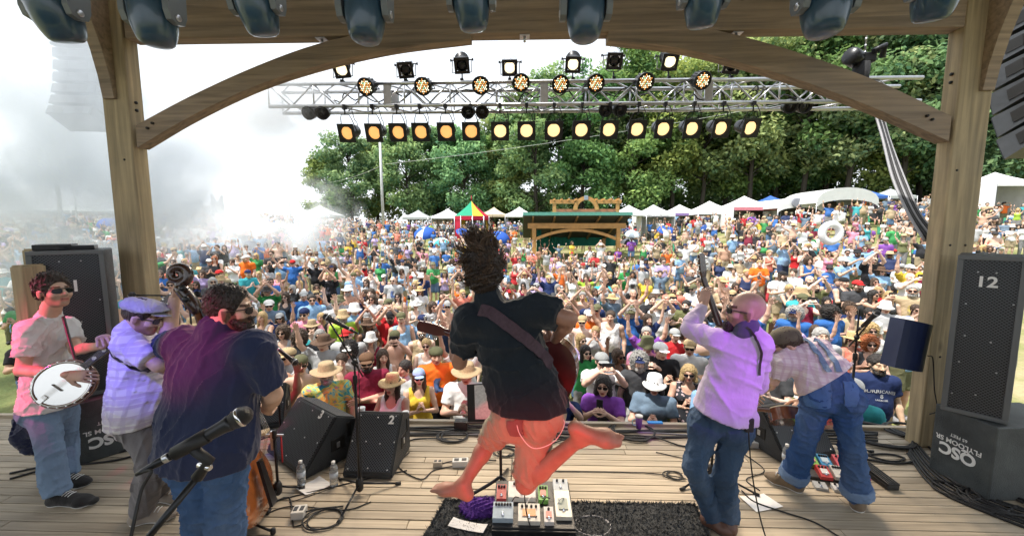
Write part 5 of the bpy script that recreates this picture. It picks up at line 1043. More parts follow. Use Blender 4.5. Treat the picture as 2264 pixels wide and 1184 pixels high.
# ------------------------------------------------------------------ pedalboards
def pedal(e, M, x, y, w_, d_, h_, c, knobs=3, sw=True, plate=None, z0=.0):
 """M: board frame, x/y position, slanted top"""
 nm = 'pedal_%02d%02d%02d' % tuple(int(99 * q) for q in c); pe = MB(); V = [(-w_ / 2, -d_ / 2, 0), (w_ / 2, -d_ / 2, 0), (w_ / 2, d_ / 2, 0), (-w_ / 2, d_ / 2, 0), (-w_ / 2, -d_ / 2, h_ * .62), (w_ / 2, -d_ / 2, h_ * .62), (w_ / 2, d_ / 2, h_), (-w_ / 2, d_ / 2, h_)]
 T = M @ Matrix.Translation((x, y, z0)); pe.add([T @ Vector(p) for p in V], [(0, 3, 2, 1), (4, 5, 6, 7), (0, 1, 5, 4), (1, 2, 6, 5), (2, 3, 7, 6), (3, 0, 4, 7)])
 b = pe.build('effect_pedal', mat(nm, c, .35, noise=.12, nscale=30), e); hz = lambda yy: h_ * (.81 + .38 * yy / d_ * .5 * 2 * .5)
 for k in range(knobs):
  m = MB(); m.lathe([(.009, 0), (.008, .014), (.001, .0145)], T @ Matrix.Translation(((k + .5) / knobs * w_ * .85 - w_ * .425, d_ * .30, h_ * .92)), 8); kn = m.build('knob', M_BLACK if sum(c) > .5 else M_WHITE, None); kn.parent = b; kn.location = -Vector((0, 0, 0)); kn.data.transform(Matrix.Translation(-Vector(e.location)))
 if sw: m = MB(); m.lathe([(.010, 0), (.010, .006), (.006, .007), (.006, .016), (.001, .017)], T @ Matrix.Translation((0, -d_ * .28, h_ * .68)), 10); kn = m.build('foot_switch', M_CHROME, None); kn.parent = b; kn.data.transform(Matrix.Translation(-Vector(e.location)))
 if plate: m = MB(); m.box(T @ Vector((0, -d_ * .05, h_ * .85)), (w_ * .6, d_ * .4, .008), (T @ Matrix.Rotation(math.atan2(h_ * .38, d_), 4, 'X')).to_3x3()); kn = m.build('plate', mat('plate_%d' % int(plate[0] * 100), plate, .5), None); kn.parent = b; kn.data.transform(Matrix.Translation(-Vector(e.location)))
c0 = np.array(F(1088, 1184)); c1 = np.array(F(1272, 1186)); W = c1[0] - c0[0]; D_ = .44; e = empty('pedalboard', (c0[0], c0[1], .012), 'black pedalboard crowded with white and green pedals on the rug', 'pedalboard', 'guitar pedalboards')
M = Matrix.Translation((c0[0], c0[1], .02)) @ Matrix.Rotation(R(6), 4, 'X'); m = MB(); m.box(M @ Vector((W / 2, D_ / 2, .03)), (W, D_, .035), M.to_3x3(), .006); m.box(M @ Vector((W / 2, .0, .012)), (W, .03, .05), M.to_3x3(), .004); m.build('board', M_BLACK, e); k = W / .56
for (x, y, w_, d_, h_, c, kn, pl) in ((.07, .10, .14, .12, .06, (.42, .52, .60), 6, None), (.25, .09, .15, .13, .055, (.68, .66, .60), 4, (.75, .4, .2)), (.385, .08, .065, .11, .05, (.72, .68, .66), 1, (.7, .3, .25)), (.05, .28, .07, .12, .05, (.42, .06, .06), 3, None),
 (.20, .29, .20, .13, .065, (.70, .69, .66), 3, None), (.355, .27, .07, .12, .055, (.18, .42, .10), 3, (.7, .72, .6)), (.49, .18, .11, .22, .05, (.72, .69, .60), 0, (.30, .34, .30)), (.49, .36, .11, .09, .05, (.55, .60, .64), 2, None)): pedal(e, M, x * k, y, w_ * k, d_, h_, c, kn, True, pl, .048)
for i in range(4): m = MB(); x = (.12 + .11 * i) * k; m.tube(smoothpath([M @ Vector((x, .17, .08)), M @ Vector((x + .03, .19, .12)), M @ Vector((x + .06, .22, .09))], 4), .004, 5); m.build('patch_lead', M_WHITE if i % 2 else M_RUBBER, e)
cable([M @ Vector((.30 * k, .05, .1)), P(1175, 1165, 2.5), P(1162, 1120, 2.35), P(1160, 1050, 2.2), P(1168, 985, 2.12)], .004, 'black guitar cable rising from the pedalboard to the jumping man')
g = np.array(F(1795, 1060)); e = empty('pedalboard', (g[0], g[1], 0), 'small pedalboard with green, blue and red pedals by the bending man', 'pedalboard', 'guitar pedalboards'); M = Matrix.Translation((g[0], g[1], .01)) @ Matrix.Rotation(R(-14), 4, 'Z') @ Matrix.Rotation(R(8), 4, 'X')
m = MB(); m.box(M @ Vector((.19, .12, .015)), (.42, .26, .03), M.to_3x3(), .005); m.build('board', M_BLACK, e)
for (x, y, c, kn, pl) in ((.05, .17, (.22, .48, .08), 4, (.7, .8, .65)), (.155, .18, (.05, .26, .50), 4, (.5, .62, .7)), (.28, .2, (.62, .10, .12), 2, None), (.09, .03, (.55, .05, .05), 3, (.72, .7, .68)), (.20, .05, (.66, .64, .58), 4, None), (.37, .08, (.50, .03, .06), 2, None)): pedal(e, M, x, y, .085, .12, .05, c, kn, True, pl, .03)
for (px, py, c, lab) in ((1813, 1078, (.45, .46, .46), 'small silver tuner pedal by the bending man'), (1848, 1082, (.75, .75, .73), 'tiny white switch by the bending man')):
 g = np.array(F(px, py)); pe = empty('stomp_box', (g[0], g[1], 0), lab, 'pedal'); pedal(pe, Matrix.Translation((g[0], g[1], .001)) @ Matrix.Rotation(R(-15), 4, 'Z'), 0, 0, .09 if px < 1820 else .05, .07, .035, c, 1)
a, b = np.array(F(1912, 1040)), np.array(F(1972, 1082)); e = empty('volume_pedal', a, 'long black rocker volume pedal right of the bending man', 'pedal'); ang = math.atan2(b[1] - a[1], b[0] - a[0]); M = Matrix.Translation(((a + b) / 2)) @ Matrix.Rotation(ang, 4, 'Z'); m = MB(); m.box(M @ Vector((0, 0, .022)), (.27, .10, .04), M.to_3x3(), .008); m.build('base', M_BLACK, e)
M2 = M @ Matrix.Translation((0, 0, .06)) @ Matrix.Rotation(R(4), 4, 'Y'); m = MB(); m.box(M2.translation, (.28, .095, .02), M2.to_3x3(), .006); tp = m.build('treadle', M_RUBBER, e)
for k in range(4): m = MB(); m.box(M2 @ Vector((0, -.033 + .022 * k, .012)), (.26, .008, .006), M2.to_3x3()); m.build('tread_rib', M_CAB, e)
# ------------------------------------------------------------------ stage boxes and leads
def stagebox(px, py, lab, c=(.5, .5, .48), s=(.12, .07, .06), rz=0):
 g = np.array(F(px, py)); e = empty('power_box', (g[0], g[1], 0), lab, 'power box', 'power boxes on the deck'); q = Matrix.Rotation(rz, 3, 'Z'); m = MB(); m.box((g[0], g[1], s[2] / 2 + .001), s, q, .006); m.build('box_body', mat('box_%d' % int(c[0] * 100), c, .5), e)
 m = MB()
 for k in (-1, 1): m.box(Vector((g[0], g[1], s[2] + .002)) + q @ Vector((k * s[0] * .24, 0, 0)), (s[0] * .3, s[1] * .5, .004), q)
 m.build('socket', M_BLACK, e); m = MB(); m.tube(smoothpath([Vector((g[0], g[1], s[2] * .5)) + q @ Vector((s[0] * .5, 0, 0)), Vector((g[0], g[1], .03)) + q @ Vector((s[0] * .5 + .08, .02, 0)), Vector((g[0], g[1], .008)) + q @ Vector((s[0] * .5 + .25, .05, 0))], 5), .006, 6); m.build('lead', M_RUBBER, e)
stagebox(662, 1140, 'cream power box on the deck left of the boom stand foot', (.62, .60, .55), (.09, .09, .06), R(10)); stagebox(1018, 1028, 'grey power strip left of the jumping man foot', (.60, .60, .58), (.14, .07, .055), R(5)); stagebox(968, 1030, 'black and white cable connector beside the power strip', (.45, .40, .33), (.08, .05, .05), R(4))
stagebox(1662, 985, 'silver twin box behind the bald guitarist legs', (.5, .5, .5), (.2, .1, .06), R(-5)); stagebox(1020, 948, 'dark cable box near the stage edge behind the music stand', (.03, .03, .03), (.14, .09, .10), 0)
def coil(cx, cyy, r, turns, rad, lab, mt=None, tail=None):
 c = np.array(F(cx, cyy)); pts = []; n = int(turns * 10)
 for k in range(n): a = 2 * math.pi * k / 10; rr_ = r * (1 + .12 * math.sin(k * .7) + .05 * random.uniform(-1, 1)); pts.append((c[0] + rr_ * math.cos(a) + .02 * math.sin(k * .31), c[1] + rr_ * .8 * math.sin(a), rad + rad * 1.5 * (k / n) + .002))
 for q in (tail or []): g = F(*q); pts.append((g[0], g[1], rad + .001))
 return cable(pts, rad, lab, 'cables lying on the stage', mt, 3)
coil(712, 1150, .13, 2.5, .0055, 'loosely coiled black cable beside the cream power box', None, ((650, 1165), (640, 1100), (590, 1120)))
coil(1488, 1052, .07, 3, .0045, 'small coil of black cable on the open deck left of the bald man', None, ((1420, 1045), (1250, 1042), (1150, 1040)))
coil(1000, 965, .14, 4, .007, 'coiled cables at the stage edge left of the jumping man', None, ((930, 970), (905, 975)))
coil(1395, 956, .22, 3, .008, 'large coil with red plug at the stage edge by the purple mug', None, ((1500, 985), (1540, 990))); coil(1245, 955, .16, 3, .007, 'coil of cable at the stage edge right of the jumping man', None, ((1180, 990), (1110, 985)))
coil(1930, 962, .30, 5, .010, 'big coil of thick black cable right of the bending man', None, ((2010, 1005), (2020, 1020), (1980, 1026), (1905, 1015))); coil(2005, 955, .2, 3, .010, 'second thick coil of cable in front of the right post', None, ((2050, 985), (2110, 1040), (2180, 1090)))
coil(2200, 1112, .2, 3.5, .010, 'coiled black cables in front of the right case', None, ((2240, 1140),)); coil(1115, 1000, .09, 4, .004, 'tangle of thin leads behind the music stand pole', None, ((1130, 1060),)); coil(1310, 1165, .12, 2.4, .0045, 'loops of lead on the rug right of the pedalboard', M_WHITE if False else mat('grey_cable', (.3, .3, .32), .5), ((1262, 1150),))
coil(2110, 1090, .14, 1.4, .009, 'open loop of black cable at the lower right', None, ((2190, 1135), (2250, 1120)))
for i in range(9):
 off = i * 5 + random.uniform(-2, 2); rad = random.choice((.006, .008, .010)); pts = [F(x, 944 + off * .45 + 5 * math.sin(x * .01 + i) + (x - 600) * .008) for x in range(380, 2060, 120)]; pts = [(p[0], min(p[1], 3.93), rad + .002) for p in pts]
 cable(pts, rad, 'long black cable, ' + nth(i) + ' from the edge, along the stage front', 'cables lying on the stage', mat('grey_cable', (.3, .3, .32), .5) if i == 4 else None, 4)
for i in range(7):
 pts = [F(2030 - i * 4, 985 + i * 3), F(2062 - i * 3, 1022 + i * 6), F(2110 - i * 3, 1060 + i * 6), F(2190, 1102 + i * 6), F(2290, 1135 + i * 7)]; cable([(p[0], p[1], .011 + .004 * (i % 2)) for p in pts], .010, 'thick cable, ' + nth(i) + ' from the case, in the bundle along the right case', 'cables lying on the stage')
for i, (pp, lab, rad) in enumerate(((((22, 1060), (120, 1035), (250, 1020), (330, 1000), (430, 985)), 'black cable on the deck behind the banjo player', .009), (((22, 1048), (110, 1030), (230, 1008), (320, 990), (420, 975)), 'upper black cable on the deck behind the banjo player', .009), (((1640, 1085), (1668, 1110), (1740, 1135), (1800, 1155), (1860, 1190)), 'black lead snaking right of the white paper', .0055), (((905, 1000), (880, 1030), (930, 1060), (960, 1040), (1010, 1030)), 'lead from wedge 2 to the power strip', .005), (((600, 1110), (700, 1085), (800, 1062), (900, 1040)), 'thin lead crossing in front of wedge 2', .0045), (((1450, 1000), (1540, 1018), (1600, 1012), (1640, 1010)), 'thin lead running behind the bald guitarist', .0045), (((560, 1150), (640, 1120), (760, 1128), (820, 1110)), 'lead from the bass to the boom stand', .0045), (((1640, 1000), (1690, 1040), (1650, 1060), (1680, 1085)), 'loop of lead right of the bald guitarist knees', .0045), (((1870, 990), (1960, 1020), (2000, 1015), (1960, 1005), (1900, 1008)), 'thick loop of cable right of the bending man', .009))):
 cable([(*F(*q)[:2], rad + .002) for q in pp], rad, lab, 'cables lying on the stage')
g = np.array(F(985, 1096)); e = empty('sunglasses_on_deck', (g[0], g[1], 0), 'purple sunglasses lying on the deck by the rug', 'sunglasses')
for sx in (-1, 1): m = MB(); m.lathe([(.024, 0), (.026, .003), (.024, .006)], align((g[0] + sx * .03, g[1], .026), (.2 * sx, -1, .2)), 14); m.build('lens', M_BLACKM if sx < 0 else M_ALU, e)
m = MB(); m.tube([(g[0] - .06, g[1], .028), (g[0] + .06, g[1], .028)], .004, 6); m.tube([(g[0] - .058, g[1], .028), (g[0] - .05, g[1] + .12, .006)], .0035, 6); m.build('frame', mat('purple_plastic', (.2, .05, .4), .3), e)
# ------------------------------------------------------------------ the musicians
def skinhook(t, b, cur, mapped, mul):
 b.inputs['Subsurface Weight'].default_value = 0.08; b.inputs['Subsurface Radius'].default_value = (.02, .008, .004); b.inputs['Subsurface Scale'].default_value = .6; return cur
M_SKIN = mat('skin', (1, 1, 1), .45, objcol=True, vcol=True, noise=.2, nscale=14, bump=.08, bscale=180)
M_HAIR = mat('hair', (1, 1, 1), .42, objcol=True, noise=.5, nscale=70, bump=.9, bscale=90, bstretch=(1, 1, .25))
M_COT = mat('cotton', (1, 1, 1), .85, objcol=True, noise=.14, nscale=5, bump=1.0, bscale=10, bstretch=(1, 1, .5), spec=.25, sheen=.2)
M_LEATH = mat('dark_leather', (.03, .026, .024), .4, noise=.3, nscale=20)
def denimhook(t, b, cur, mapped, mul):
 N = t.nodes.new; L = t.links.new; n = N('ShaderNodeTexNoise'); L(mapped((1, 1, .35)), n.inputs['Vector']); n.inputs['Scale'].default_value = 5; n.inputs['Detail'].default_value = 6
 mr = N('ShaderNodeMapRange'); mr.inputs[1].default_value = .42; mr.inputs[2].default_value = .72; mr.inputs[4].default_value = .28; L(n.outputs[0], mr.inputs[0]); x = N('ShaderNodeMix'); x.data_type = 'RGBA'; L(mr.outputs[0], x.inputs[0]); L(cur, x.inputs[6]); x.inputs[7].default_value = (.26, .36, .52, 1); return x.outputs[2]
M_DENIM = mat('denim', (1, 1, 1), .85, objcol=True, noise=.25, nscale=3, bump=1.0, bscale=13, bstretch=(1, 1, .7), spec=.2, hook=denimhook)
def plaidhook(c1, c2, sc):
 def h(t, b, cur, mapped, mul):
  N = t.nodes.new; L = t.links.new; out_ = cur
  for axis, c, s_, wd in ((2, c1, sc, .82), (0, c2, sc * .8, .80), (2, c2, sc * .5, .9)):
   w_ = N('ShaderNodeTexWave'); w_.wave_type = 'BANDS'; w_.bands_direction = 'XYZ'[axis]; w_.inputs['Scale'].default_value = s_; w_.inputs['Distortion'].default_value = 1.2; w_.inputs['Detail'].default_value = 1; w_.inputs['Detail Scale'].default_value = .8; L(mapped((1, 1, 1)), w_.inputs['Vector'])
   mr = N('ShaderNodeMapRange'); mr.inputs[1].default_value = wd - .1; mr.inputs[2].default_value = wd; mr.inputs[4].default_value = .6; L(w_.outputs['Fac'], mr.inputs[0]); x = N('ShaderNodeMix'); x.data_type = 'RGBA'; L(mr.outputs[0], x.inputs[0]); L(out_, x.inputs[6]); x.inputs[7].default_value = (*c, 1); out_ = x.outputs[2]
  return out_
 return h
M_PLAID = mat('plaid_cotton', (.80, .78, .80), .85, bump=.45, bscale=10, hook=plaidhook((.52, .42, .55), (.58, .52, .66), 5.0), spec=.25)
M_STRIPE = mat('striped_cotton', (.74, .70, .70), .85, bump=.45, bscale=10, hook=plaidhook((.60, .48, .54), (.56, .44, .50), 8.0), spec=.25)
def bvh_of(v, q): return BVHTree.FromPolygons([Vector(p) for p in v], [list(map(int, f)) for f in q])
def pxhit(bvh, px, py):
 h = bvh.ray_cast(Vector((0, 0, CAM_H)), Vector(ray(px, py))); return h
def pxsurf(bvh, l):
 o = []
 for (px, py) in l:
  h = pxhit(bvh, px, py); o.append(np.array(h[0]) if h[0] is not None else P(px, py, o[-1][1] if o else 2.3))
 return o
def ribbon(bvh, pts, width, off=.011, th=.004, n=10):
 """a strap laid on a body: path points are pulled onto the surface"""
 P_ = smoothpath(pts, n); m = MB(); V = []; prev = None; loc = []
 for p in P_:
  h = bvh.find_nearest(Vector(p)); loc.append((h[0] + h[1] * off, h[1]) if h[0] is not None else (Vector(p), Vector((0, 0, 1))))
 for _ in range(2): loc = [loc[0]] + [((loc[i - 1][0] + loc[i][0] * 2 + loc[i + 1][0]) / 4, (loc[i - 1][1] + loc[i][1] + loc[i + 1][1]).normalized()) for i in range(1, len(loc) - 1)] + [loc[-1]]
 for i, (c, nn_) in enumerate(loc):
  t = (loc[min(i + 1, len(loc) - 1)][0] - loc[max(i - 1, 0)][0]).normalized(); s_ = t.cross(nn_).normalized() * width / 2; V += [c - s_, c + s_, c + s_ + nn_ * th, c - s_ + nn_ * th]
 k = len(loc); m.add(V, [(4 * i + j, 4 * i + (j + 1) % 4, 4 * i + 4 + (j + 1) % 4, 4 * i + 4 + j) for i in range(k - 1) for j in range(4)] + [(3, 2, 1, 0), (4 * k - 4, 4 * k - 3, 4 * k - 2, 4 * k - 1)], False); return m
def fillJ(J):
 J = {k: np.asarray(v, float) for k, v in J.items()}
 if 'chest' not in J: J['chest'] = (J['shL'] + J['shR']) * .5 * .62 + (J['hiL'] + J['hiR']) * .5 * .38 + 0
 if 'pelvis' not in J: J['pelvis'] = (J['hiL'] + J['hiR']) / 2 + nrm(J['neck'] - (J['hiL'] + J['hiR']) / 2) * .06
 J['up'] = nrm(J['neck'] - J['pelvis']); J['front'] = nrm(np.cross(J['up'], nrm(J['shR'] - J['shL'])))
 return J
def hairshell(H, M, s, seed=0, thick=.018, back=.02, line=.045, vol=1.0, wr=.006, side=True):
 """short hair: a shell over the skull, open at the face"""
 T = lambda x, y, z: H + M @ (np.array((x, y, z)) * s)
 p = [ell(T(0, -.016, .038), np.array((.077 + thick, .098 + thick, .088 + thick * vol)) * s, M, .01), wrinkle(wr, 110, seed, (1, 1, .6)),
         cut(T(0, .062, .03), M @ np.array((0, 1, -.55))), cut(T(0, -.02, -.075 if back > .03 else -.055), M @ np.array((0, .35, -1.0)))]
 if side: p += [ell(T(.095, .008, -.018), np.array((.03, .034, .042)) * s, M, .01, '-'), ell(T(-.095, .008, -.018), np.array((.03, .034, .042)) * s, M, .01, '-')]
 return p
def shades(H, M, s, mt_lens, mt_fr, parent, wrap=.0, off=None):
 T = lambda x, y, z: Vector(H + M @ (np.array((x, y, z)) * s)); Mx = Matrix([list(r_) for r_ in M]); e = MB()
 fr = MB(); fr.tube([T(-.066, .086, .006), T(-.03, .104, .010), T(0, .108, .010), T(.03, .104, .010), T(.066, .086, .006)], .0035 * s, 6)
 for sx in (-1, 1): fr.tube([T(sx * .066, .086, .006), T(sx * .079, .02, .004), T(sx * .081, -.02, -.004)], .0032 * s, 6)
 g = fr.build('sunglasses', mt_fr, parent)
 for sx in (-1, 1):
  V = []; n = 10
  for i in range(n):
   a = 2 * math.pi * i / n; V.append(T(sx * (.034 + .029 * math.cos(a) * (1 if sx > 0 else 1)), .104 - .016 * ((.034 + sx * sx * .029 * math.cos(a)) / .06) ** 2, -.006 + .021 * math.sin(a) * (1.0 if math.sin(a) < 0 else .8)))
  V2 = [v + Vector(M @ np.array((0, .004, 0))) for v in V]; m = MB(); m.add(V + V2, [tuple(reversed(range(n))), tuple(range(n, 2 * n))] + [(i, (i + 1) % n, n + (i + 1) % n, n + i) for i in range(n)]); o = m.build('lens', mt_lens, parent); o.parent = g
 return g
M_SHADE = mat('dark_lens', (.008, .009, .011), .22, spec=.35)
def person_base(J): b = (J['anL'] + J['anR']) / 2; return np.array((b[0], b[1], 0.0))
def build_person(label, J, B, skin, base=None, head=None, shirt=None, pants=None, shoes=None, bare=False, cat='person', group=None, hb=.0085, hh=.0055, hands=None, beard=0, stub=0, brow=(.25, .17, .12), hs=1.0, smile=0):
 J = fillJ(J); B = dict(BR, **B); base = person_base(J) if base is None else np.asarray(base, float); e = empty('person', base, label, cat, group); H, M = J['head'], J['HM']
 prims = torso_prims(J, B, -.006) + [cone(J['neck'], H + M @ np.array((0, -.018, -.06)) * hs, B['ne'] * 1.1, B['ne'] * .95, .035)]
 for s_ in 'LR':
  prims += arm_prims(J, B, s_) + leg_prims(J, B, s_)
  if bare: prims += foot_prims(J, B, s_) + toe_prims(J, s_)
 v1, q1 = sdf_mesh(prims, hb)
 v2, q2 = sdf_mesh(head_prims(H, M, hs) + [cone(J['neck'] * .6 + H * .4, H + M @ np.array((0, -.018, -.06)) * hs, B['ne'] * .98, B['ne'] * .93, .03)], hh)
 parts = [(v1, q1), (v2, q2)]; cols = [np.ones((len(v1), 3)), face_color(v2, H, M, hs, beard, brow, stub)]
 for s_ in 'LR':
  hd = (hands or {}).get(s_)
  if hd is None: continue
  fd = hd.get('fd', J['wr' + s_] - J['el' + s_]); v, q = sdf_mesh(hand_prims(J['wr' + s_], fd, np.asarray(hd['pn'], float), hd['side'], hd.get('curl', .6), hd.get('sp', .08), hd.get('s', 1.0), hd.get('curls'), hd.get('thumb', .5)), .0042); parts.append((v, q)); cols.append(np.ones((len(v), 3)))
 v, q = join_np(parts); me = mesh_from('body', v - base, q, True, [M_SKIN], np.concatenate(cols)); obj_from('body', me, e, color=skin); out = {'e': e, 'J': J, 'B': B, 'base': base}
 if shirt:
  g = shirt.get('g', .016); gh = max(g, (pants or {}).get('g', 0) + shirt.get('gx', .024)); pr = torso_prims(J, B, g) + [cone(J.get('waist', J['chest'] * .42 + J['pelvis'] * .58), J['pelvis'], B['waw'] + g, B['pew'] + gh, .05, wdir=J['hiR'] - J['hiL'], da=B['wad'] + g, db=B['ped'] + gh)]
  lowp = J['pelvis'] - J['up'] * (shirt.get('len', .06) + .10) if 'hem' not in J else J['hem'] - J['up'] * .05
  pr.append(cone(J['pelvis'], lowp, B['pew'] + gh, B['pew'] + gh + shirt.get('flare', .01), .05, wdir=J['hiR'] - J['hiL'], da=B['ped'] + gh + .012, db=B['ped'] + gh + .02 + shirt.get('flare', .01)))
  for s_ in 'LR': pr += capend(arm_prims(J, B, s_, g * .9, 0, shirt.get('sl', .62), shirt.get('r1', .024)), *((J['sh' + s_], J['el' + s_], shirt.get('sl', .62)) if shirt.get('sl', .62) <= 1 else (J['el' + s_], J['wr' + s_], shirt['sl'] - 1)))
  pr.append(cone(J['neck'] - J['up'] * .02, J['neck'] + nrm(H - J['neck']) * .018, B['ne'] * 1.15 + .012, B['ne'] * 1.02 + .010, .03))
  pr.append(wrinkle(shirt.get('wr', .0045), shirt.get('wf', 34), shirt.get('seed', 1), shirt.get('wst', (1, 1, .55))))
  hp = J['hem'] if 'hem' in J else J['pelvis'] - J['up'] * shirt.get('len', .06)
  pr.append(cut(hp, shirt.get('hemn', -J['up'])))
  v, q = sdf_mesh(pr, shirt.get('h', .0085)); out['shirt_v'], out['shirt_q'] = v, q; out['shirt'] = obj_from(shirt.get('name', 'shirt'), mesh_from('shirt', v - base, q, True, [shirt.get('mat', M_COT)]), e, color=shirt.get('c', (.5, .5, .5)))
 if pants:
  g = pants.get('g', .014); wst = J['pelvis'] + J['up'] * pants.get('rise', .07); pr = [cone(wst, J['pelvis'], B['waw'] * .98 + g, B['pew'] + g, .05, wdir=J['hiR'] - J['hiL'], da=B['wad'] + g, db=B['ped'] + g)]
  for s_ in 'LR': tt_ = pants.get('to', 1.97); pr += capend(leg_prims(J, B, s_, g, tt_, pants.get('gk', g + .008), pants.get('flare', .012)), *((J['hi' + s_], J['kn' + s_], tt_) if tt_ <= 1 else (J['kn' + s_], J['an' + s_], tt_ - 1))); pr.append(ell(J['hi' + s_] - J['front'] * .03 - J['up'] * .02, (.095 + g * .6, .095 + g * .6, .10 + g * .6), None, .04)) if pants.get('seat', True) else None
  pr.append(wrinkle(pants.get('wr', .005), pants.get('wf', 36), pants.get('seed', 4), (1, 1, .9))); pr.append(cut(wst, J['up']))
  v, q = sdf_mesh(pr, .0085); out['pants_v'], out['pants_q'] = v, q; out['pants'] = obj_from(pants.get('name', 'trousers'), mesh_from('trousers', v - base, q, True, [pants.get('mat', M_DENIM)]), e, color=pants.get('c', (.2, .3, .45)))
 if shoes:
  for s_ in 'LR':
   pr = foot_prims(J, B, s_, .010) + [cut(J['an' + s_] + np.array((0, 0, .045)), (0, 0, 1))]; v, q = sdf_mesh(pr, .0065); z0 = v[:, 2].min(); sh = obj_from('shoe', mesh_from('shoe', v - base, q, True, [shoes['mat']]), e, color=shoes.get('c', (.1, .1, .1)))
   lo_ = v[v[:, 2] < z0 + .03]; pr = [(op, k, f, l, u) for (op, k, f, l, u) in foot_prims(J, B, s_, .014)] + [cut((0, 0, z0 + .022), (0, 0, 1)), cut((0, 0, z0 - .004), (0, 0, -1))]; v, q = sdf_mesh(pr, .0065); so = obj_from('sole', mesh_from('sole', v - base, q, True, [shoes.get('sole', M_RUBBER)]), None); so.parent = sh
   if shoes.get('laces'):
    d = nrm(J['to' + s_] - J['an' + s_]); sd_ = nrm(np.cross(d, (0, 0, 1))); m = MB(); bv = bvh_of(*sdf_mesh(foot_prims(J, B, s_, .012), .01))
    for k in range(4):
     c = J['an' + s_] + d * (.045 + .022 * k) + np.array((0, 0, .02)); pts = []
     for t_ in (-1, 0, 1): hh_ = bv.find_nearest(Vector(c + sd_ * t_ * .028)); pts.append(hh_[0] + hh_[1] * .002)
     m.tube(pts, .0035, 5)
    lc = m.build('laces', M_WHITE, None, off=base); lc.parent = sh
 return out
def child(out, name, v, q, mt, color=None, smooth=True): return obj_from(name, mesh_from(name, v - out['base'], q, smooth, [mt]), out['e'], color=color)
def jpx(d):   # joints given as (px, py, depth)
 return {k: P(*v) for k, v in d.items()}
SK1, SK2 = (.62, .40, .29), (.66, .44, .33)
# ---- banjo player at the left
J = jpx(dict(head=(119, 645, 2.80), neck=(107, 702, 2.82), shR=(66, 728, 2.70), shL=(146, 722, 2.94), elR=(50, 818, 2.62), wrR=(150, 828, 2.52), elL=(170, 772, 2.86), wrL=(226, 764, 2.62), hiL=(136, 902, 2.90), hiR=(90, 905, 2.76), knR=(112, 1000, 2.70), anR=(128, 1092, 2.74), toR=(206, 1104, 2.74), knL=(148, 985, 2.96), anL=(146, 1052, 2.96), toL=(192, 1062, 2.92), chest=(103, 770, 2.84)))
J['anR'] = F(128, 1092, .085); J['anL'] = F(147, 1052, .085); J['toR'] = F(206, 1106, .035); J['toL'] = F(192, 1064, .035); J['HM'] = head_axes((.95, -.16, .20), (-.2, .05, 1))
o1 = build_person('person in white T-shirt and jeans playing a banjo at far left', J, dict(chw=.128, chd=.09, waw=.118, wad=.085, pew=.136, ped=.10, sh=.058, ua=.044, fa=.038, th=.076, kn=.05, ca=.05), SK1, hands=dict(R=dict(pn=(-.25, .85, -.45), side=1, curl=.55, fd=(.95, .1, -.1)), L=dict(pn=(.5, -.3, .7), side=-1, curl=1.25, fd=(.5, -.3, .8))), stub=.45,
 shirt=dict(c=(.74, .73, .72), sl=.66, g=.018, len=.02, seed=3, wr=.005, name='t_shirt'), pants=dict(c=(.20, .29, .42), g=.012, gk=.020, flare=.022, seed=7, wr=.005), shoes=dict(mat=M_COT, c=(.025, .024, .024), sole=M_WHITE, laces=True))
H, HM = o1['J']['head'], o1['J']['HM']; v, q = sdf_mesh(hairshell(H, HM, 1.0, 2, .011, .02, vol=2.8, wr=.007), .006); child(o1, 'hair', v, q, M_HAIR, (.045, .028, .02)); shades(H, HM, 1.0, M_SHADE, M_LEATH, o1['e'])
dk = jpx(dict(a=(78, 905, 2.86), b=(62, 960, 2.88), c=(100, 900, 2.84), d=(50, 930, 2.9))); v, q = sdf_mesh([cone(dk['c'], dk['b'], .06, .085, .04), cone(dk['a'], dk['d'], .05, .06, .04), cone(dk['b'], dk['b'] + (0, 0, -.12), .08, .05, .05), wrinkle(.008, 45, 5)], .010); child(o1, 'tied_sweatshirt', v, q, M_COT, (.015, .02, .06))
# ---- flat-capped guitarist
J = jpx(dict(head=(316, 700, 2.60), neck=(283, 735, 2.58), shR=(283, 762, 2.45), shL=(318, 752, 2.78), elR=(352, 808, 2.42), wrR=(398, 818, 2.60), elL=(388, 790, 2.85), wrL=(412, 742, 2.80), hiR=(300, 925, 2.50), hiL=(338, 922, 2.68), knR=(338, 1030, 2.42), anR=(313, 1130, 2.50), toR=(385, 1142, 2.56), knL=(378, 1020, 2.62), anL=(352, 1105, 2.72), toL=(412, 1118, 2.72), chest=(303, 812, 2.60)))
for k_ in ('toR', 'toL'): J[k_][2] = .038
for k_ in ('anR', 'anL'): J[k_][2] = .09
J['HM'] = head_axes((.88, .30, -.28), (.25, .1, 1))
o2 = build_person('person in grey flat cap and pale plaid shirt behind the bass player', J, dict(chw=.15, chd=.12, waw=.155, wad=.13, pew=.155, th=.08, belly=.10), SK2, hands=dict(R=dict(pn=(0, .9, -.3), side=1, curl=.7), L=dict(pn=(.3, -.5, .5), side=-1, curl=.9)), stub=.6, brow=(.28, .17, .10),
 shirt=dict(mat=M_PLAID, c=(1, 1, 1), sl=.74, g=.020, r1=.032, gx=.048, len=.06, flare=.01, seed=9, wr=.005), pants=dict(mat=M_COT, c=(.20, .19, .20), g=.014, gk=.018, flare=.014, seed=2, wr=.005), shoes=dict(mat=M_COT, c=(.34, .29, .24), sole=M_WHITE, laces=True))
H, HM = o2['J']['head'], o2['J']['HM']; T = lambda x, y, z: H + HM @ np.array((x, y, z))
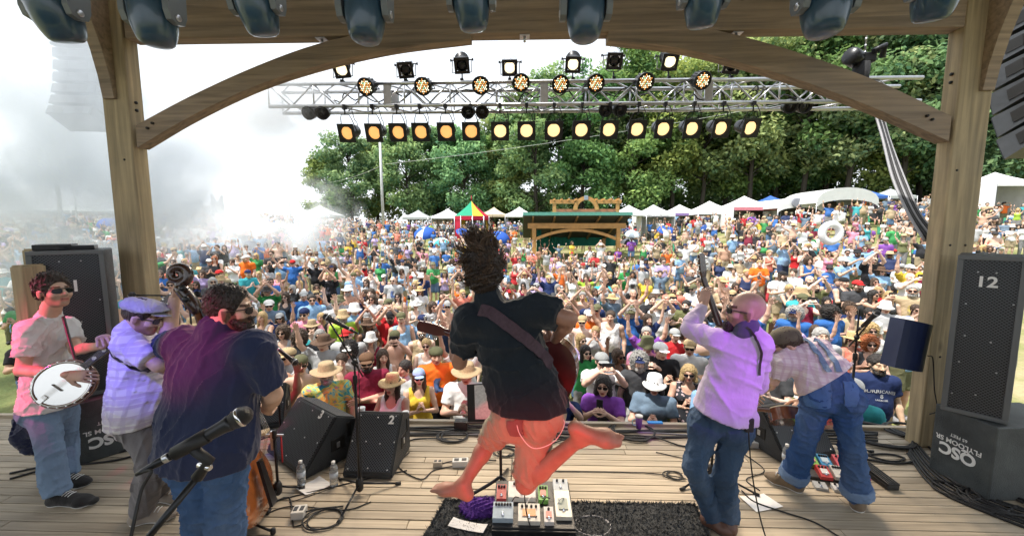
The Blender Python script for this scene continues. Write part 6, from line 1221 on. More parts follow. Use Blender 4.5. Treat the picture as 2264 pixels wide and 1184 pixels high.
v, q = sdf_mesh(hairshell(H, HM, 1.0, 5, .008, .03, vol=.5, wr=.003), .006); child(o2, 'hair', v, q, M_HAIR, (.05, .03, .02)); shades(H, HM, 1.0, mat('clear_dark_lens', (.05, .055, .06), .05), M_LEATH, o2['e'])
v, q = sdf_mesh([ell(T(0, -.015, .075), (.098, .122, .055), HM, .03), ell(T(0, .055, .072), (.088, .085, .035), HM, .03), wrinkle(.0025, 60, 8), cut(T(0, 0, .042), HM @ np.array((0, .25, -1)))], .006); cap = child(o2, 'flat_cap', v, q, mat('cap_twill', (.50, .50, .52), .85, bump=.4, bscale=140))
v, q = sdf_mesh([ell(T(0, .10, .045), (.074, .062, .010), HM, .01)], .005); pk = obj_from('peak', mesh_from('peak', v - o2['base'], q, True, [MATS['cap_twill']])); pk.parent = cap; pk.matrix_parent_inverse = Matrix.Identity(4); pk.parent = cap
v, q = sdf_mesh([cone(o2['J']['neck'] + (0, 0, .0), o2['J']['neck'] + nrm(H - o2['J']['neck']) * .045, .082, .074, .01)], .006); child(o2, 'collar', v, q, M_PLAID)
bv = bvh_of(o2['shirt_v'], o2['shirt_q']); ribbon(bv, [P(262, 742, 2.5), P(262, 778, 2.45), P(280, 806, 2.42), P(320, 826, 2.42), P(372, 840, 2.44)], .05).build('guitar_strap', M_LEATH, o2['e'])
# ---- double bass player, back to us
J = jpx(dict(head=(510, 684, 2.20), neck=(478, 728, 2.16), shL=(412, 762, 2.20), shR=(562, 770, 2.14), elL=(368, 762, 2.66), wrL=(386, 660, 2.70), elR=(604, 872, 2.24), wrR=(592, 905, 2.50), hiL=(420, 1010, 2.16), hiR=(502, 1012, 2.14), knL=(448, 1130, 2.12), knR=(498, 1135, 2.12), anL=(452, 1250, 2.18), anR=(510, 1255, 2.16), toL=(430, 1262, 2.42), toR=(520, 1265, 2.42), chest=(474, 832, 2.17), waist=(462, 920, 2.18), pelvis=(462, 975, 2.16)))
for k_ in ('toR', 'toL'): J[k_][2] = .038
for k_ in ('anR', 'anL'): J[k_][2] = .09
J['HM'] = head_axes((.93, .30, .03), (.02, .0, 1)); J['hem'] = P(455, 1008, 2.16)
o3 = build_person('heavyset person in navy T-shirt seen from behind playing the double bass', J, dict(chw=.225, chd=.155, waw=.222, wad=.165, pew=.200, ped=.145, sh=.085, ua=.062, el=.05, fa=.052, wr=.034, th=.10, kn=.068, ca=.068, ne=.072), SK1, hs=1.08, hands=dict(L=dict(pn=(.9, .1, .1), side=-1, curl=.75, fd=(.35, .0, .95)), R=dict(pn=(0, .6, .3), side=1, curl=.6)), stub=.85, brow=(.12, .075, .05),
 shirt=dict(c=(.022, .032, .085), sl=.74, g=.026, r1=.045, len=.0, flare=.0, seed=12, gx=.05, wr=.0055, wf=26, name='t_shirt'), pants=dict(c=(.06, .12, .25), g=.014, gk=.026, flare=.02, seed=3, wr=.005, wf=30), shoes=dict(mat=M_COT, c=(.1, .08, .06)))
H, HM = o3['J']['head'], o3['J']['HM']; v, q = sdf_mesh(hairshell(H, HM, 1.08, 6, .009, .02, vol=2.2, wr=.004), .006); child(o3, 'hair', v, q, M_HAIR, (.022, .015, .012)); shades(H, HM, 1.10, M_SHADE, M_LEATH, o3['e'])
T = lambda x, y, z: H + HM @ (np.array((x, y, z)) * 1.08); v, q = sdf_mesh([ell(T(0, .062, -.095), (.052, .045, .040), HM, .02), cone(T(-.055, .03, -.06), T(-.04, .06, -.09), .022, .026, .02), cone(T(.055, .03, -.06), T(.04, .06, -.09), .022, .026, .02), cone(T(-.03, .098, -.052), T(.03, .098, -.052), .010, k=.01), wrinkle(.004, 140, 4)], .0055); child(o3, 'beard', v, q, M_HAIR, (.035, .022, .016))
def patch_on(bv, c4, n=8, off=.008, d=None):
 V = []; m = MB()
 for i in range(n + 1):
  for j in range(n + 1):
   s_, t = i / n, j / n; p = (c4[0] * (1 - s_) + c4[1] * s_) * (1 - t) + (c4[3] * (1 - s_) + c4[2] * s_) * t; h = bv.ray_cast(Vector(p), Vector(d)) if d is not None else bv.find_nearest(Vector(p)); h = h if h[0] is not None else bv.find_nearest(Vector(p)); V.append(h[0] + h[1] * off)
 m.add(V, [(i * (n + 1) + j, i * (n + 1) + j + 1, (i + 1) * (n + 1) + j + 1, (i + 1) * (n + 1) + j) for i in range(n) for j in range(n)], True); return m
bv = bvh_of(o3['pants_v'], o3['pants_q']); patch_on(bv, pxsurf(bv, ((462, 1020), (518, 1018), (514, 1064), (468, 1068)))).build('back_pocket', M_DENIM, o3['e'], color=(.07, .14, .29))
# ---- jumping guitarist, back to us, in mid-air
J = jpx(dict(head=(1066, 600, 2.06), neck=(1080, 660, 2.03), shL=(1040, 706, 2.02), shR=(1190, 682, 1.98), elL=(1016, 800, 2.14), wrL=(1000, 752, 2.36), elR=(1258, 704, 1.92), wrR=(1226, 752, 2.12), hiL=(1130, 915, 2.00), hiR=(1198, 905, 1.96), knL=(1083, 972, 2.26), anL=(1024, 1070, 2.08), toL=(962, 1072, 2.14), knR=(1162, 1066, 1.98), anR=(1280, 970, 1.80), toR=(1366, 976, 1.74), chest=(1128, 765, 2.02), pelvis=(1166, 892, 1.98)))
J['heL'] = P(1034, 1092, 2.06); J['heR'] = P(1272, 946, 1.78); J['dnL'] = nrm((-.1, .1, -1)); J['dnR'] = nrm(P(1290, 930, 1.70) - P(1290, 960, 1.78)); J['toL'] = P(966, 1076, 2.12); J['HM'] = head_axes((-.25, .92, -.28), (-.02, .25, 1)); J['hem'] = P(1166, 898, 1.98)
o4 = build_person('barefoot person in dark T-shirt and khaki shorts jumping with a guitar', J, dict(chw=.158, waw=.145, pew=.15, th=.080, ca=.050, kn=.052, an=.033), (.38, .20, .14), base=np.array((P(1140, 1000, 2.0)[0], 2.0, 0)), bare=True, hands=dict(L=dict(pn=(.2, .5, .6), side=-1, curl=.9, fd=(-.1, .35, .6)), R=dict(pn=(-.3, .9, 0), side=1, curl=.5, fd=(-.5, .8, -.1))),
 shirt=dict(c=(.010, .016, .024), sl=.66, g=.022, r1=.036, len=0, flare=0, seed=21, wr=.005, wf=28, name='t_shirt', hemn=nrm((.03, -.05, -1))), pants=dict(mat=M_COT, c=(.36, .29, .20), to=.90, g=.016, gk=.026, seed=8, wr=.005, name='shorts', rise=.09))
H, HM = o4['J']['head'], o4['J']['HM']; T = lambda x, y, z: H + HM @ np.array((x, y, z))
v, q = sdf_mesh([ell(T(0, -.02, .035), (.098, .112, .110), HM, .03), ell(T(0, -.05, -.045), (.078, .062, .07), HM, .03), wrinkle(.010, 70, 14), cut(T(0, .07, .0), HM @ np.array((0, 1, -.3)))], .008); hr = child(o4, 'hair', v, q, M_HAIR, (.035, .022, .016))
m = MB(); rr = np.random.default_rng(8); clumps = []
for k in range(95):
 d = rr.normal(size=3); d /= np.linalg.norm(d)
 if d[1] > .5: continue
 clumps.append((d, nrm((-.55 + rr.normal() * .5, rr.normal() * .5, .8)), rr.uniform(.5, 1.15), rr.uniform(0, 6.28), nrm(rr.normal(size=3))))
for (d, flow, ln, ph, sidev) in clumps:
 for j in range(9):
  dd = nrm(d + rr.normal(size=3) * .10); p = T(*(dd * np.array((.085, .10, .10)) + (0, -.02, .035))); o_ = nrm(HM @ dd); L_ = (.15 if d[2] > .1 else .10) * ln * rr.uniform(.8, 1.2); pts = [p]; dirv = nrm(o_ + flow * .5)
  for i in range(7):
   t = (i + 1) / 7; dirv = nrm(dirv * .75 + flow * (.35 if d[2] > -.3 else .1) + sidev * math.sin(ph + t * 6.0) * .8 + rr.normal(size=3) * .08); pts.append(pts[-1] + dirv * L_ / 7)
  m.tube(pts, [.0036 * (1 - (i / 7) ** 2) + .0005 for i in range(8)], 3, False)
lk = m.build('flying_locks', M_HAIR, None, off=o4['base'], color=(.11, .066, .04)); lk.parent = hr
bv = bvh_of(o4['shirt_v'], o4['shirt_q']); ribbon(bv, pxsurf(bv, ((1062, 684), (1082, 690), (1110, 708), (1150, 740), (1190, 775), (1216, 806))), .060).build('guitar_strap', mat('woven_strap', (.06, .03, .045), .7, noise=.4, nscale=60), o4['e'])
m = MB(); m.tube(smoothpath([P(1140, 925, 1.86), P(1150, 960, 1.84), P(1180, 990, 1.83), P(1225, 975, 1.84), P(1248, 935, 1.88), P(1232, 915, 1.9)], 6), .0025, 5); m.build('earphone_lead', M_WHITE, o4['e'])
bv = bvh_of(o4['pants_v'], o4['pants_q']); patch_on(bv, pxsurf(bv, ((1122, 930), (1158, 922), (1158, 962), (1128, 960)))).build('back_pocket', M_COT, o4['e'], color=(.20, .10, .09))
# ---- bald guitarist in the lilac shirt
J = jpx(dict(head=(1648, 686, 2.46), neck=(1652, 735, 2.44), shL=(1588, 752, 2.52), shR=(1676, 760, 2.38), elL=(1524, 728, 2.70), wrL=(1556, 672, 2.84), elR=(1678, 850, 2.60), wrR=(1620, 830, 2.82), hiL=(1560, 930, 2.54), hiR=(1628, 940, 2.48), knL=(1536, 1032, 2.46), knR=(1602, 1046, 2.46), anL=(1582, 1140, 2.42), anR=(1606, 1150, 2.46), toL=(1606, 1170, 2.30), toR=(1640, 1176, 2.40), chest=(1626, 812, 2.45), waist=(1606, 885, 2.46)))
for k_ in ('toR', 'toL'): J[k_][2] = .038
J['anL'] = F(1576, 1140, .09); J['anR'] = F(1612, 1146, .09); J['toL'] = F(1612, 1172, .04); J['toR'] = J['anR'] + np.array((.05, .15, -.05))
J['HM'] = head_axes((-.93, .28, .10), (.06, -.1, 1)); J['hem'] = P(1592, 918, 2.44)
o5 = build_person('bald bearded person in lilac shirt raising a guitar neck', J, dict(chw=.142, chd=.10, waw=.134, wad=.105, pew=.140, ped=.105, sh=.062, ua=.046, th=.078, kn=.052, ca=.052), (.50, .31, .24), hands=dict(L=dict(pn=(.6, .5, .2), side=-1, curl=.85, fd=(.15, .1, 1)), R=dict(pn=(-.4, .6, 0), side=1, curl=.6)), stub=.55, brow=(.2, .13, .1),
 shirt=dict(c=(.54, .47, .66), sl=1.86, g=.015, r1=.016, len=0, flare=0, seed=31, wr=.005, wf=24, wst=(.5, .5, 1.2), hemn=nrm((-.25, 0, -1))), pants=dict(c=(.045, .085, .16), g=.010, gk=.014, flare=.010, seed=5, wr=.005), shoes=dict(mat=M_LEATH if False else mat('brown_boot', (.14, .07, .05), .45, noise=.3, nscale=12)))
H, HM = o5['J']['head'], o5['J']['HM']; T = lambda x, y, z: H + HM @ np.array((x, y, z)); shades(H, HM, 1.0, M_SHADE, M_LEATH, o5['e'])
v, q = sdf_mesh([ell(T(0, .072, -.105), (.036, .032, .042), HM, .02), cone(T(0, .08, -.12), T(0, .09, -.165), .026, .012, .02), wrinkle(.004, 140, 3)], .0055); child(o5, 'beard', v, q, M_HAIR, (.03, .02, .016))
v, q = sdf_mesh([cone(o5['J']['neck'], o5['J']['neck'] + nrm(H - o5['J']['neck']) * .038, .084, .074, .01)], .006); child(o5, 'collar', v, q, M_COT, (.08, .08, .14))
bv = bvh_of(o5['shirt_v'], o5['shirt_q']); ribbon(bv, [P(1650, 722, 2.38), P(1668, 745, 2.3), P(1688, 790, 2.28), P(1682, 830, 2.3)], .014).build('instrument_strap', M_LEATH, o5['e'])
m = MB(); m.box(P(1656, 938, 2.34), (.05, .03, .09), bev=.006); m.build('belt_pack', M_BLACK, o5['e']); cable([P(1655, 950, 2.33), P(1658, 1000, 2.32), P(1665, 1060, 2.30), P(1680, 1140, 2.26), P(1700, 1210, 2.2)], .004, 'black lead hanging from the belt of the bald guitarist')
# ---- bending guitarist in jeans with braces
J = jpx(dict(head=(1738, 760, 3.04), neck=(1764, 785, 2.98), shL=(1732, 800, 2.98), shR=(1800, 770, 3.06), elL=(1708, 842, 3.02), wrL=(1682, 866, 3.16), elR=(1790, 850, 3.22), wrR=(1772, 885, 3.12), hiL=(1805, 880, 2.86), hiR=(1864, 878, 2.80), knL=(1776, 985, 2.92), anL=(1752, 1060, 3.00), toL=(1698, 1056, 3.12), knR=(1884, 992, 2.78), anR=(1896, 1095, 2.80), toR=(1880, 1112, 3.02), chest=(1795, 795, 2.98), pelvis=(1832, 856, 2.84), waist=(1818, 825, 2.90)))
for k_ in ('anR', 'anL'): J[k_][2] = .09
J['toL'][2] = J['toR'][2] = .04; J['HM'] = head_axes((-.82, .30, -.48), (-.48, .1, .86)); J['hem'] = P(1830, 838, 2.86)
o6 = build_person('person in striped shirt, jeans and braces bending over a guitar', J, dict(chw=.160, chd=.11, waw=.150, pew=.150, th=.080, kn=.052, ca=.056), SK2, hands=dict(L=dict(pn=(.3, .3, -.8), side=-1, curl=.7), R=dict(pn=(-.3, .3, -.8), side=1, curl=.7)), stub=.5,
 shirt=dict(mat=M_STRIPE, c=(1, 1, 1), sl=.72, g=.018, r1=.03, len=0, flare=0, seed=41, wr=.006, wf=30), pants=dict(c=(.035, .09, .24), g=.012, gk=.018, flare=.034, seed=6, wr=.005, rise=.10), shoes=dict(mat=M_COT, c=(.20, .15, .10), sole=M_WHITE, laces=True))
H, HM = o6['J']['head'], o6['J']['HM']; T = lambda x, y, z: H + HM @ np.array((x, y, z)); v, q = sdf_mesh(hairshell(H, HM, 1.0, 7, .010, .03, vol=.6, wr=.004), .006); child(o6, 'hair', v, q, M_HAIR, (.06, .04, .025))
v, q = sdf_mesh([ell(T(0, -.012, .052), (.092, .113, .085), HM, .02), cut(T(0, 0, .035), HM @ np.array((0, .12, -1)))], .006); cap = child(o6, 'cap', v, q, mat('olive_cap', (.12, .11, .075), .85, noise=.5, nscale=14, color2=(.06, .05, .035))); v, q = sdf_mesh([ell(T(0, .135, .040), (.074, .075, .011), HM, .01)], .006); pk = obj_from('visor', mesh_from('visor', v - o6['base'], q, True, [mat('black_visor', (.015, .015, .018), .6)])); pk.parent = cap
bv = bvh_of(o6['shirt_v'], o6['shirt_q'])
for (a, b, c_, d) in (((1778, 752, 2.95), (1800, 772, 2.86), (1818, 798, 2.8), (1832, 822, 2.78)), ((1802, 752, 3.0), (1828, 778, 2.9), (1846, 800, 2.82), (1856, 824, 2.78))): ribbon(bv, pxsurf(bv, [q[:2] for q in (a, b, c_, d)]), .036).build('brace_strap', M_DENIM, o6['e'], color=(.16, .25, .36))
bv = bvh_of(o6['pants_v'], o6['pants_q'])
for c4 in (((1782, 846), (1836, 842), (1836, 898), (1784, 896)), ((1862, 842), (1896, 846), (1892, 898), (1868, 896))):
 c4 = pxsurf(bv, c4); pk = patch_on(bv, c4).build('back_pocket', M_DENIM, o6['e'], color=(.075, .17, .38)); mm = MB()
 pts = []
 for k in range(4):
  for t in np.linspace(0, 1, 7)[:-1]: h = bv.find_nearest(Vector(c4[k] * (1 - t) + c4[(k + 1) % 4] * t)); pts.append(h[0] + h[1] * .006)
 pts.append(pts[0]); mm.tube(pts, .0011, 4); s_ = mm.build('stitching', mat('stitch_thread', (.16, .22, .32), .8), None, off=o6['base']); s_.parent = pk
for s_ in 'LR':
 a = o6['J']['an' + s_]; k_ = o6['J']['kn' + s_]; d = nrm(a - k_); v, q = sdf_mesh([cone(a - d * .10, a - d * .015, o6['B']['an'] + .014 + .018 + .030, k=.01), wrinkle(.003, 50, 2), cut(a - d * .095, -d), cut(a - d * .020, d)], .008); child(o6, 'turned_cuff', v, q, M_DENIM, (.16, .25, .42))
# ------------------------------------------------------------------ instruments
M_SPRUCE = mat('spruce_top', (.55, .30, .10), .22, noise=.25, nscale=4, stretch=(12, .6, 1), coat=.6); M_MAHOG = mat('mahogany', (.16, .055, .028), .22, noise=.4, nscale=5, stretch=(6, .6, 1), coat=.6)
M_DARKW = mat('rosewood', (.05, .022, .016), .25, noise=.4, nscale=6, stretch=(6, .6, 1), coat=.5); M_EBONY = mat('ebony', (.014, .012, .012), .35); M_STRING = mat('string_metal', (.7, .66, .58), .25, metal=1.0); M_CREAM = mat('cream_binding', (.75, .68, .52), .4); M_BRASS = mat('nickel_hardware', (.72, .70, .66), .2, metal=1.0)
GOUT = [(0, .0), (.004, .05), (.02, .105), (.06, .165), (.13, .198), (.20, .182), (.26, .140), (.30, .127), (.34, .131), (.40, .146), (.445, .132), (.475, .095), (.492, .045), (.495, 0)]
def outline(pts, n=4):
 p = smoothpath([(y, w_, 0) for y, w_ in pts], n); r_ = [(max(q[1], 0), q[0]) for q in p]; l_ = [(-max(q[1], 0), q[0]) for q in reversed(p)]; return r_ + l_[1:-1]
def guitar(M, label, top, body, facing_head=.0, n_t=3, slot=False):
 e = empty('guitar', M.translation, label, 'guitar', 'acoustic guitars'); o = outline(GOUT)
 m = MB(); m.prism(o, -.10, -.004, M); m.build('body', body, e)
 m = MB(); m.prism([(x * .992, y * .992 + .002) for x, y in o], -.004, .0015, M); m.build('soundboard', top, e)
 m = MB(); k = len(o); V = []
 for (x, y) in o:
  for (f, z) in ((1.004, -.006), (1.004, .003), (.985, .003)): V.append(M @ Vector((x * f, .245 + (y - .245) * f, z)))
 m.add(V, [(3 * i + j, 3 * ((i + 1) % k) + j, 3 * ((i + 1) % k) + j + 1, 3 * i + j + 1) for i in range(k) for j in range(2)]); m.build('binding', M_CREAM, e)
 m = MB(); m.lathe([(.05, .0022), (.001, .0022)], M @ Matrix.Translation((0, .335, 0)), 24); m.build('sound_hole', M_HOLE, e)
 m = MB(); m.lathe([(.052, .0022), (.058, .0028), (.064, .0022)], M @ Matrix.Translation((0, .335, 0)), 24); m.build('rosette', M_CREAM, e)
 m = MB(); m.prism([(.055, .30), (.09, .27), (.10, .21), (.07, .20), (.05, .26), (.045, .29)], .0015, .004, M); m.build('pickguard', M_EBONY, e)
 m = MB(); m.box(M @ Vector((0, .17, .007)), (.16, .03, .011), M.to_3x3(), .003); m.build('bridge', M_EBONY, e)
 m = MB(); V = []
 for (y, w_, d) in ((.46, .028, -.075), (.50, .0275, -.03), (.70, .024, -.022), (.86, .0215, -.020)):
  for k2 in range(9):
   a = math.pi * k2 / 8; V.append(M @ Vector((w_ * math.cos(a), y, .0 + d * math.sin(a))))
 m.add(V, [(9 * i + j, 9 * i + j + 1, 9 * i + j + 10, 9 * i + j + 9) for i in range(3) for j in range(8)], True); m.build('neck', body, e)
 m = MB(); V = [(-.029, .385, .001), (.029, .385, .001), (.0215, .86, .001), (-.0215, .86, .001)]; m.add([M @ Vector(v) for v in V] + [M @ (Vector(v) + Vector((0, 0, .007))) for v in V], [(0, 3, 2, 1), (4, 5, 6, 7), (0, 1, 5, 4), (1, 2, 6, 5), (2, 3, 7, 6), (3, 0, 4, 7)]); fb = m.build('fretboard', M_EBONY, e)
 m = MB()
 for k2 in range(1, 19):
  y = .86 - .65 * (1 - 2 ** (-k2 / 12)); 
  if y > .39: m.box(M @ Vector((0, y, .0087)), (.044 + .012 * (.86 - y) / .45, .0022, .0014), M.to_3x3())
 f_ = m.build('frets', M_BRASS, None, off=e.location[:]); f_.parent = fb
 Hd = M @ Matrix.Translation((0, .86, 0)) @ Matrix.Rotation(R(-13), 4, 'X'); m = MB(); m.prism([(-.023, 0), (.023, 0), (.037, .05), (.034, .17), (.012, .182), (-.012, .182), (-.034, .17), (-.037, .05)], -.012, .004, Hd); m.build('headstock', body, e)
 for sx in (-1, 1):
  for k2 in range(3):
   m = MB(); y = .05 + .045 * k2; m.lathe([(.005, 0), (.005, .012), (.002, .016)], Hd @ Matrix.Translation((sx * .021, y, .004)), 8); m.tube([Hd @ Vector((sx * .03, y, -.007)), Hd @ Vector((sx * .056, y, -.007))], .0035, 6); m.lathe([(.004, 0), (.010, .003), (.010, .014), (.004, .018)], align(Hd @ Vector((sx * .053, y, -.007)), Hd.to_3x3() @ Vector((sx, 0, 0))), 8); m.build('tuner', M_BRASS, e)
 for k2 in range(6): x = -.017 + .0068 * k2; m = MB(); m.tube([M @ Vector((x * 1.5, .17, .014)), M @ Vector((x, .86, .010)), Hd @ Vector((-.021 if k2 < 3 else .021, .05 + .045 * (k2 % 3), .012))], .0009, 4); m.build('string', M_STRING, e)
 return e
def along(tail, headp, zdir):
 y = nrm(np.asarray(headp) - np.asarray(tail)); z = np.asarray(zdir, float); z = nrm(z - y * (z @ y)); x = np.cross(y, z); return frame(tail, x, y, z)
guitar(along(P(384, 935, 2.80), P(396, 628, 2.72), (.92, .35, 0)), 'upright sunburst guitar between flat cap and bass player', M_SPRUCE, M_MAHOG)
guitar(along(P(1276, 832, 2.16), P(900, 704, 2.46), (.12, .98, .05)), 'dark red guitar slung round the jumping man', M_SPRUCE, M_MAHOG if False else mat('dark_red_wood', (.10, .022, .022), .2, noise=.4, nscale=5, coat=.6))
guitar(along(P(1640, 868, 2.70), P(1545, 584, 2.96), (-.55, .8, .1)), 'guitar held upright before the bald man', M_SPRUCE, M_DARKW)
guitar(along(P(1852, 912, 3.06), P(1585, 896, 3.24), (-.05, .62, .75)), 'amber guitar hanging low before the bending man', M_SPRUCE, M_MAHOG)
# ---- banjo
c = P(140, 848, 2.50); M = along(c, P(262, 752, 2.70), (.35, -.90, .22)); e = empty('banjo', c, 'five-string banjo with pale head and ornate metal rim', 'banjo')
m = MB(); m.lathe([(.140, .012), (.001, .012)], M, 36); m.build('drum_head', mat('banjo_skin', (.82, .79, .72), .55, noise=.15, nscale=6), e)
m = MB(); m.lathe([(.139, .0), (.139, .017), (.146, .020), (.148, .0), (.148, -.05), (.139, -.05)], M, 40); m.build('rim', M_MAHOG, e)
m = MB(); m.lathe([(.140, .013), (.144, .022), (.152, .022), (.154, .013), (.152, .006), (.146, .006)], M, 40); m.build('tension_hoop', M_BRASS, e)
m = MB(); m.lathe([(.150, -.014), (.165, -.012), (.165, -.018), (.150, -.02)], M, 40); m.build('flange', M_BRASS, e)
m = MB(); m.lathe([(.166, -.006), (.168, -.03), (.160, -.065), (.10, -.085), (.001, -.09)], M, 36); m.build('resonator', M_MAHOG, e)
for k in range(22): a = 2 * math.pi * k / 22; m = MB(); m.tube([M @ Vector((.155 * math.cos(a), .155 * math.sin(a), .022)), M @ Vector((.157 * math.cos(a), .157 * math.sin(a), -.03))], .0032, 6); m.build('bracket_hook', M_BRASS, e)
m = MB(); m.box(M @ Vector((0, -.03, .02)), (.07, .006, .014), M.to_3x3()); m.build('bridge', M_DARKW, e); m = MB(); m.box(M @ Vector((0, -.125, .02)), (.03, .05, .006), M.to_3x3()); m.build('tailpiece', M_BRASS, e)
m = MB(); m.box(M @ Vector((0, .42, .005)), (.044, .56, .026), M.to_3x3(), .006); m.build('neck', M_DARKW, e); m = MB(); m.box(M @ Vector((0, .42, .021)), (.046, .56, .006), M.to_3x3()); m.build('fretboard', M_EBONY, e)
for k in range(1, 16): y = .70 - .66 * (1 - 2 ** (-k / 12)); m = MB(); m.box(M @ Vector((0, y, .0245)), (.045, .002, .002), M.to_3x3()); m.build('fret', M_BRASS, e)
for k in (.22, .29, .36, .43, .52, .60): m = MB(); m.prism([(-.012, k - .006), (0, k - .014), (.012, k - .006), (.012, k + .006), (0, k + .014), (-.012, k + .006)], .024, .0248, M); m.build('inlay', mat('pearl', (.75, .76, .72), .2), e)
m = MB(); m.prism([(-.024, .70), (.024, .70), (.04, .76), (.035, .87), (0, .885), (-.035, .87), (-.04, .76)], -.004, .010, M); m.build('headstock', M_DARKW, e)
for sx in (-1, 1):
 for k in range(2): m = MB(); m.tube([M @ Vector((sx * .03, .76 + .06 * k, .02)), M @ Vector((sx * .03, .76 + .06 * k, -.03))], .005, 6); m.build('tuner', M_BRASS, e)
for k in range(4): x = -.012 + .008 * k; m = MB(); m.tube([M @ Vector((x, -.12, .024)), M @ Vector((x, -.03, .028)), M @ Vector((x, .70, .027))], .0009, 4); m.build('string', M_STRING, e)
m = MB(); m.tube(smoothpath([P(140, 700, 2.78), P(152, 745, 2.70), P(165, 790, 2.62), P(178, 820, 2.56)], 5), .010, 6); m.build('strap', M_LEATH, e)
# ---- double bass
tail = P(585, 1138, 2.50); M = along(tail, P(392, 560, 2.66), (.93, .30, .12)); e = empty('double_bass', F(604, 1180), 'reddish brown double bass leaning left against its player', 'double bass')
BOUT = [(0, 0), (.005, .10), (.03, .21), (.10, .305), (.22, .335), (.32, .30), (.42, .225), (.47, .205), (.56, .20), (.63, .215), (.68, .248), (.78, .255), (.90, .225), (1.0, .14), (1.05, .075), (1.10, .035), (1.105, 0)]; o = outline(BOUT)
m = MB(); m.prism([(x * .975, .55 + (y - .55) * .985) for x, y in o], -.20, -.006, M); m.build('ribs', M_MAHOG, e)
def arched(o, z0, h, sg):
 m = MB(); V = []; n = len(o)
 for f, hh_ in ((1.0, 0), (1.0, .006), (.9, .014), (.7, h * .75), (.4, h), (.0, h * 1.05)):
  for (x, y) in o: V.append(M @ Vector((x * f, .55 + (y - .55) * (f if f > .05 else .0), z0 + sg * hh_)))
 k = 6; m.add(V, [(n * i + j, n * i + (j + 1) % n, n * (i + 1) + (j + 1) % n, n * (i + 1) + j) for i in range(k - 1) for j in range(n)], True); return m
M_BASST = mat('bass_top', (.34, .105, .028), .2, noise=.3, nscale=4, stretch=(10, .6, 1), coat=.7)
arched(o, -.006, .035, 1).build('top_plate', M_BASST, e); arched(o, -.20, .03, -1).build('back_plate', M_MAHOG, e)
for sx in (-1, 1):
 m = MB(); m.tube([M @ Vector((sx * (.13 + .025 * math.sin(t)), .55 + .11 * t / 1.6, .026)) for t in np.linspace(-1.6, 1.6, 9)], [.008, .013, .006, .007, .008, .007, .006, .013, .008], 6); m.build('f_hole', M_HOLE, e)
m = MB(); m.prism([(-.09, 0), (-.06, 0), (-.045, .05), (.045, .05), (.06, 0), (.09, 0), (.075, .09), (.05, .15), (-.05, .15), (-.075, .09)], -.009, .009, M @ Matrix.Translation((0, .55, .028)) @ Matrix.Rotation(R(90), 4, 'X')); m.build('bridge', mat('maple_bridge', (.68, .50, .28), .4), e)
m = MB(); m.prism([(-.05, .05), (.05, .05), (.03, .38), (-.03, .38)], .065, .085, M); m.build('tailpiece', M_EBONY, e)
m = MB(); V = [(-.045, .70, .075), (.045, .70, .075), (.022, 1.53, .032), (-.022, 1.53, .032)]; m.add([M @ Vector(v) for v in V] + [M @ (Vector(v) + Vector((0, 0, .028))) for v in V], [(0, 3, 2, 1), (4, 5, 6, 7), (0, 1, 5, 4), (1, 2, 6, 5), (2, 3, 7, 6), (3, 0, 4, 7)]); m.build('fingerboard', M_EBONY, e)
m = MB(); m.tube([M @ Vector((0, 1.06, -.05)), M @ Vector((0, 1.12, .0)), M @ Vector((0, 1.3, .005)), M @ Vector((0, 1.54, .005))], [.055, .034, .028, .026], 12); m.build('neck', M_MAHOG, e)
sc = [(0, 1.50, .005), (0, 1.60, -.012), (0, 1.72, -.05)]; m = MB(); m.tube([M @ Vector(p) for p in smoothpath(sc, 4)], [.028, .036, .040, .043, .044, .044, .043, .042, .040], 10); m.build('peg_box', M_DARKW, e)
pts = []; rs = []
for k in range(26): t = k / 25; a = R(185) - t * 2 * math.pi * 1.55; rr_ = .070 * (1 - .80 * t); pts.append(M @ Vector((0, 1.775 + rr_ * math.cos(a) + .03, .02 + rr_ * math.sin(a) - .055))); rs.append(.033 * (1 - .35 * t))
m = MB(); m.tube([M @ Vector((0, 1.70, -.045))] + pts, [.040] + rs, 12); m.build('scroll', M_DARKW, e)
for k in range(4): sx = -1 if k % 2 else 1; y = 1.57 + .04 * k; m = MB(); m.tube([M @ Vector((-sx * .045, y, 0)), M @ Vector((sx * .085, y, 0))], .006, 6); m.lathe([(.006, 0), (.022, .006), (.022, .012), (.006, .018)], align(M @ Vector((sx * .08, y, 0)), M.to_3x3() @ Vector((sx, 0, 0))), 10); m.build('tuning_machine', M_BLACKM, e)
for k in range(4): x = -.024 + .016 * k; m = MB(); m.tube([M @ Vector((x, .36, .085)), M @ Vector((x * 1.6, .55, .182)), M @ Vector((x * .7, 1.53, .064))], .0018, 4); m.build('string', M_STRING, e)
ep = M @ Vector((0, 0, -.10)); m = MB(); m.tube([ep, Vector(F(604, 1180)) + Vector((0, 0, .02))], .008, 8); m.lathe([(.014, -.01), (.018, 0), (.016, .03), (.008, .035)], Matrix.Translation(Vector(F(604, 1180)) + Vector((0, 0, .012))), 10); m.build('end_pin', M_BLACKM, e)
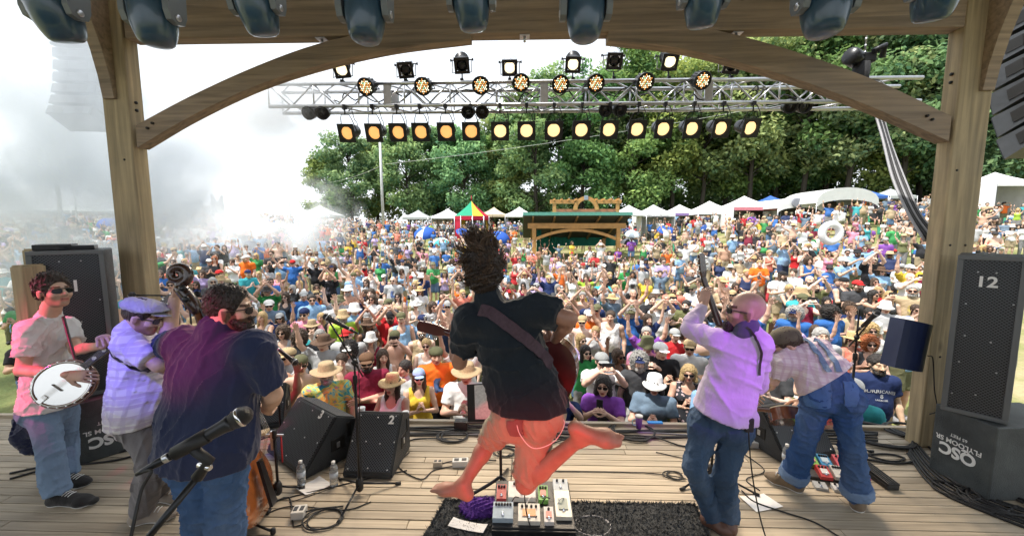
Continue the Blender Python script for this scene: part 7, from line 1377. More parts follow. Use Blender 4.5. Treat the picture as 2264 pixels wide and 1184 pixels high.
# ------------------------------------------------------------------ the crowd: prototypes of body, clothes and headwear
ARM = {'down': ((.25, .02, 1.14), (.26, -.10, .90)), 'clap': ((.25, -.12, 1.16), (.055, -.31, 1.27)), 'clap_high': ((.23, -.15, 1.61), (.045, -.22, 1.86)), 'up': ((.31, -.05, 1.63), (.33, -.09, 1.90)), 'phone': ((.25, -.20, 1.25), (.07, -.36, 1.45)),
       'phone_high': ((.25, -.22, 1.40), (.09, -.36, 1.64)), 'mouth': ((.25, -.20, 1.26), (.08, -.19, 1.50)), 'hip': ((.37, .06, 1.17), (.20, -.05, 1.02)), 'cross': ((.25, -.07, 1.15), (-.08, -.23, 1.19)), 'wide': ((.40, -.08, 1.52), (.52, -.14, 1.76))}
POSES = {'clapping': ('clap', 'clap'), 'clapping overhead': ('clap_high', 'clap_high'), 'with both arms raised': ('up', 'up'), 'holding up a phone': ('phone_high', 'phone_high'), 'looking at a phone': ('phone', 'phone'), 'arms hanging': ('down', 'down'), 'arms folded': ('cross', 'cross'),
         'one arm raised': ('down', 'up'), 'shouting through cupped hands': ('mouth', 'mouth'), 'hand on hip': ('hip', 'down'), 'arms flung wide': ('wide', 'wide'), 'seated': ('sit', 'sit')}
def crowd_joints(pose, fem):
 J = dict(head=(0, -.015, 1.645), neck=(0, .01, 1.49)); s = .93 if fem else 1.0; hz = .93
 for s_, sg in (('L', 1), ('R', -1)):
  J['sh' + s_] = (sg * .178 * s, .01, 1.42); J['hi' + s_] = (sg * .092, .0, hz); J['kn' + s_] = (sg * .10, -.02, .50); J['an' + s_] = (sg * .11, .02, .088); J['to' + s_] = (sg * .14, -.155, .04)
  a = POSES[pose][0 if s_ == 'L' else 1]
  if a == 'sit': el, wr = (.26, -.03, 1.16), (.08, -.26, 1.08)
  else: el, wr = ARM[a]
  if a == 'cross' and s_ == 'R': wr = (-.10, -.20, 1.13)
  J['el' + s_] = (sg * el[0] * s, el[1], el[2]); J['wr' + s_] = (sg * wr[0] * s, wr[1], wr[2])
 J = {k: np.array(v, float) for k, v in J.items()}; J['chest'] = np.array((0, .0, 1.33)); J['pelvis'] = np.array((0, .01, .97)); J['waist'] = np.array((0, 0, 1.12))
 if pose == 'seated':
  for k in list(J): J[k] = J[k] - np.array((0, 0, .47))
  for s_, sg in (('L', 1), ('R', -1)): J['kn' + s_] = np.array((sg * .13, -.42, .50)); J['an' + s_] = np.array((sg * .14, -.44, .088)); J['to' + s_] = np.array((sg * .17, -.60, .04)); J['hi' + s_] = np.array((sg * .095, .0, .47))
 J['HM'] = head_axes((0, -1, .05), (0, 0, 1)); return fillJ(J)
WB = dict(chw=.132, chd=.092, waw=.115, wad=.085, pew=.160, ped=.112, sh=.055, ua=.042, el=.034, fa=.036, wr=.023, th=.088, kn=.054, ca=.052, an=.034, ne=.048, bust=True); MBd = dict(chw=.162, waw=.142, wad=.11, belly=.05)
def crowd_proto(pose, fem, hb, hh, hands=True, face=True):
 J = crowd_joints(pose, fem); B = dict(BR, **(WB if fem else MBd)); out = {'J': J, 'B': B}
 pr = torso_prims(J, B, -.006) + [cone(J['neck'], J['head'] + (0, .015, -.06), B['ne'] * 1.05, B['ne'] * .95, .03)]
 for s_ in 'LR': pr += arm_prims(J, B, s_) + leg_prims(J, B, s_)
 parts = [sdf_mesh(pr, hb)]; cols = [np.ones((len(parts[0][0]), 3))]
 v, q = sdf_mesh(head_prims(J['head'], J['HM'], .98 if not fem else .94, fem=fem) if face else [ell(J['head'] + (0, 0, .02), (.075, .09, .10), None, .02), ell(J['head'] + (0, -.03, -.04), (.055, .06, .07), None, .02)], hh); parts.append((v, q)); cols.append(face_color(v, J['head'], J['HM']) if face else np.ones((len(v), 3)))
 for s_, sg in (('L', -1), ('R', 1)):
  fd = J['wr' + s_] - J['el' + s_]; a = POSES[pose][0 if s_ == 'L' else 1]; inw = np.array((-1 if s_ == 'L' else 1, 0, 0))
  if a in ('clap',): fd = np.array((-.25 if s_ == 'L' else .25, -.35, .9))
  pn = inw if a in ('clap', 'clap_high', 'mouth', 'down', 'phone', 'phone_high') else np.array((0, -1.0, 0))
  if hands: v, q = sdf_mesh(hand_prims(J['wr' + s_], fd, pn, sg, .25 if 'phone' not in a else .8, .12, 1.0), .0085)
  else: v, q = sdf_mesh([cone(J['wr' + s_], J['wr' + s_] + nrm(fd) * .12, .035, .03)], hh)
  parts.append((v, q)); cols.append(np.ones((len(v), 3)))
 out['body'] = join_np(parts) + (np.concatenate(cols),)
 def top(kind):
  g = .018; p = torso_prims(J, B, g) + [cone(J['pelvis'], J['pelvis'] - J['up'] * .09, B['pew'] + .024, B['pew'] + .03, .04, wdir=J['hiR'] - J['hiL'], da=B['ped'] + .026, db=B['ped'] + .032)]
  if kind == 'tee':
   for s_ in 'LR': p += capend(arm_prims(J, B, s_, .016, 0, .66, .026), J['sh' + s_], J['el' + s_], .64)
   p.append(cone(J['neck'] - (0, 0, .02), J['neck'] + (0, 0, .012), B['ne'] * 1.15 + .01, B['ne'] + .008, .03))
  p.append(wrinkle(.0045, 30, 5, (1, 1, .6)))
  if kind == 'tank':
   for s_, sg in (('L', 1), ('R', -1)): p.append(ell(J['sh' + s_] + np.array((sg * .045, 0, -.015)), (.072, .14, .13), None, .02, '-'))
   p.append(ell(J['neck'] + np.array((0, -.07, -.03)), (.085, .11, .11), None, .02, '-'))
  p.append(cut(J['pelvis'] - J['up'] * .07, -J['up'])); return sdf_mesh(p, hb)
 out['tee'] = top('tee'); out['tank'] = top('tank')
 def bottom(to, g, gk, fl):
  p = [cone(J['pelvis'] + J['up'] * .05, J['pelvis'], B['waw'] + .008, B['pew'] + g * .8, .04, wdir=J['hiR'] - J['hiL'], da=B['wad'] + .008, db=B['ped'] + g * .8)]
  for s_ in 'LR': q_ = leg_prims(J, B, s_, g, to, gk, fl); p += capend(q_, J['hi' + s_], J['kn' + s_], to - .02) if to < 1 else q_
  p.append(wrinkle(.005, 30, 7)); return sdf_mesh(p, hb)
 out['shorts'] = bottom(.9, .018, .035, 0); out['jeans'] = bottom(1.97, .012, .018, .012)
 out['shoes'] = join_np([sdf_mesh(foot_prims(J, B, s_, .008), hb * .8) for s_ in 'LR']); return out
def local_head(prims_fn, h): return sdf_mesh(prims_fn, h)
HM0 = head_axes((0, -1, .05), (0, 0, 1)); Z0 = np.zeros(3)
def T0(x, y, z): return HM0 @ np.array((x, y, z), float)
def hair_mesh(kind, h):
 if kind == 'short': return sdf_mesh(hairshell(Z0, HM0, 1.0, 3, .013, .02, vol=1.2, wr=.004), h)
 if kind == 'curly': return sdf_mesh([ell(T0(0, -.03, .03), (.13, .13, .135), HM0, .02), ell(T0(0, -.04, -.06), (.115, .09, .09), HM0, .03), wrinkle(.014, 90, 4), ell(T0(0, .10, -.03), (.062, .09, .10), HM0, .01, '-')], h)
 p = [ell(T0(0, -.018, .036), (.092, .112, .104), HM0, .02), wrinkle(.005, 80, 6, (1, 1, .3))]
 if kind == 'long':
  for sx in (-1, 1): p.insert(1, cone(T0(sx * .07, -.02, .02), T0(sx * .085, .0, -.24), .035, .030, .03))
  p.insert(1, cone(T0(0, -.07, .0), T0(0, -.085, -.26), .075, .06, .03, wdir=HM0[:, 0], da=.04, db=.025))
 if kind == 'bob':
  for sx in (-1, 1): p.insert(1, cone(T0(sx * .07, -.01, .02), T0(sx * .085, .012, -.10), .035, .034, .03))
  p.insert(1, cone(T0(0, -.06, .0), T0(0, -.07, -.10), .08, .075, .03, wdir=HM0[:, 0], da=.045, db=.04))
 if kind == 'tied': p.insert(1, cone(T0(0, -.12, .03), T0(0, -.17, -.12), .028, .018, .02))
 p.append(ell(T0(0, .10, -.03), (.064, .085, .085), HM0, .01, '-'))
 if kind == 'tied': p.append(cut(T0(0, 0, -.05), HM0 @ np.array((0, .7, -1))))
 return sdf_mesh(p, h)
def hat_mesh(kind, h):
 if kind == 'cap': return join_np([sdf_mesh([ell(T0(0, -.012, .05), (.092, .113, .088), HM0, .02), cut(T0(0, 0, .036), HM0 @ np.array((0, .1, -1)))], h), sdf_mesh([ell(T0(0, .125, .038), (.07, .07, .010), HM0, .01)], h * .8)])
 if kind == 'backward': return join_np([sdf_mesh([ell(T0(0, -.012, .05), (.092, .113, .088), HM0, .02), cut(T0(0, 0, .036), HM0 @ np.array((0, -.1, -1)))], h), sdf_mesh([ell(T0(0, -.13, .03), (.065, .06, .010), HM0, .01)], h * .8)])
 m = MB(); n = 28; br = .175 if kind == 'straw' else .135; dr = .012 if kind == 'straw' else .05; prof = [(.001, .150), (.05, .150), (.074, .142), (.082, .12), (.092, .052), (.094, .045), (br * .8, .042 - dr * .5), (br, .042 - dr), (br - .002, .036 - dr), (.09, .036)] 
 V = []
 for (r_, z) in prof:
  for k in range(n):
   a = 2 * math.pi * k / n; V.append(T0(r_ * math.cos(a), r_ * 1.12 * math.sin(a) - .012, z + (.014 * math.cos(2 * a) if r_ > .12 else 0)))
 Fq = [(i * n + k, i * n + (k + 1) % n, (i + 1) * n + (k + 1) % n, (i + 1) * n + k) for i in range(len(prof) - 1) for k in range(n)]; return np.array(V), np.array(Fq)
def shades_mesh():
 m = MB()
 for sx in (-1, 1):
  V = [T0(sx * (.034 + .030 * math.cos(a)), .106 - .012 * ((.034 + .03 * math.cos(a)) / .06) ** 2, -.004 + .021 * math.sin(a)) for a in np.linspace(0, 2 * math.pi, 9)[:-1]]; V2 = [v + T0(0, .006, 0) for v in V]
  m.add(V + V2, [tuple(range(8)), tuple(reversed(range(8, 16)))] + [(i, 8 + i, 8 + (i + 1) % 8, (i + 1) % 8) for i in range(8)]); m.bar(T0(sx * .062, .092, .008), T0(sx * .083, -.02, .0), .004, .006)
 m.bar(T0(-.06, .105, .012), T0(.06, .105, .012), .005, .006); return m
def beard_mesh(h): return sdf_mesh([ell(T0(0, .060, -.10), (.046, .044, .048), HM0, .02), cone(T0(-.056, .03, -.05), T0(-.035, .06, -.10), .018, .024, .02), cone(T0(.056, .03, -.05), T0(.035, .06, -.10), .018, .024, .02), cone(T0(-.03, .098, -.05), T0(.03, .098, -.05), .009, k=.01), wrinkle(.004, 120, 4)], h)
M_CSKIN = mat('crowd_skin', (1, 1, 1), .5, objcol=True, vcol=True); M_CHAIR = mat('crowd_hair', (1, 1, 1), .5, objcol=True, noise=.5, nscale=60, bump=.8, bscale=80)
M_CCOT = mat('crowd_cotton', (1, 1, 1), .85, objcol=True, noise=.14, nscale=6, bump=.3, bscale=24, spec=.2); M_STRAW = mat('straw', (1, 1, 1), .8, objcol=True, noise=.3, nscale=60, bump=.6, bscale=140)
def dyehook(t, b, cur, mapped, mul):
 N = t.nodes.new; L = t.links.new; n = N('ShaderNodeTexNoise'); L(mapped((1, 1, 1)), n.inputs['Vector']); n.inputs['Scale'].default_value = 6; n.inputs['Detail'].default_value = 3; n.inputs['Distortion'].default_value = 2.5; cr = N('ShaderNodeValToRGB'); L(n.outputs[0], cr.inputs[0]); e_ = cr.color_ramp.elements
 e_[0].position = .3; e_[0].color = (.03, .12, .45, 1); e_[1].position = .72; e_[1].color = (.5, .1, .3, 1)
 for p_, c_ in ((.40, (.05, .42, .45, 1)), (.48, (.55, .60, .12, 1)), (.56, (.75, .42, .08, 1)), (.64, (.12, .40, .16, 1))): q_ = e_.new(p_); q_.color = c_
 return cr.outputs[0]
M_DYE = mat('tie_dye_cotton', (1, 1, 1), .85, bump=.3, bscale=24, hook=dyehook)
def floralhook(c1, c2, sc):
 def f(t, b, cur, mapped, mul):
  N = t.nodes.new; L = t.links.new; vo = N('ShaderNodeTexVoronoi'); L(mapped((1, 1, 1)), vo.inputs['Vector']); vo.inputs['Scale'].default_value = sc; mr = N('ShaderNodeMapRange'); mr.inputs[1].default_value = .28; mr.inputs[2].default_value = .36; mr.inputs[3].default_value = 1; mr.inputs[4].default_value = 0; L(vo.outputs['Distance'], mr.inputs[0])
  x = N('ShaderNodeMix'); x.data_type = 'RGBA'; L(mr.outputs[0], x.inputs[0]); x.inputs[6].default_value = (*c1, 1); x.inputs[7].default_value = (*c2, 1); return x.outputs[2]
 return f
M_FLORAL = mat('floral_cotton', (1, 1, 1), .85, hook=floralhook((.02, .022, .03), (.55, .42, .42), 16)); M_CPLAID = mat('crowd_plaid', (.35, .10, .10), .85, hook=plaidhook((.05, .05, .08), (.5, .4, .3), 7)); M_PRINT = mat('shirt_print', (1, 1, 1), .8, objcol=True, noise=.9, nscale=22, color2=(.12, .1, .12))
PROTO = {}
def get_proto(pose, fem):
 k = (pose, fem)
 if k not in PROTO:
  p = crowd_proto(pose, fem, .020, .0105); r_ = {'J': p['J']}; v, q, c = p['body']; r_['body'] = mesh_from('body', v, q, True, [M_CSKIN], c)
  for nm in ('tee', 'tank', 'shorts', 'jeans', 'shoes'): v, q = p[nm]; r_[nm] = mesh_from(nm, v, q, True, [M_CCOT])
  bv = bvh_of(*p['tee']); ch = p['J']['chest']; m = patch_on(bv, [ch + np.array((.085, -.3, .02)), ch + np.array((-.085, -.3, .02)), ch + np.array((-.075, -.3, -.17)), ch + np.array((.075, -.3, -.17))], 6, .003); r_['print'] = m.mesh('shirt_print', M_PRINT); r_['bvh'] = bv; PROTO[k] = r_
 return PROTO[k]
HAIRS = {k: mesh_from('hair', *hair_mesh(k, .010), True, [M_CHAIR]) for k in ('short', 'long', 'bob', 'curly', 'tied')}
HATS = {k: mesh_from('hat', *hat_mesh(k, .0085), True, [M_STRAW if k == 'straw' else M_CCOT]) for k in ('cap', 'backward', 'straw', 'bucket')}
SHADES = shades_mesh().mesh('sunglasses', M_SHADE); BEARD = mesh_from('beard', *beard_mesh(.009), True, [M_CHAIR])
PHONE = MB().box((0, 0, 0), (.075, .010, .15), None, .004).mesh('phone', M_BLACK)
SHIRTC = {'white': (.78, .78, .77), 'light grey': (.45, .46, .47), 'charcoal': (.06, .062, .068), 'black': (.02, .02, .023), 'navy': (.02, .035, .11), 'blue': (.04, .15, .45), 'light blue': (.26, .44, .66), 'teal': (.05, .36, .40), 'red': (.50, .025, .03), 'maroon': (.24, .02, .05), 'pink': (.70, .26, .36), 'orange': (.80, .16, .02), 'green': (.04, .28, .08), 'lime': (.36, .55, .06), 'purple': (.20, .06, .34), 'lavender': (.45, .36, .62), 'yellow': (.75, .52, .06), 'tan': (.45, .35, .22), 'olive': (.15, .16, .07), 'coral': (.70, .22, .16), 'slate': (.14, .20, .27)}
SW = dict(zip(SHIRTC, (24, 17, 7, 9, 9, 6, 12, 4, 3.5, 3, 4, 2, 2.5, 1, 3, 5, 2, 6, 3, 3, 8))); HATC = {'white': (.78, .77, .74), 'tan': (.46, .34, .19), 'black': (.02, .02, .022), 'navy': (.02, .03, .09), 'olive': (.13, .13, .07), 'red': (.5, .03, .03), 'grey': (.35, .36, .36), 'straw': (.62, .45, .22), 'brown': (.13, .07, .04), 'light blue': (.3, .45, .65)}
HAIRC = {'brown': (.07, .04, .022), 'dark': (.022, .016, .013), 'blond': (.52, .36, .16), 'grey': (.36, .35, .33), 'red': (.38, .11, .03)}; PANTC = {'denim': (.10, .18, .32), 'khaki': (.42, .34, .22), 'black': (.03, .03, .034), 'grey': (.25, .25, .26), 'navy': (.03, .05, .12), 'white': (.7, .7, .68), 'olive': (.16, .16, .09)}
SKINS = ((.66, .43, .32), (.60, .38, .27), (.70, .48, .37), (.55, .33, .23), (.64, .40, .30), (.72, .50, .40), (.32, .17, .10), (.22, .11, .065), (.62, .36, .26))
PEOPLE = []
def spec(x, y, **k):
 d = dict(x=x, y=y, z=float(ground(x, y)), rot=random.gauss(0, .28), h=random.uniform(.93, 1.05), pose=None, fem=random.random() < .45, shirt=None, top='tee', bottom=None, hat=None, hatc=None, hair=None, hairc=None, shades=random.random() < .62, beard=False, skin=random.choices(SKINS, (6, 6, 5, 4, 6, 4, 1, 1, 4))[0], special=None, fat=1.0, print_=False); d.update(k)
 if d['fem']: d['h'] *= .95
 if d['pose'] is None: d['pose'] = random.choices(list(POSES)[:11], (27, 9, 12, 4, 4, 11, 5, 15, 5, 3, 4))[0]
 if d['shirt'] is None: d['shirt'] = random.choices(list(SW), list(SW.values()))[0]
 if d['bottom'] is None: d['bottom'] = (random.choices(('shorts', 'jeans'), (7, 3))[0], random.choices(list(PANTC), (4, 5, 3, 3, 2, 1, 2))[0])
 if 'top' not in k: d['top'] = ('tank' if random.random() < .42 else 'tee') if d['fem'] else random.choices(('tee', 'tank', 'bare'), (17, 2, 2))[0]
 if d['hat'] is None and 'hat' not in k: d['hat'] = random.choices(('cap', 'straw', 'bucket', 'backward', ''), (26, 11, 8, 4, 51))[0] if not d['fem'] else random.choices(('cap', 'straw', ''), (8, 14, 78))[0]
 if d['hat'] and d['hatc'] is None: d['hatc'] = random.choice({'cap': ('white', 'black', 'navy', 'grey', 'red', 'tan', 'olive'), 'backward': ('black', 'navy', 'olive', 'grey'), 'straw': ('straw', 'tan', 'white', 'brown', 'black'), 'bucket': ('tan', 'olive', 'grey', 'white')}[d['hat']])
 if d['hair'] is None: d['hair'] = random.choices(('long', 'bob', 'tied', 'curly'), (6, 3, 3, 1))[0] if d['fem'] else random.choices(('short', 'none', 'long', 'curly'), (15, 3, 1, 1))[0]
 if d['hairc'] is None: d['hairc'] = random.choices(('brown', 'dark', 'blond', 'grey', 'red'), (8, 5, 4, 3, .4))[0]
 if not d['fem'] and random.random() < .25 and 'beard' not in k: d['beard'] = True
 if not d['fem'] and 'fat' not in k: d['fat'] = random.choice((1, 1, 1.06, 1.12, 1.18))
 if d['top'] == 'tee' and 'print_' not in k: d['print_'] = random.random() < .4
 PEOPLE.append(d); return d
def depth_of(px, py, hz):
 """where on the slope somebody stands whose head (hz above the ground) is seen at this picture point"""
 dr = ray(px, py); best = None; prev = None
 for Y in np.arange(4.45, 60, .05):
  t = Y / dr[1]; x = dr[0] * t; z = CAM_H + dr[2] * t; g = float(ground(x, Y)) + hz
  if prev is not None and (z - g) * prev <= 0: return x, Y
  prev = z - g
 return dr[0] * 5 / dr[1], 5.0
def at_head(px, py, **k):
 h = k.get('h', 1.0); k['h'] = h; hz = (1.64 * h * (.95 if k.get('fem') else 1)) - (.47 if k.get('pose') == 'seated' else 0); x, y = depth_of(px, py, hz); return spec(x, y, **k)
C_, CO, AU, PHN, LP, DN, FD, ONE, SHT, HIP, WD, SIT = list(POSES)
# people one can tell apart in the photograph, front rows first
for a in (dict(p=(722, 826), special='dye', shirt='tie-dye', hat='straw', hatc='tan', beard=True, hairc='grey', pose=DN, fem=False, shades=True, fat=1.15, rot=.2, top='tee'), dict(p=(811, 800), shirt='maroon', hat='cap', hatc='brown', beard=True, hairc='dark', pose=FD, fem=False, fat=1.18, rot=.15, top='tee'),
 dict(p=(756, 800), shirt='tan', fem=True, hair='tied', hairc='brown', hat='', pose=C_, shades=False, top='tank'), dict(p=(846, 790), shirt='white', fem=True, hair='long', hairc='brown', hat='', pose=C_, shades=False, top='tank'), dict(p=(896, 815), shirt='light grey', fem=True, hair='tied', hairc='dark', hat='', pose=C_, shades=False, rot=-.7, top='tee'),
 dict(p=(926, 836), shirt='yellow', fem=True, hair='long', hairc='brown', hat='cap', hatc='light blue', pose=C_, top='tank', shades=True), dict(p=(964, 786), shirt='orange', fem=False, hat='backward', hatc='olive', pose=DN, top='tee', shades=False, rot=.2), dict(p=(1032, 826), shirt='white', fem=False, hat='straw', hatc='tan', pose=C_, top='tee', shades=False),
 dict(p=(943, 764), shirt='white', fem=True, hair='tied', hairc='blond', hat='', pose=C_, shades=True, top='tank'), dict(p=(873, 748), shirt='tan', top='bare', fem=False, hat='backward', hatc='olive', pose=PHN), dict(p=(770, 742), shirt='light grey', fem=False, hat='cap', hatc='red', pose=DN, fat=1.2, top='tee'), dict(p=(772, 775), shirt='white', fem=False, hat='cap', hatc='white', pose=DN, top='tee'),
 dict(p=(662, 748), shirt='charcoal', fem=False, hair='curly', hairc='brown', hat='', pose=DN, shades=True, top='tee'), dict(p=(637, 790), shirt='light grey', fem=False, hat='cap', hatc='tan', pose=PHN, top='tee', fat=1.1), dict(p=(690, 722), shirt='teal', fem=True, hat='straw', hatc='tan', pose=SHT, top='tank'), dict(p=(758, 700), shirt='lime', fem=False, hat='bucket', hatc='tan', beard=True, hairc='grey', pose=DN, top='tee'),
 dict(p=(807, 704), shirt='olive', fem=True, hair='long', hairc='brown', hat='cap', hatc='grey', pose=CO, top='tank'), dict(p=(864, 702), shirt='red', fem=False, hat='cap', hatc='black', pose=CO, beard=True, top='tee'), dict(p=(820, 752), shirt='maroon', fem=True, hat='bucket', hatc='white', hair='long', pose=DN, top='tank'),
 dict(p=(1334, 852), shirt='purple', fem=False, hair='bob', hairc='dark', hat='', pose=LP, shades=True, top='tee', print_=True), dict(p=(1330, 800), shirt='white', fem=False, hat='cap', hatc='grey', pose=PHN, top='tee', shades=True), dict(p=(1366, 788), shirt='charcoal', fem=True, hair='bob', hairc='brown', hat='', pose=ONE, top='tank'), dict(p=(1284, 752), shirt='lavender', fem=True, hair='long', hairc='blond', hat='', pose=C_, top='tank'),
 dict(p=(1413, 802), shirt='charcoal', fem=False, hat='cap', hatc='navy', beard=True, hairc='grey', pose=DN, top='tee', shades=False), dict(p=(1460, 776), shirt='black', fem=False, hat='cap', hatc='white', pose=C_, shades=False, hairc='grey', fat=1.15, top='tee'), dict(p=(1431, 764), shirt='pink', fem=False, hat='bucket', hatc='olive', pose=LP, top='tee'), dict(p=(1447, 850), shirt='slate', fem=True, hair='bob', hairc='dark', hat='bucket', hatc='white', pose=C_, top='tee', shades=False, fat=1.2),
 dict(p=(1523, 826), special='floral', shirt='black floral', fem=True, hair='bob', hairc='blond', hat='', pose=C_, top='tank', fat=1.12), dict(p=(1525, 768), shirt='white', fem=False, hat='cap', hatc='tan', pose=DN, top='tee', shades=True), dict(p=(1757, 694), shirt='blue', fem=False, hat='cap', hatc='navy', pose=DN, top='tee', shades=False, fat=1.15), dict(p=(1837, 692), shirt='blue', fem=False, hair='curly', hairc='dark', hat='', pose=DN, skin=(.12, .06, .04), shades=False, top='tee', rot=.5),
 dict(p=(1815, 742), shirt='light grey', fem=False, hair='long', hairc='grey', hat='', pose=DN, shades=False, top='tee'), dict(p=(1923, 762), shirt='charcoal', fem=True, hair='curly', hairc='red', hat='', pose=C_, top='tank', shades=True), dict(p=(1885, 752), shirt='coral', fem=True, hat='straw', hatc='straw', pose=C_, top='tank'), dict(p=(1881, 692), shirt='tan', fem=False, hat='cap', hatc='brown', pose=C_, shades=False, top='tee'),
 dict(p=(1921, 694), shirt='white', fem=True, hair='tied', hairc='dark', hat='', pose=DN, shades=True, top='tee'), dict(p=(1938, 806), special='hurricanes', shirt='navy', fem=False, hair='short', hairc='dark', hat='', pose=DN, shades=False, top='tee', skin=(.62, .42, .28), fat=1.1, print_=False), dict(p=(1704, 806), shirt='charcoal', fem=False, hat='', pose=C_, top='tee', hair='short', hairc='grey', shades=True), dict(p=(1885, 862), shirt='teal', fem=False, hat='cap', hatc='white', pose=DN, top='tee'),
 dict(p=(672, 655), shirt='blue', fem=False, hat='cap', hatc='grey', pose=HIP, top='tee', fat=1.15, print_=False), dict(p=(775, 592), top='bare', shirt='tan', fem=False, hair='short', pose=AU, beard=True, hat=''), dict(p=(1000, 578), special='plaid', shirt='red plaid', fem=False, hair='long', hairc='brown', pose=DN, hat='', top='tee'), dict(p=(1395, 690), shirt='blue', fem=False, hat='bucket', hatc='olive', pose=CO, top='tee'), dict(p=(1300, 698), shirt='orange', fem=False, hat='cap', hatc='white', pose=DN, top='tee'),
 dict(p=(1490, 642), shirt='coral', fem=False, hair='none', pose=DN, hat='', top='tee', fat=1.15), dict(p=(1832, 562), shirt='pink', fem=True, hair='short', hairc='brown', pose=AU, top='tank', hat='', rot=0, bottom=('shorts', 'white'), h=.95), dict(p=(1925, 575), shirt='black', fem=False, hat='', hair='none', pose=CO, bottom=('shorts', 'black'), top='tee', print_=False, h=1.05), dict(p=(1603, 545), top='bare', shirt='tan', fem=False, hat='', hair='short', pose=DN, bottom=('shorts', 'khaki'), skin=(.5, .3, .2)), dict(p=(1638, 545), shirt='white', fem=True, pose=PHN, hat='cap', hatc='grey', bottom=('shorts', 'black'), top='tank'),
 dict(p=(1895, 560), shirt='light blue', fem=False, hat='straw', hatc='black', pose=LP, bottom=('jeans', 'olive'), top='tee'), dict(p=(1865, 580), shirt='light blue', fem=False, hat='cap', hatc='white', pose=LP, top='tee'), dict(p=(545, 572), shirt='orange', fem=False, hat='cap', hatc='white', pose=DN, top='tee', fat=1.2), dict(p=(517, 535), shirt='lavender', fem=False, hat='cap', hatc='olive', pose=PHN, bottom=('shorts', 'white'), top='tee'), dict(p=(548, 606), shirt='teal', fem=False, hat='cap', hatc='navy', beard=True, pose=C_, top='tee'), dict(p=(485, 606), shirt='tan', fem=False, hat='cap', hatc='red', pose=DN, top='tee'), dict(p=(592, 645), shirt='green', fem=False, hat='straw', hatc='black', pose=CO, top='tee'), dict(p=(595, 676), shirt='slate', fem=False, hat='cap', hatc='white', pose=C_, top='tee'),
 dict(p=(1350, 700), shirt='white', fem=False, hat='', hair='short', pose=ONE, top='tank'), dict(p=(1560, 560), shirt='light grey', fem=False, hat='cap', hatc='black', pose=DN, top='tee'), dict(p=(1700, 560), shirt='coral', fem=True, pose=C_, hat='', hair='tied', hairc='blond', top='tank'), dict(p=(1760, 555), shirt='red', fem=True, pose=CO, hat='', hair='long', top='tank'), dict(p=(1785, 545), shirt='black', fem=False, pose=HIP, hat='', hair='short', rot=-1.2, top='tee'), dict(p=(1975, 505), shirt='green', fem=False, pose=DN, hat='', hair='none', bottom=('shorts', 'grey'), fat=1.2, rot=.6, top='tee'), dict(p=(2003, 495), top='bare', shirt='tan', fem=False, pose=FD, hat='', hair='short', bottom=('shorts', 'grey')),
 dict(p=(1730, 610), shirt='white', fem=False, pose=C_, hat='cap', hatc='black', top='tee'), dict(p=(1745, 640), shirt='charcoal', fem=True, pose=SHT, hat='', hair='tied', hairc='blond', top='tank'), dict(p=(1790, 620), shirt='white', fem=False, pose=DN, hat='', hair='none', beard=True, top='tank', fat=1.2), dict(p=(1865, 625), shirt='charcoal', fem=False, pose=C_, hat='backward', hatc='black', top='tank', rot=.5), dict(p=(1965, 655), shirt='charcoal', fem=True, pose=DN, hat='', hair='bob', hairc='blond', top='tank'), dict(p=(2025, 600), shirt='maroon', fem=True, pose=CO, hat='', hair='long', top='tee')):
 p_ = a.pop('p'); at_head(*p_, **a)
# everybody else, row by row up the slope
def clear(x, y, d): return all((q['x'] - x) ** 2 + (q['y'] - y) ** 2 > d * d for q in PEOPLE)
Y = 4.72; FAR = []
pav = (P(1150, 540, 27)[0], P(1395, 540, 27)[0])
while Y < 52:
 sp = .60 + .012 * Y; hw = 1.38 * Y + .5; x = -1.42 * Y + random.uniform(0, sp); dens = float(np.interp(Y, (5, 10, 15, 20, 27, 38, 52), (.93, .90, .80, .66, .60, .62, .5)))
 while x < hw:
  xx = x + random.uniform(-.2, .2); yy = Y + random.uniform(-.24, .24); u = xx / yy; dd = dens
  if u > .25 and Y > 12: dd *= .72
  if -.05 < u < .12 and 17 < Y < 24: dd *= .8
  px, py = proj((xx, yy, float(ground(xx, yy)) + 1.4)); bad = (pav[0] - .4 < xx < pav[1] + .4 and 25.8 < yy < 32.2) or px < -60 or px > 2320 or (yy < 5.1 and clear(xx, yy, .3) and random.random() < .25)
  # wholly behind the two side-fill stacks, the right post or the near players
  bad = bad or (px > 2115 and py > 560) or (80 < px < 250 and py > 610 and yy < 12) or (380 < px < 560 and py > 760) or (2060 < px < 2115 and yy < 9) or (1900 < px < 2110 and yy < 6.2) or (1040 < px < 1215 and 690 < py < 930 and yy < 8)
  if not bad and random.random() < dd and clear(xx, yy, .40 if Y < 9 else .45):
   if Y > 11 and random.random() < (.5 if u > .2 else .28): d = spec(xx, yy, pose=SIT)
   else: d = spec(xx, yy)
  x += sp
 Y += .62 + .014 * Y
print('PEOPLE', len(PEOPLE))
named = PEOPLE[:]; named.sort(key=lambda d: d['y'] + (6 if d['pose'] == SIT else 0)); N_IND = 300; IND = named[:N_IND]; REST = named[N_IND:]
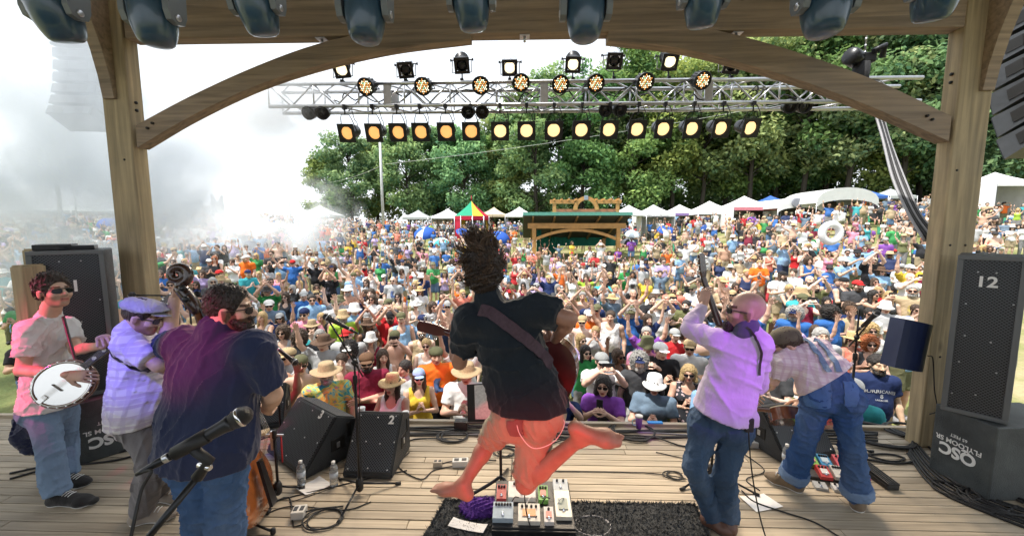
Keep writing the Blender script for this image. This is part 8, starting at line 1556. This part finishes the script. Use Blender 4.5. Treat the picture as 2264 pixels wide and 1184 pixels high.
# words for each person
def words(d):
 w_ = 'person in ' if d['top'] != 'bare' else 'shirtless person'
 if d['top'] != 'bare': w_ += d['shirt'] + (' T-shirt' if d['top'] == 'tee' else ' tank top')
 if d['hat']: w_ += ', ' + d['hatc'] + {'cap': ' cap', 'backward': ' backward cap', 'straw': ' brimmed hat' if d['hatc'] != 'straw' else ' sun hat', 'bucket': ' bucket hat'}[d['hat']]
 elif d['hair'] == 'none': w_ += ', bald'
 else: w_ += ', ' + d['hairc'] + ' ' + d['hair'] + ' hair'
 return w_ + ', ' + d['pose']
def where(d):
 px, py = proj((d['x'], d['y'], d['z'] + 1.5 * d['h'])); col = 'left of the timber post' if px < 250 else 'between post and bass player' if px < 450 else 'behind the bass player' if px < 680 else 'behind wedge 2' if px < 920 else 'left of the jumping man' if px < 1060 else 'right of the jumping man' if px < 1330 else 'left of the bald man' if px < 1560 else 'behind the bald man' if px < 1760 else 'behind the bending man' if px < 1960 else 'by the right post'
 return col
from collections import defaultdict
by = defaultdict(list)
for d in IND: d['lab'] = words(d); by[d['lab']].append(d)
for k, l in list(by.items()):
 if len(l) > 1:
  for d in l: d['lab'] = words(d) + ' ' + where(d)
by = defaultdict(list)
for d in IND: by[d['lab']].append(d)
for k, l in by.items():
 if len(l) > 1:
  l.sort(key=lambda d: d['y'])
  for i, d in enumerate(l): d['lab'] = d['lab'] + (', nearest' if i == 0 else ', ' + nth(i) + ' nearest' if i else '')
BODYC = {}
def child_c(name, me, e, color, loc=None, mt=None):
 o = bpy.data.objects.new(name, me); COL.objects.link(o); o.parent = e; o.color = (*color, 1)
 if loc is not None: o.location = Vector(loc)
 if mt is not None: o.material_slots[0].link = 'OBJECT'; o.material_slots[0].material = mt
 return o
def jit(c, a=.12): f = random.uniform(1 - a, 1 + a); return tuple(min(.85, x * f) for x in c)
for d in IND:
 pr = get_proto(d['pose'], d['fem']); e = empty('person', (d['x'], d['y'], d['z']), d['lab'], 'person', 'festival crowd in front of the stage'); e.rotation_euler = (0, 0, d['rot'] + math.atan2(d['x'], d['y']) * -.55); s = d['h']; e.scale = (s * d['fat'], s * (1 + (d['fat'] - 1) * 1.4), s)
 child_c('body', pr['body'], e, jit(d['skin'], .08)); sc_ = SHIRTC.get(d['shirt'], (1, 1, 1))
 if d['top'] != 'bare':
  o = child_c('t_shirt' if d['top'] == 'tee' else 'tank_top', pr[d['top']], e, jit(sc_), None, {'dye': M_DYE, 'floral': M_FLORAL, 'plaid': M_CPLAID}.get(d['special']))
  if d['special'] == 'hurricanes':
   for txt, sz, dz in (('HURRICANES', .058, -.005), ('8', .07, -.068), ('LACROSSE', .026, -.118)):
    me = font_mesh(txt, sz, 'shirt_lettering', M_WHITE, .0005, .0008); bvv = pr['bvh']; ch = pr['J']['chest']
    for v in me.vertices:
     x_, y_ = v.co.x, v.co.y - (abs(v.co.x) ** 2 * 1.4 if dz > -.05 else 0); h_ = bvv.ray_cast(Vector((ch[0] + x_, -.6, ch[2] + dz + y_)), Vector((0, 1, 0))); v.co = (h_[0] + Vector((0, -.012, 0))) if h_[0] is not None else Vector((ch[0] + x_, -.18, ch[2] + dz + y_))
    l_ = child_c('lettering', me, e, (1, 1, 1)); l_.parent = o
  elif d['print_'] and not d['special']:
   l_ = child_c('shirt_print', pr['print'], e, random.choice(((.7, .7, .68), (.6, .45, .1), (.1, .2, .5), (.55, .1, .1), (.05, .05, .06)))); l_.parent = o
 bt, bc = d['bottom']; child_c(bt, pr[bt], e, jit(PANTC[bc]), None); child_c('shoes', pr['shoes'], e, random.choice(((.03, .03, .03), (.6, .6, .58), (.15, .09, .05), (.25, .25, .26))))
 hp = pr['J']['head']; hs = .98 if not d['fem'] else .94
 if d['hair'] != 'none' and not (d['hat'] and d['hair'] == 'short' and False): o = child_c('hair', HAIRS[d['hair']], e, jit(HAIRC[d['hairc']], .25), hp); o.scale = (hs,) * 3
 if d['hat']: o = child_c('hat', HATS[d['hat']], e, jit(HATC[d['hatc']]), hp); o.scale = (hs * 1.04,) * 3
 if d['shades']: o = child_c('sunglasses', SHADES, e, (1, 1, 1), hp); o.scale = (hs,) * 3
 if d['beard']: o = child_c('beard', BEARD, e, jit(HAIRC[d['hairc']], .2), hp); o.scale = (hs,) * 3
 if d['pose'] in (PHN, LP):
  q = (pr['J']['wrL'] + pr['J']['wrR']) / 2 + np.array((0, -.03, .10)); ph = obj_from('phone', PHONE, None); M_ = Matrix.LocRotScale(e.location, e.rotation_euler, e.scale) @ Matrix.Translation(Vector(q)); ph.matrix_world = M_ @ (Matrix.Rotation(R(90), 4, 'Y') if d['pose'] == PHN else Matrix.Identity(4)); tag(ph, 'phone held by the ' + ' '.join(d['lab'].split(', ')[0].split()[:9]) + ' ' + where(d), 'phone', 'phones in the crowd')
# two phones could sound alike: number them off by depth
by = defaultdict(list)
for o in COL.objects:
 if o.get('category') == 'phone': by[o['label']].append(o)
for k, l in by.items():
 if len(l) > 1:
  for i, o in enumerate(sorted(l, key=lambda o: o.location.y)): o['label'] = k + ', ' + nth(i) + ' nearest'
# ---- the rest of the crowd, too many and too far to pick out singly: one mass
LOW = {}
def low_proto(pose, fem, far):
 k = (pose, fem, far)
 if k not in LOW:
  p = crowd_proto(pose, fem, .045 if not far else .062, .026 if not far else .04, hands=False, face=False); LOW[k] = p
 return LOW[k]
LHAIR = {k: hair_mesh(k, .028) for k in ('short', 'long', 'bob', 'curly', 'tied')}; LHAT = {k: hat_mesh(k, .024) for k in ('cap', 'backward')}; 
def low_hat(kind):
 n = 10; br = .18 if kind == 'straw' else .14; prof = [(.001, .150), (.075, .142), (.092, .05), (br, .035), (.09, .03)]; V = [T0(r_ * math.cos(2 * math.pi * k / n), r_ * 1.1 * math.sin(2 * math.pi * k / n), z) for (r_, z) in prof for k in range(n)]; return np.array(V), np.array([(i * n + k, i * n + (k + 1) % n, (i + 1) * n + (k + 1) % n, (i + 1) * n + k) for i in range(len(prof) - 1) for k in range(n)])
LHAT['straw'] = low_hat('straw'); LHAT['bucket'] = low_hat('bucket')
V, Fc, Cc = [], [], []; nv = 0
for d in REST:
 p = low_proto(d['pose'], d['fem'], d['y'] > 24); hp = p['J']['head']; a = d['rot'] + math.atan2(d['x'], d['y']) * -.55; ca, sa = math.cos(a), math.sin(a); s = d['h']; S = np.array((s * d['fat'], s * d['fat'], s)); Rm = np.array(((ca, -sa, 0), (sa, ca, 0), (0, 0, 1)))
 items = [(p['body'][0], p['body'][1], d['skin']), (*p[d['bottom'][0]], PANTC[d['bottom'][1]])]
 if d['top'] != 'bare': items.append((*p[d['top']], jit(SHIRTC.get(d['shirt'], (.5, .5, .5)))))
 if d['hair'] != 'none': items.append((LHAIR[d['hair']][0] + hp, LHAIR[d['hair']][1], HAIRC[d['hairc']]))
 if d['hat']: items.append((LHAT[d['hat']][0] * 1.05 + hp, LHAT[d['hat']][1], HATC[d['hatc']]))
 if d['shades'] and d['y'] < 24: x = np.array([T0(-.06, .105, .015), T0(.06, .105, .015), T0(.06, .105, -.02), T0(-.06, .105, -.02), T0(-.06, .08, .015), T0(.06, .08, .015), T0(.06, .08, -.02), T0(-.06, .08, -.02)]); items.append((x + hp, np.array([(0, 1, 2, 3), (4, 7, 6, 5), (0, 4, 5, 1), (3, 2, 6, 7)]), (.02, .02, .02)))
 for v, q, c in items:
  vv = (v * S) @ Rm.T + np.array((d['x'], d['y'], d['z'])); V.append(vv); Fc.append(np.asarray(q) + nv); nv += len(vv); Cc.append(np.tile(np.array(c), (len(vv), 1)))
 if d['pose'] == SIT:   # folding chair under a seated person
  c = random.choice(((.03, .10, .35), (.02, .02, .025), (.03, .22, .12), (.4, .03, .04))); x = [(-.26, -.30, .40), (.26, -.30, .40), (.26, .14, .36), (-.26, .14, .36), (-.26, .20, .85), (.26, .20, .85)]; x2 = np.array(x + [(a_, b_ + .015, c_ - .03) for a_, b_, c_ in x]); vv = (x2 * s) @ Rm.T + np.array((d['x'], d['y'], d['z'])); V.append(vv); Fc.append(np.array([(0, 1, 2, 3), (3, 2, 5, 4), (6, 9, 8, 7), (9, 10, 11, 8), (0, 6, 7, 1), (4, 5, 11, 10)]) + nv); nv += 12; Cc.append(np.tile(np.array(c), (12, 1)))
if REST:
 Vn = np.concatenate(V); Fn = np.concatenate(Fc); print('FAR CROWD verts', len(Vn), 'quads', len(Fn))
 o = obj_from('far_crowd', mesh_from('far_crowd', Vn, Fn, True, [mat('crowd_mass', (1, 1, 1), .75, vcol=True, noise=.12, nscale=8)], np.concatenate(Cc))); tag(o, 'dense mass of people standing and sitting up the hillside to the tents', 'crowd', kind='stuff')
# ---- white inflatable swan ring held overhead
d = [q for q in IND + REST if q['shirt'] == 'pink' and q['pose'] == AU and q['bottom'] == ('shorts', 'white')][0]; c = np.array((d['x'], d['y'] - .02, d['z'] + 2.24)); e = empty('swan_float', c, 'white inflatable swan ring held above the person in pink', 'pool float'); mw = mat('white_vinyl', (.80, .80, .82), .3, noise=.05, nscale=4, coat=.3)
m = MB(); n = 30; pts = [c + np.array((.31 * math.cos(2 * math.pi * k / n), 0, .31 * math.sin(2 * math.pi * k / n))) for k in range(n + 1)]; m.tube(pts, .125, 14, False); m.build('ring', mw, e)
m = MB(); m.tube(smoothpath([c + (.05, 0, .38), c + (.10, -.02, .52), c + (.12, -.04, .64), c + (.04, -.05, .72), c + (-.03, -.05, .66)], 5), .06, 10); m.build('swan_neck', mw, e); m = MB(); m.tube([c + (-.03, -.05, .66), c + (-.08, -.05, .60)], [.035, .008], 8); m.build('beak', mat('orange_vinyl', (.8, .3, .03), .4), e)
# ------------------------------------------------------------------ coloured stage wash from lamps hung upstage
def wash(px_t, Yt, loc, col, en, ang, lab, blend=.6):
 loc = Vector(loc); tgt = Vector(px_t); z = (tgt - loc).normalized(); A = align(loc, z); e = empty('wash_light', loc, lab, 'stage light', 'coloured wash lights hung upstage')
 m = MB(); m.lathe([(.05, -.30), (.09, -.25), (.10, -.08), (.115, -.03), (.115, -.02), (.10, -.02)], A, 18); m.build('housing', M_CAN, e)
 m = MB(); m.tube([A @ Vector((-.13, 0, -.15)), A @ Vector((-.13, 0, -.15)) + Vector((0, 0, .2)), A @ Vector((.13, 0, -.15)) + Vector((0, 0, .2)), A @ Vector((.13, 0, -.15))], .008, 6); m.build('yoke', M_CAN, e)
 l = bpy.data.lights.new('lamp', 'SPOT'); l.energy = en; l.color = col; l.spot_size = R(ang); l.spot_blend = blend; l.shadow_soft_size = .08 if ang < 60 else .5; o = bpy.data.objects.new('lamp', l); COL.objects.link(o); o.parent = e; o.rotation_euler = (-z).to_track_quat('Z', 'Y').to_euler()
wash(P(75, 760, 2.75), 0, (-4.9, 1.2, 2.9), (1, .02, .20), 300, 24, 'red wash light over the banjo player')
wash(P(285, 770, 2.5), 0, (-2.9, .1, 3.6), (.15, .08, 1), 270, 13, 'blue wash light over the flat cap')
wash(P(428, 765, 2.15), 0, (-2.5, -.9, 3.2), (1, .0, .20), 560, 11, 'crimson wash light over the bass player')
wash(P(1180, 1030, 2.0), 0, (.45, -.9, .9), (1, .006, .012), 210, 22, 'red wash light low behind the jumping man')
wash(P(1645, 805, 2.4), 0, (2.3, -.7, 3.2), (.60, .03, 1), 290, 12, 'violet wash light over the bald man')
wash(P(1800, 790, 2.9), 0, (2.9, .0, 3.5), (.7, .3, 1), 60, 16, 'pale violet wash light over the bending man')
# ------------------------------------------------------------------ drifting smoke at the left
def smoke(name, lo, hi, dens, scale, thr, lab, seed, col=(.80, .845, .89)):
 m = MB(); lo, hi = Vector(lo), Vector(hi); c = (lo + hi) / 2; d = hi - lo; m.box((0, 0, 0), d); mt = bpy.data.materials.new(name); mt.use_nodes = True; t = mt.node_tree; t.nodes.clear(); N = t.nodes.new; L = t.links.new
 out_ = N('ShaderNodeOutputMaterial'); vol = N('ShaderNodeVolumePrincipled'); L(vol.outputs[0], out_.inputs['Volume']); vol.inputs['Color'].default_value = (*col, 1); vol.inputs['Anisotropy'].default_value = .2
 tc = N('ShaderNodeTexCoord'); mp = N('ShaderNodeMapping'); L(tc.outputs['Object'], mp.inputs[0]); mp.inputs['Location'].default_value = (seed, seed * .7, 0); n = N('ShaderNodeTexNoise'); L(mp.outputs[0], n.inputs['Vector']); n.inputs['Scale'].default_value = scale; n.inputs['Detail'].default_value = 5; n.inputs['Distortion'].default_value = .9
 mr = N('ShaderNodeMapRange'); mr.inputs[1].default_value = thr; mr.inputs[2].default_value = thr + .12; mr.inputs[4].default_value = dens; L(n.outputs[0], mr.inputs[0])
 m2 = N('ShaderNodeMapping'); L(tc.outputs['Object'], m2.inputs[0]); m2.inputs['Scale'].default_value = (2 / d.x, 2 / d.y, 2 / d.z); ln = N('ShaderNodeVectorMath'); ln.operation = 'LENGTH'; L(m2.outputs[0], ln.inputs[0]); fo = N('ShaderNodeMapRange'); fo.inputs[1].default_value = .45; fo.inputs[2].default_value = .98; fo.inputs[3].default_value = 1; fo.inputs[4].default_value = 0; L(ln.outputs['Value'], fo.inputs[0])
 mu = N('ShaderNodeMath'); mu.operation = 'MULTIPLY'; L(mr.outputs[0], mu.inputs[0]); L(fo.outputs[0], mu.inputs[1]); L(mu.outputs[0], vol.inputs['Density'])
 o = obj_from(name, m.mesh(name, mt), None, c); tag(o, lab, 'smoke', kind='stuff')
a = P(100, 300, 8); smoke('smoke', (a[0] - 5.5, 4.6, a[2] - 4.2), (a[0] + 4.2, 11.5, a[2] + 4.2), 1.6, .62, .46, 'thick white smoke billowing at the upper left beyond the post', 3)
a = P(600, 490, 19); smoke('smoke', (a[0] - 6.5, 14, a[2] - 2.6), (a[0] + 4.6, 25, a[2] + 3.0), 0.5, .5, .46, 'pale drifting smoke above the crowd left of the pale pole', 7, (.93, .96, .99))
a = P(610, 215, 5.4); smoke('smoke', (a[0] - 1.5, 4.75, a[2] - .75), (a[0] + 1.0, 6.1, a[2] + .75), 2.4, 1.6, .40, 'wisp of smoke wrapping the left end of the truss', 5, (.93, .96, .99))
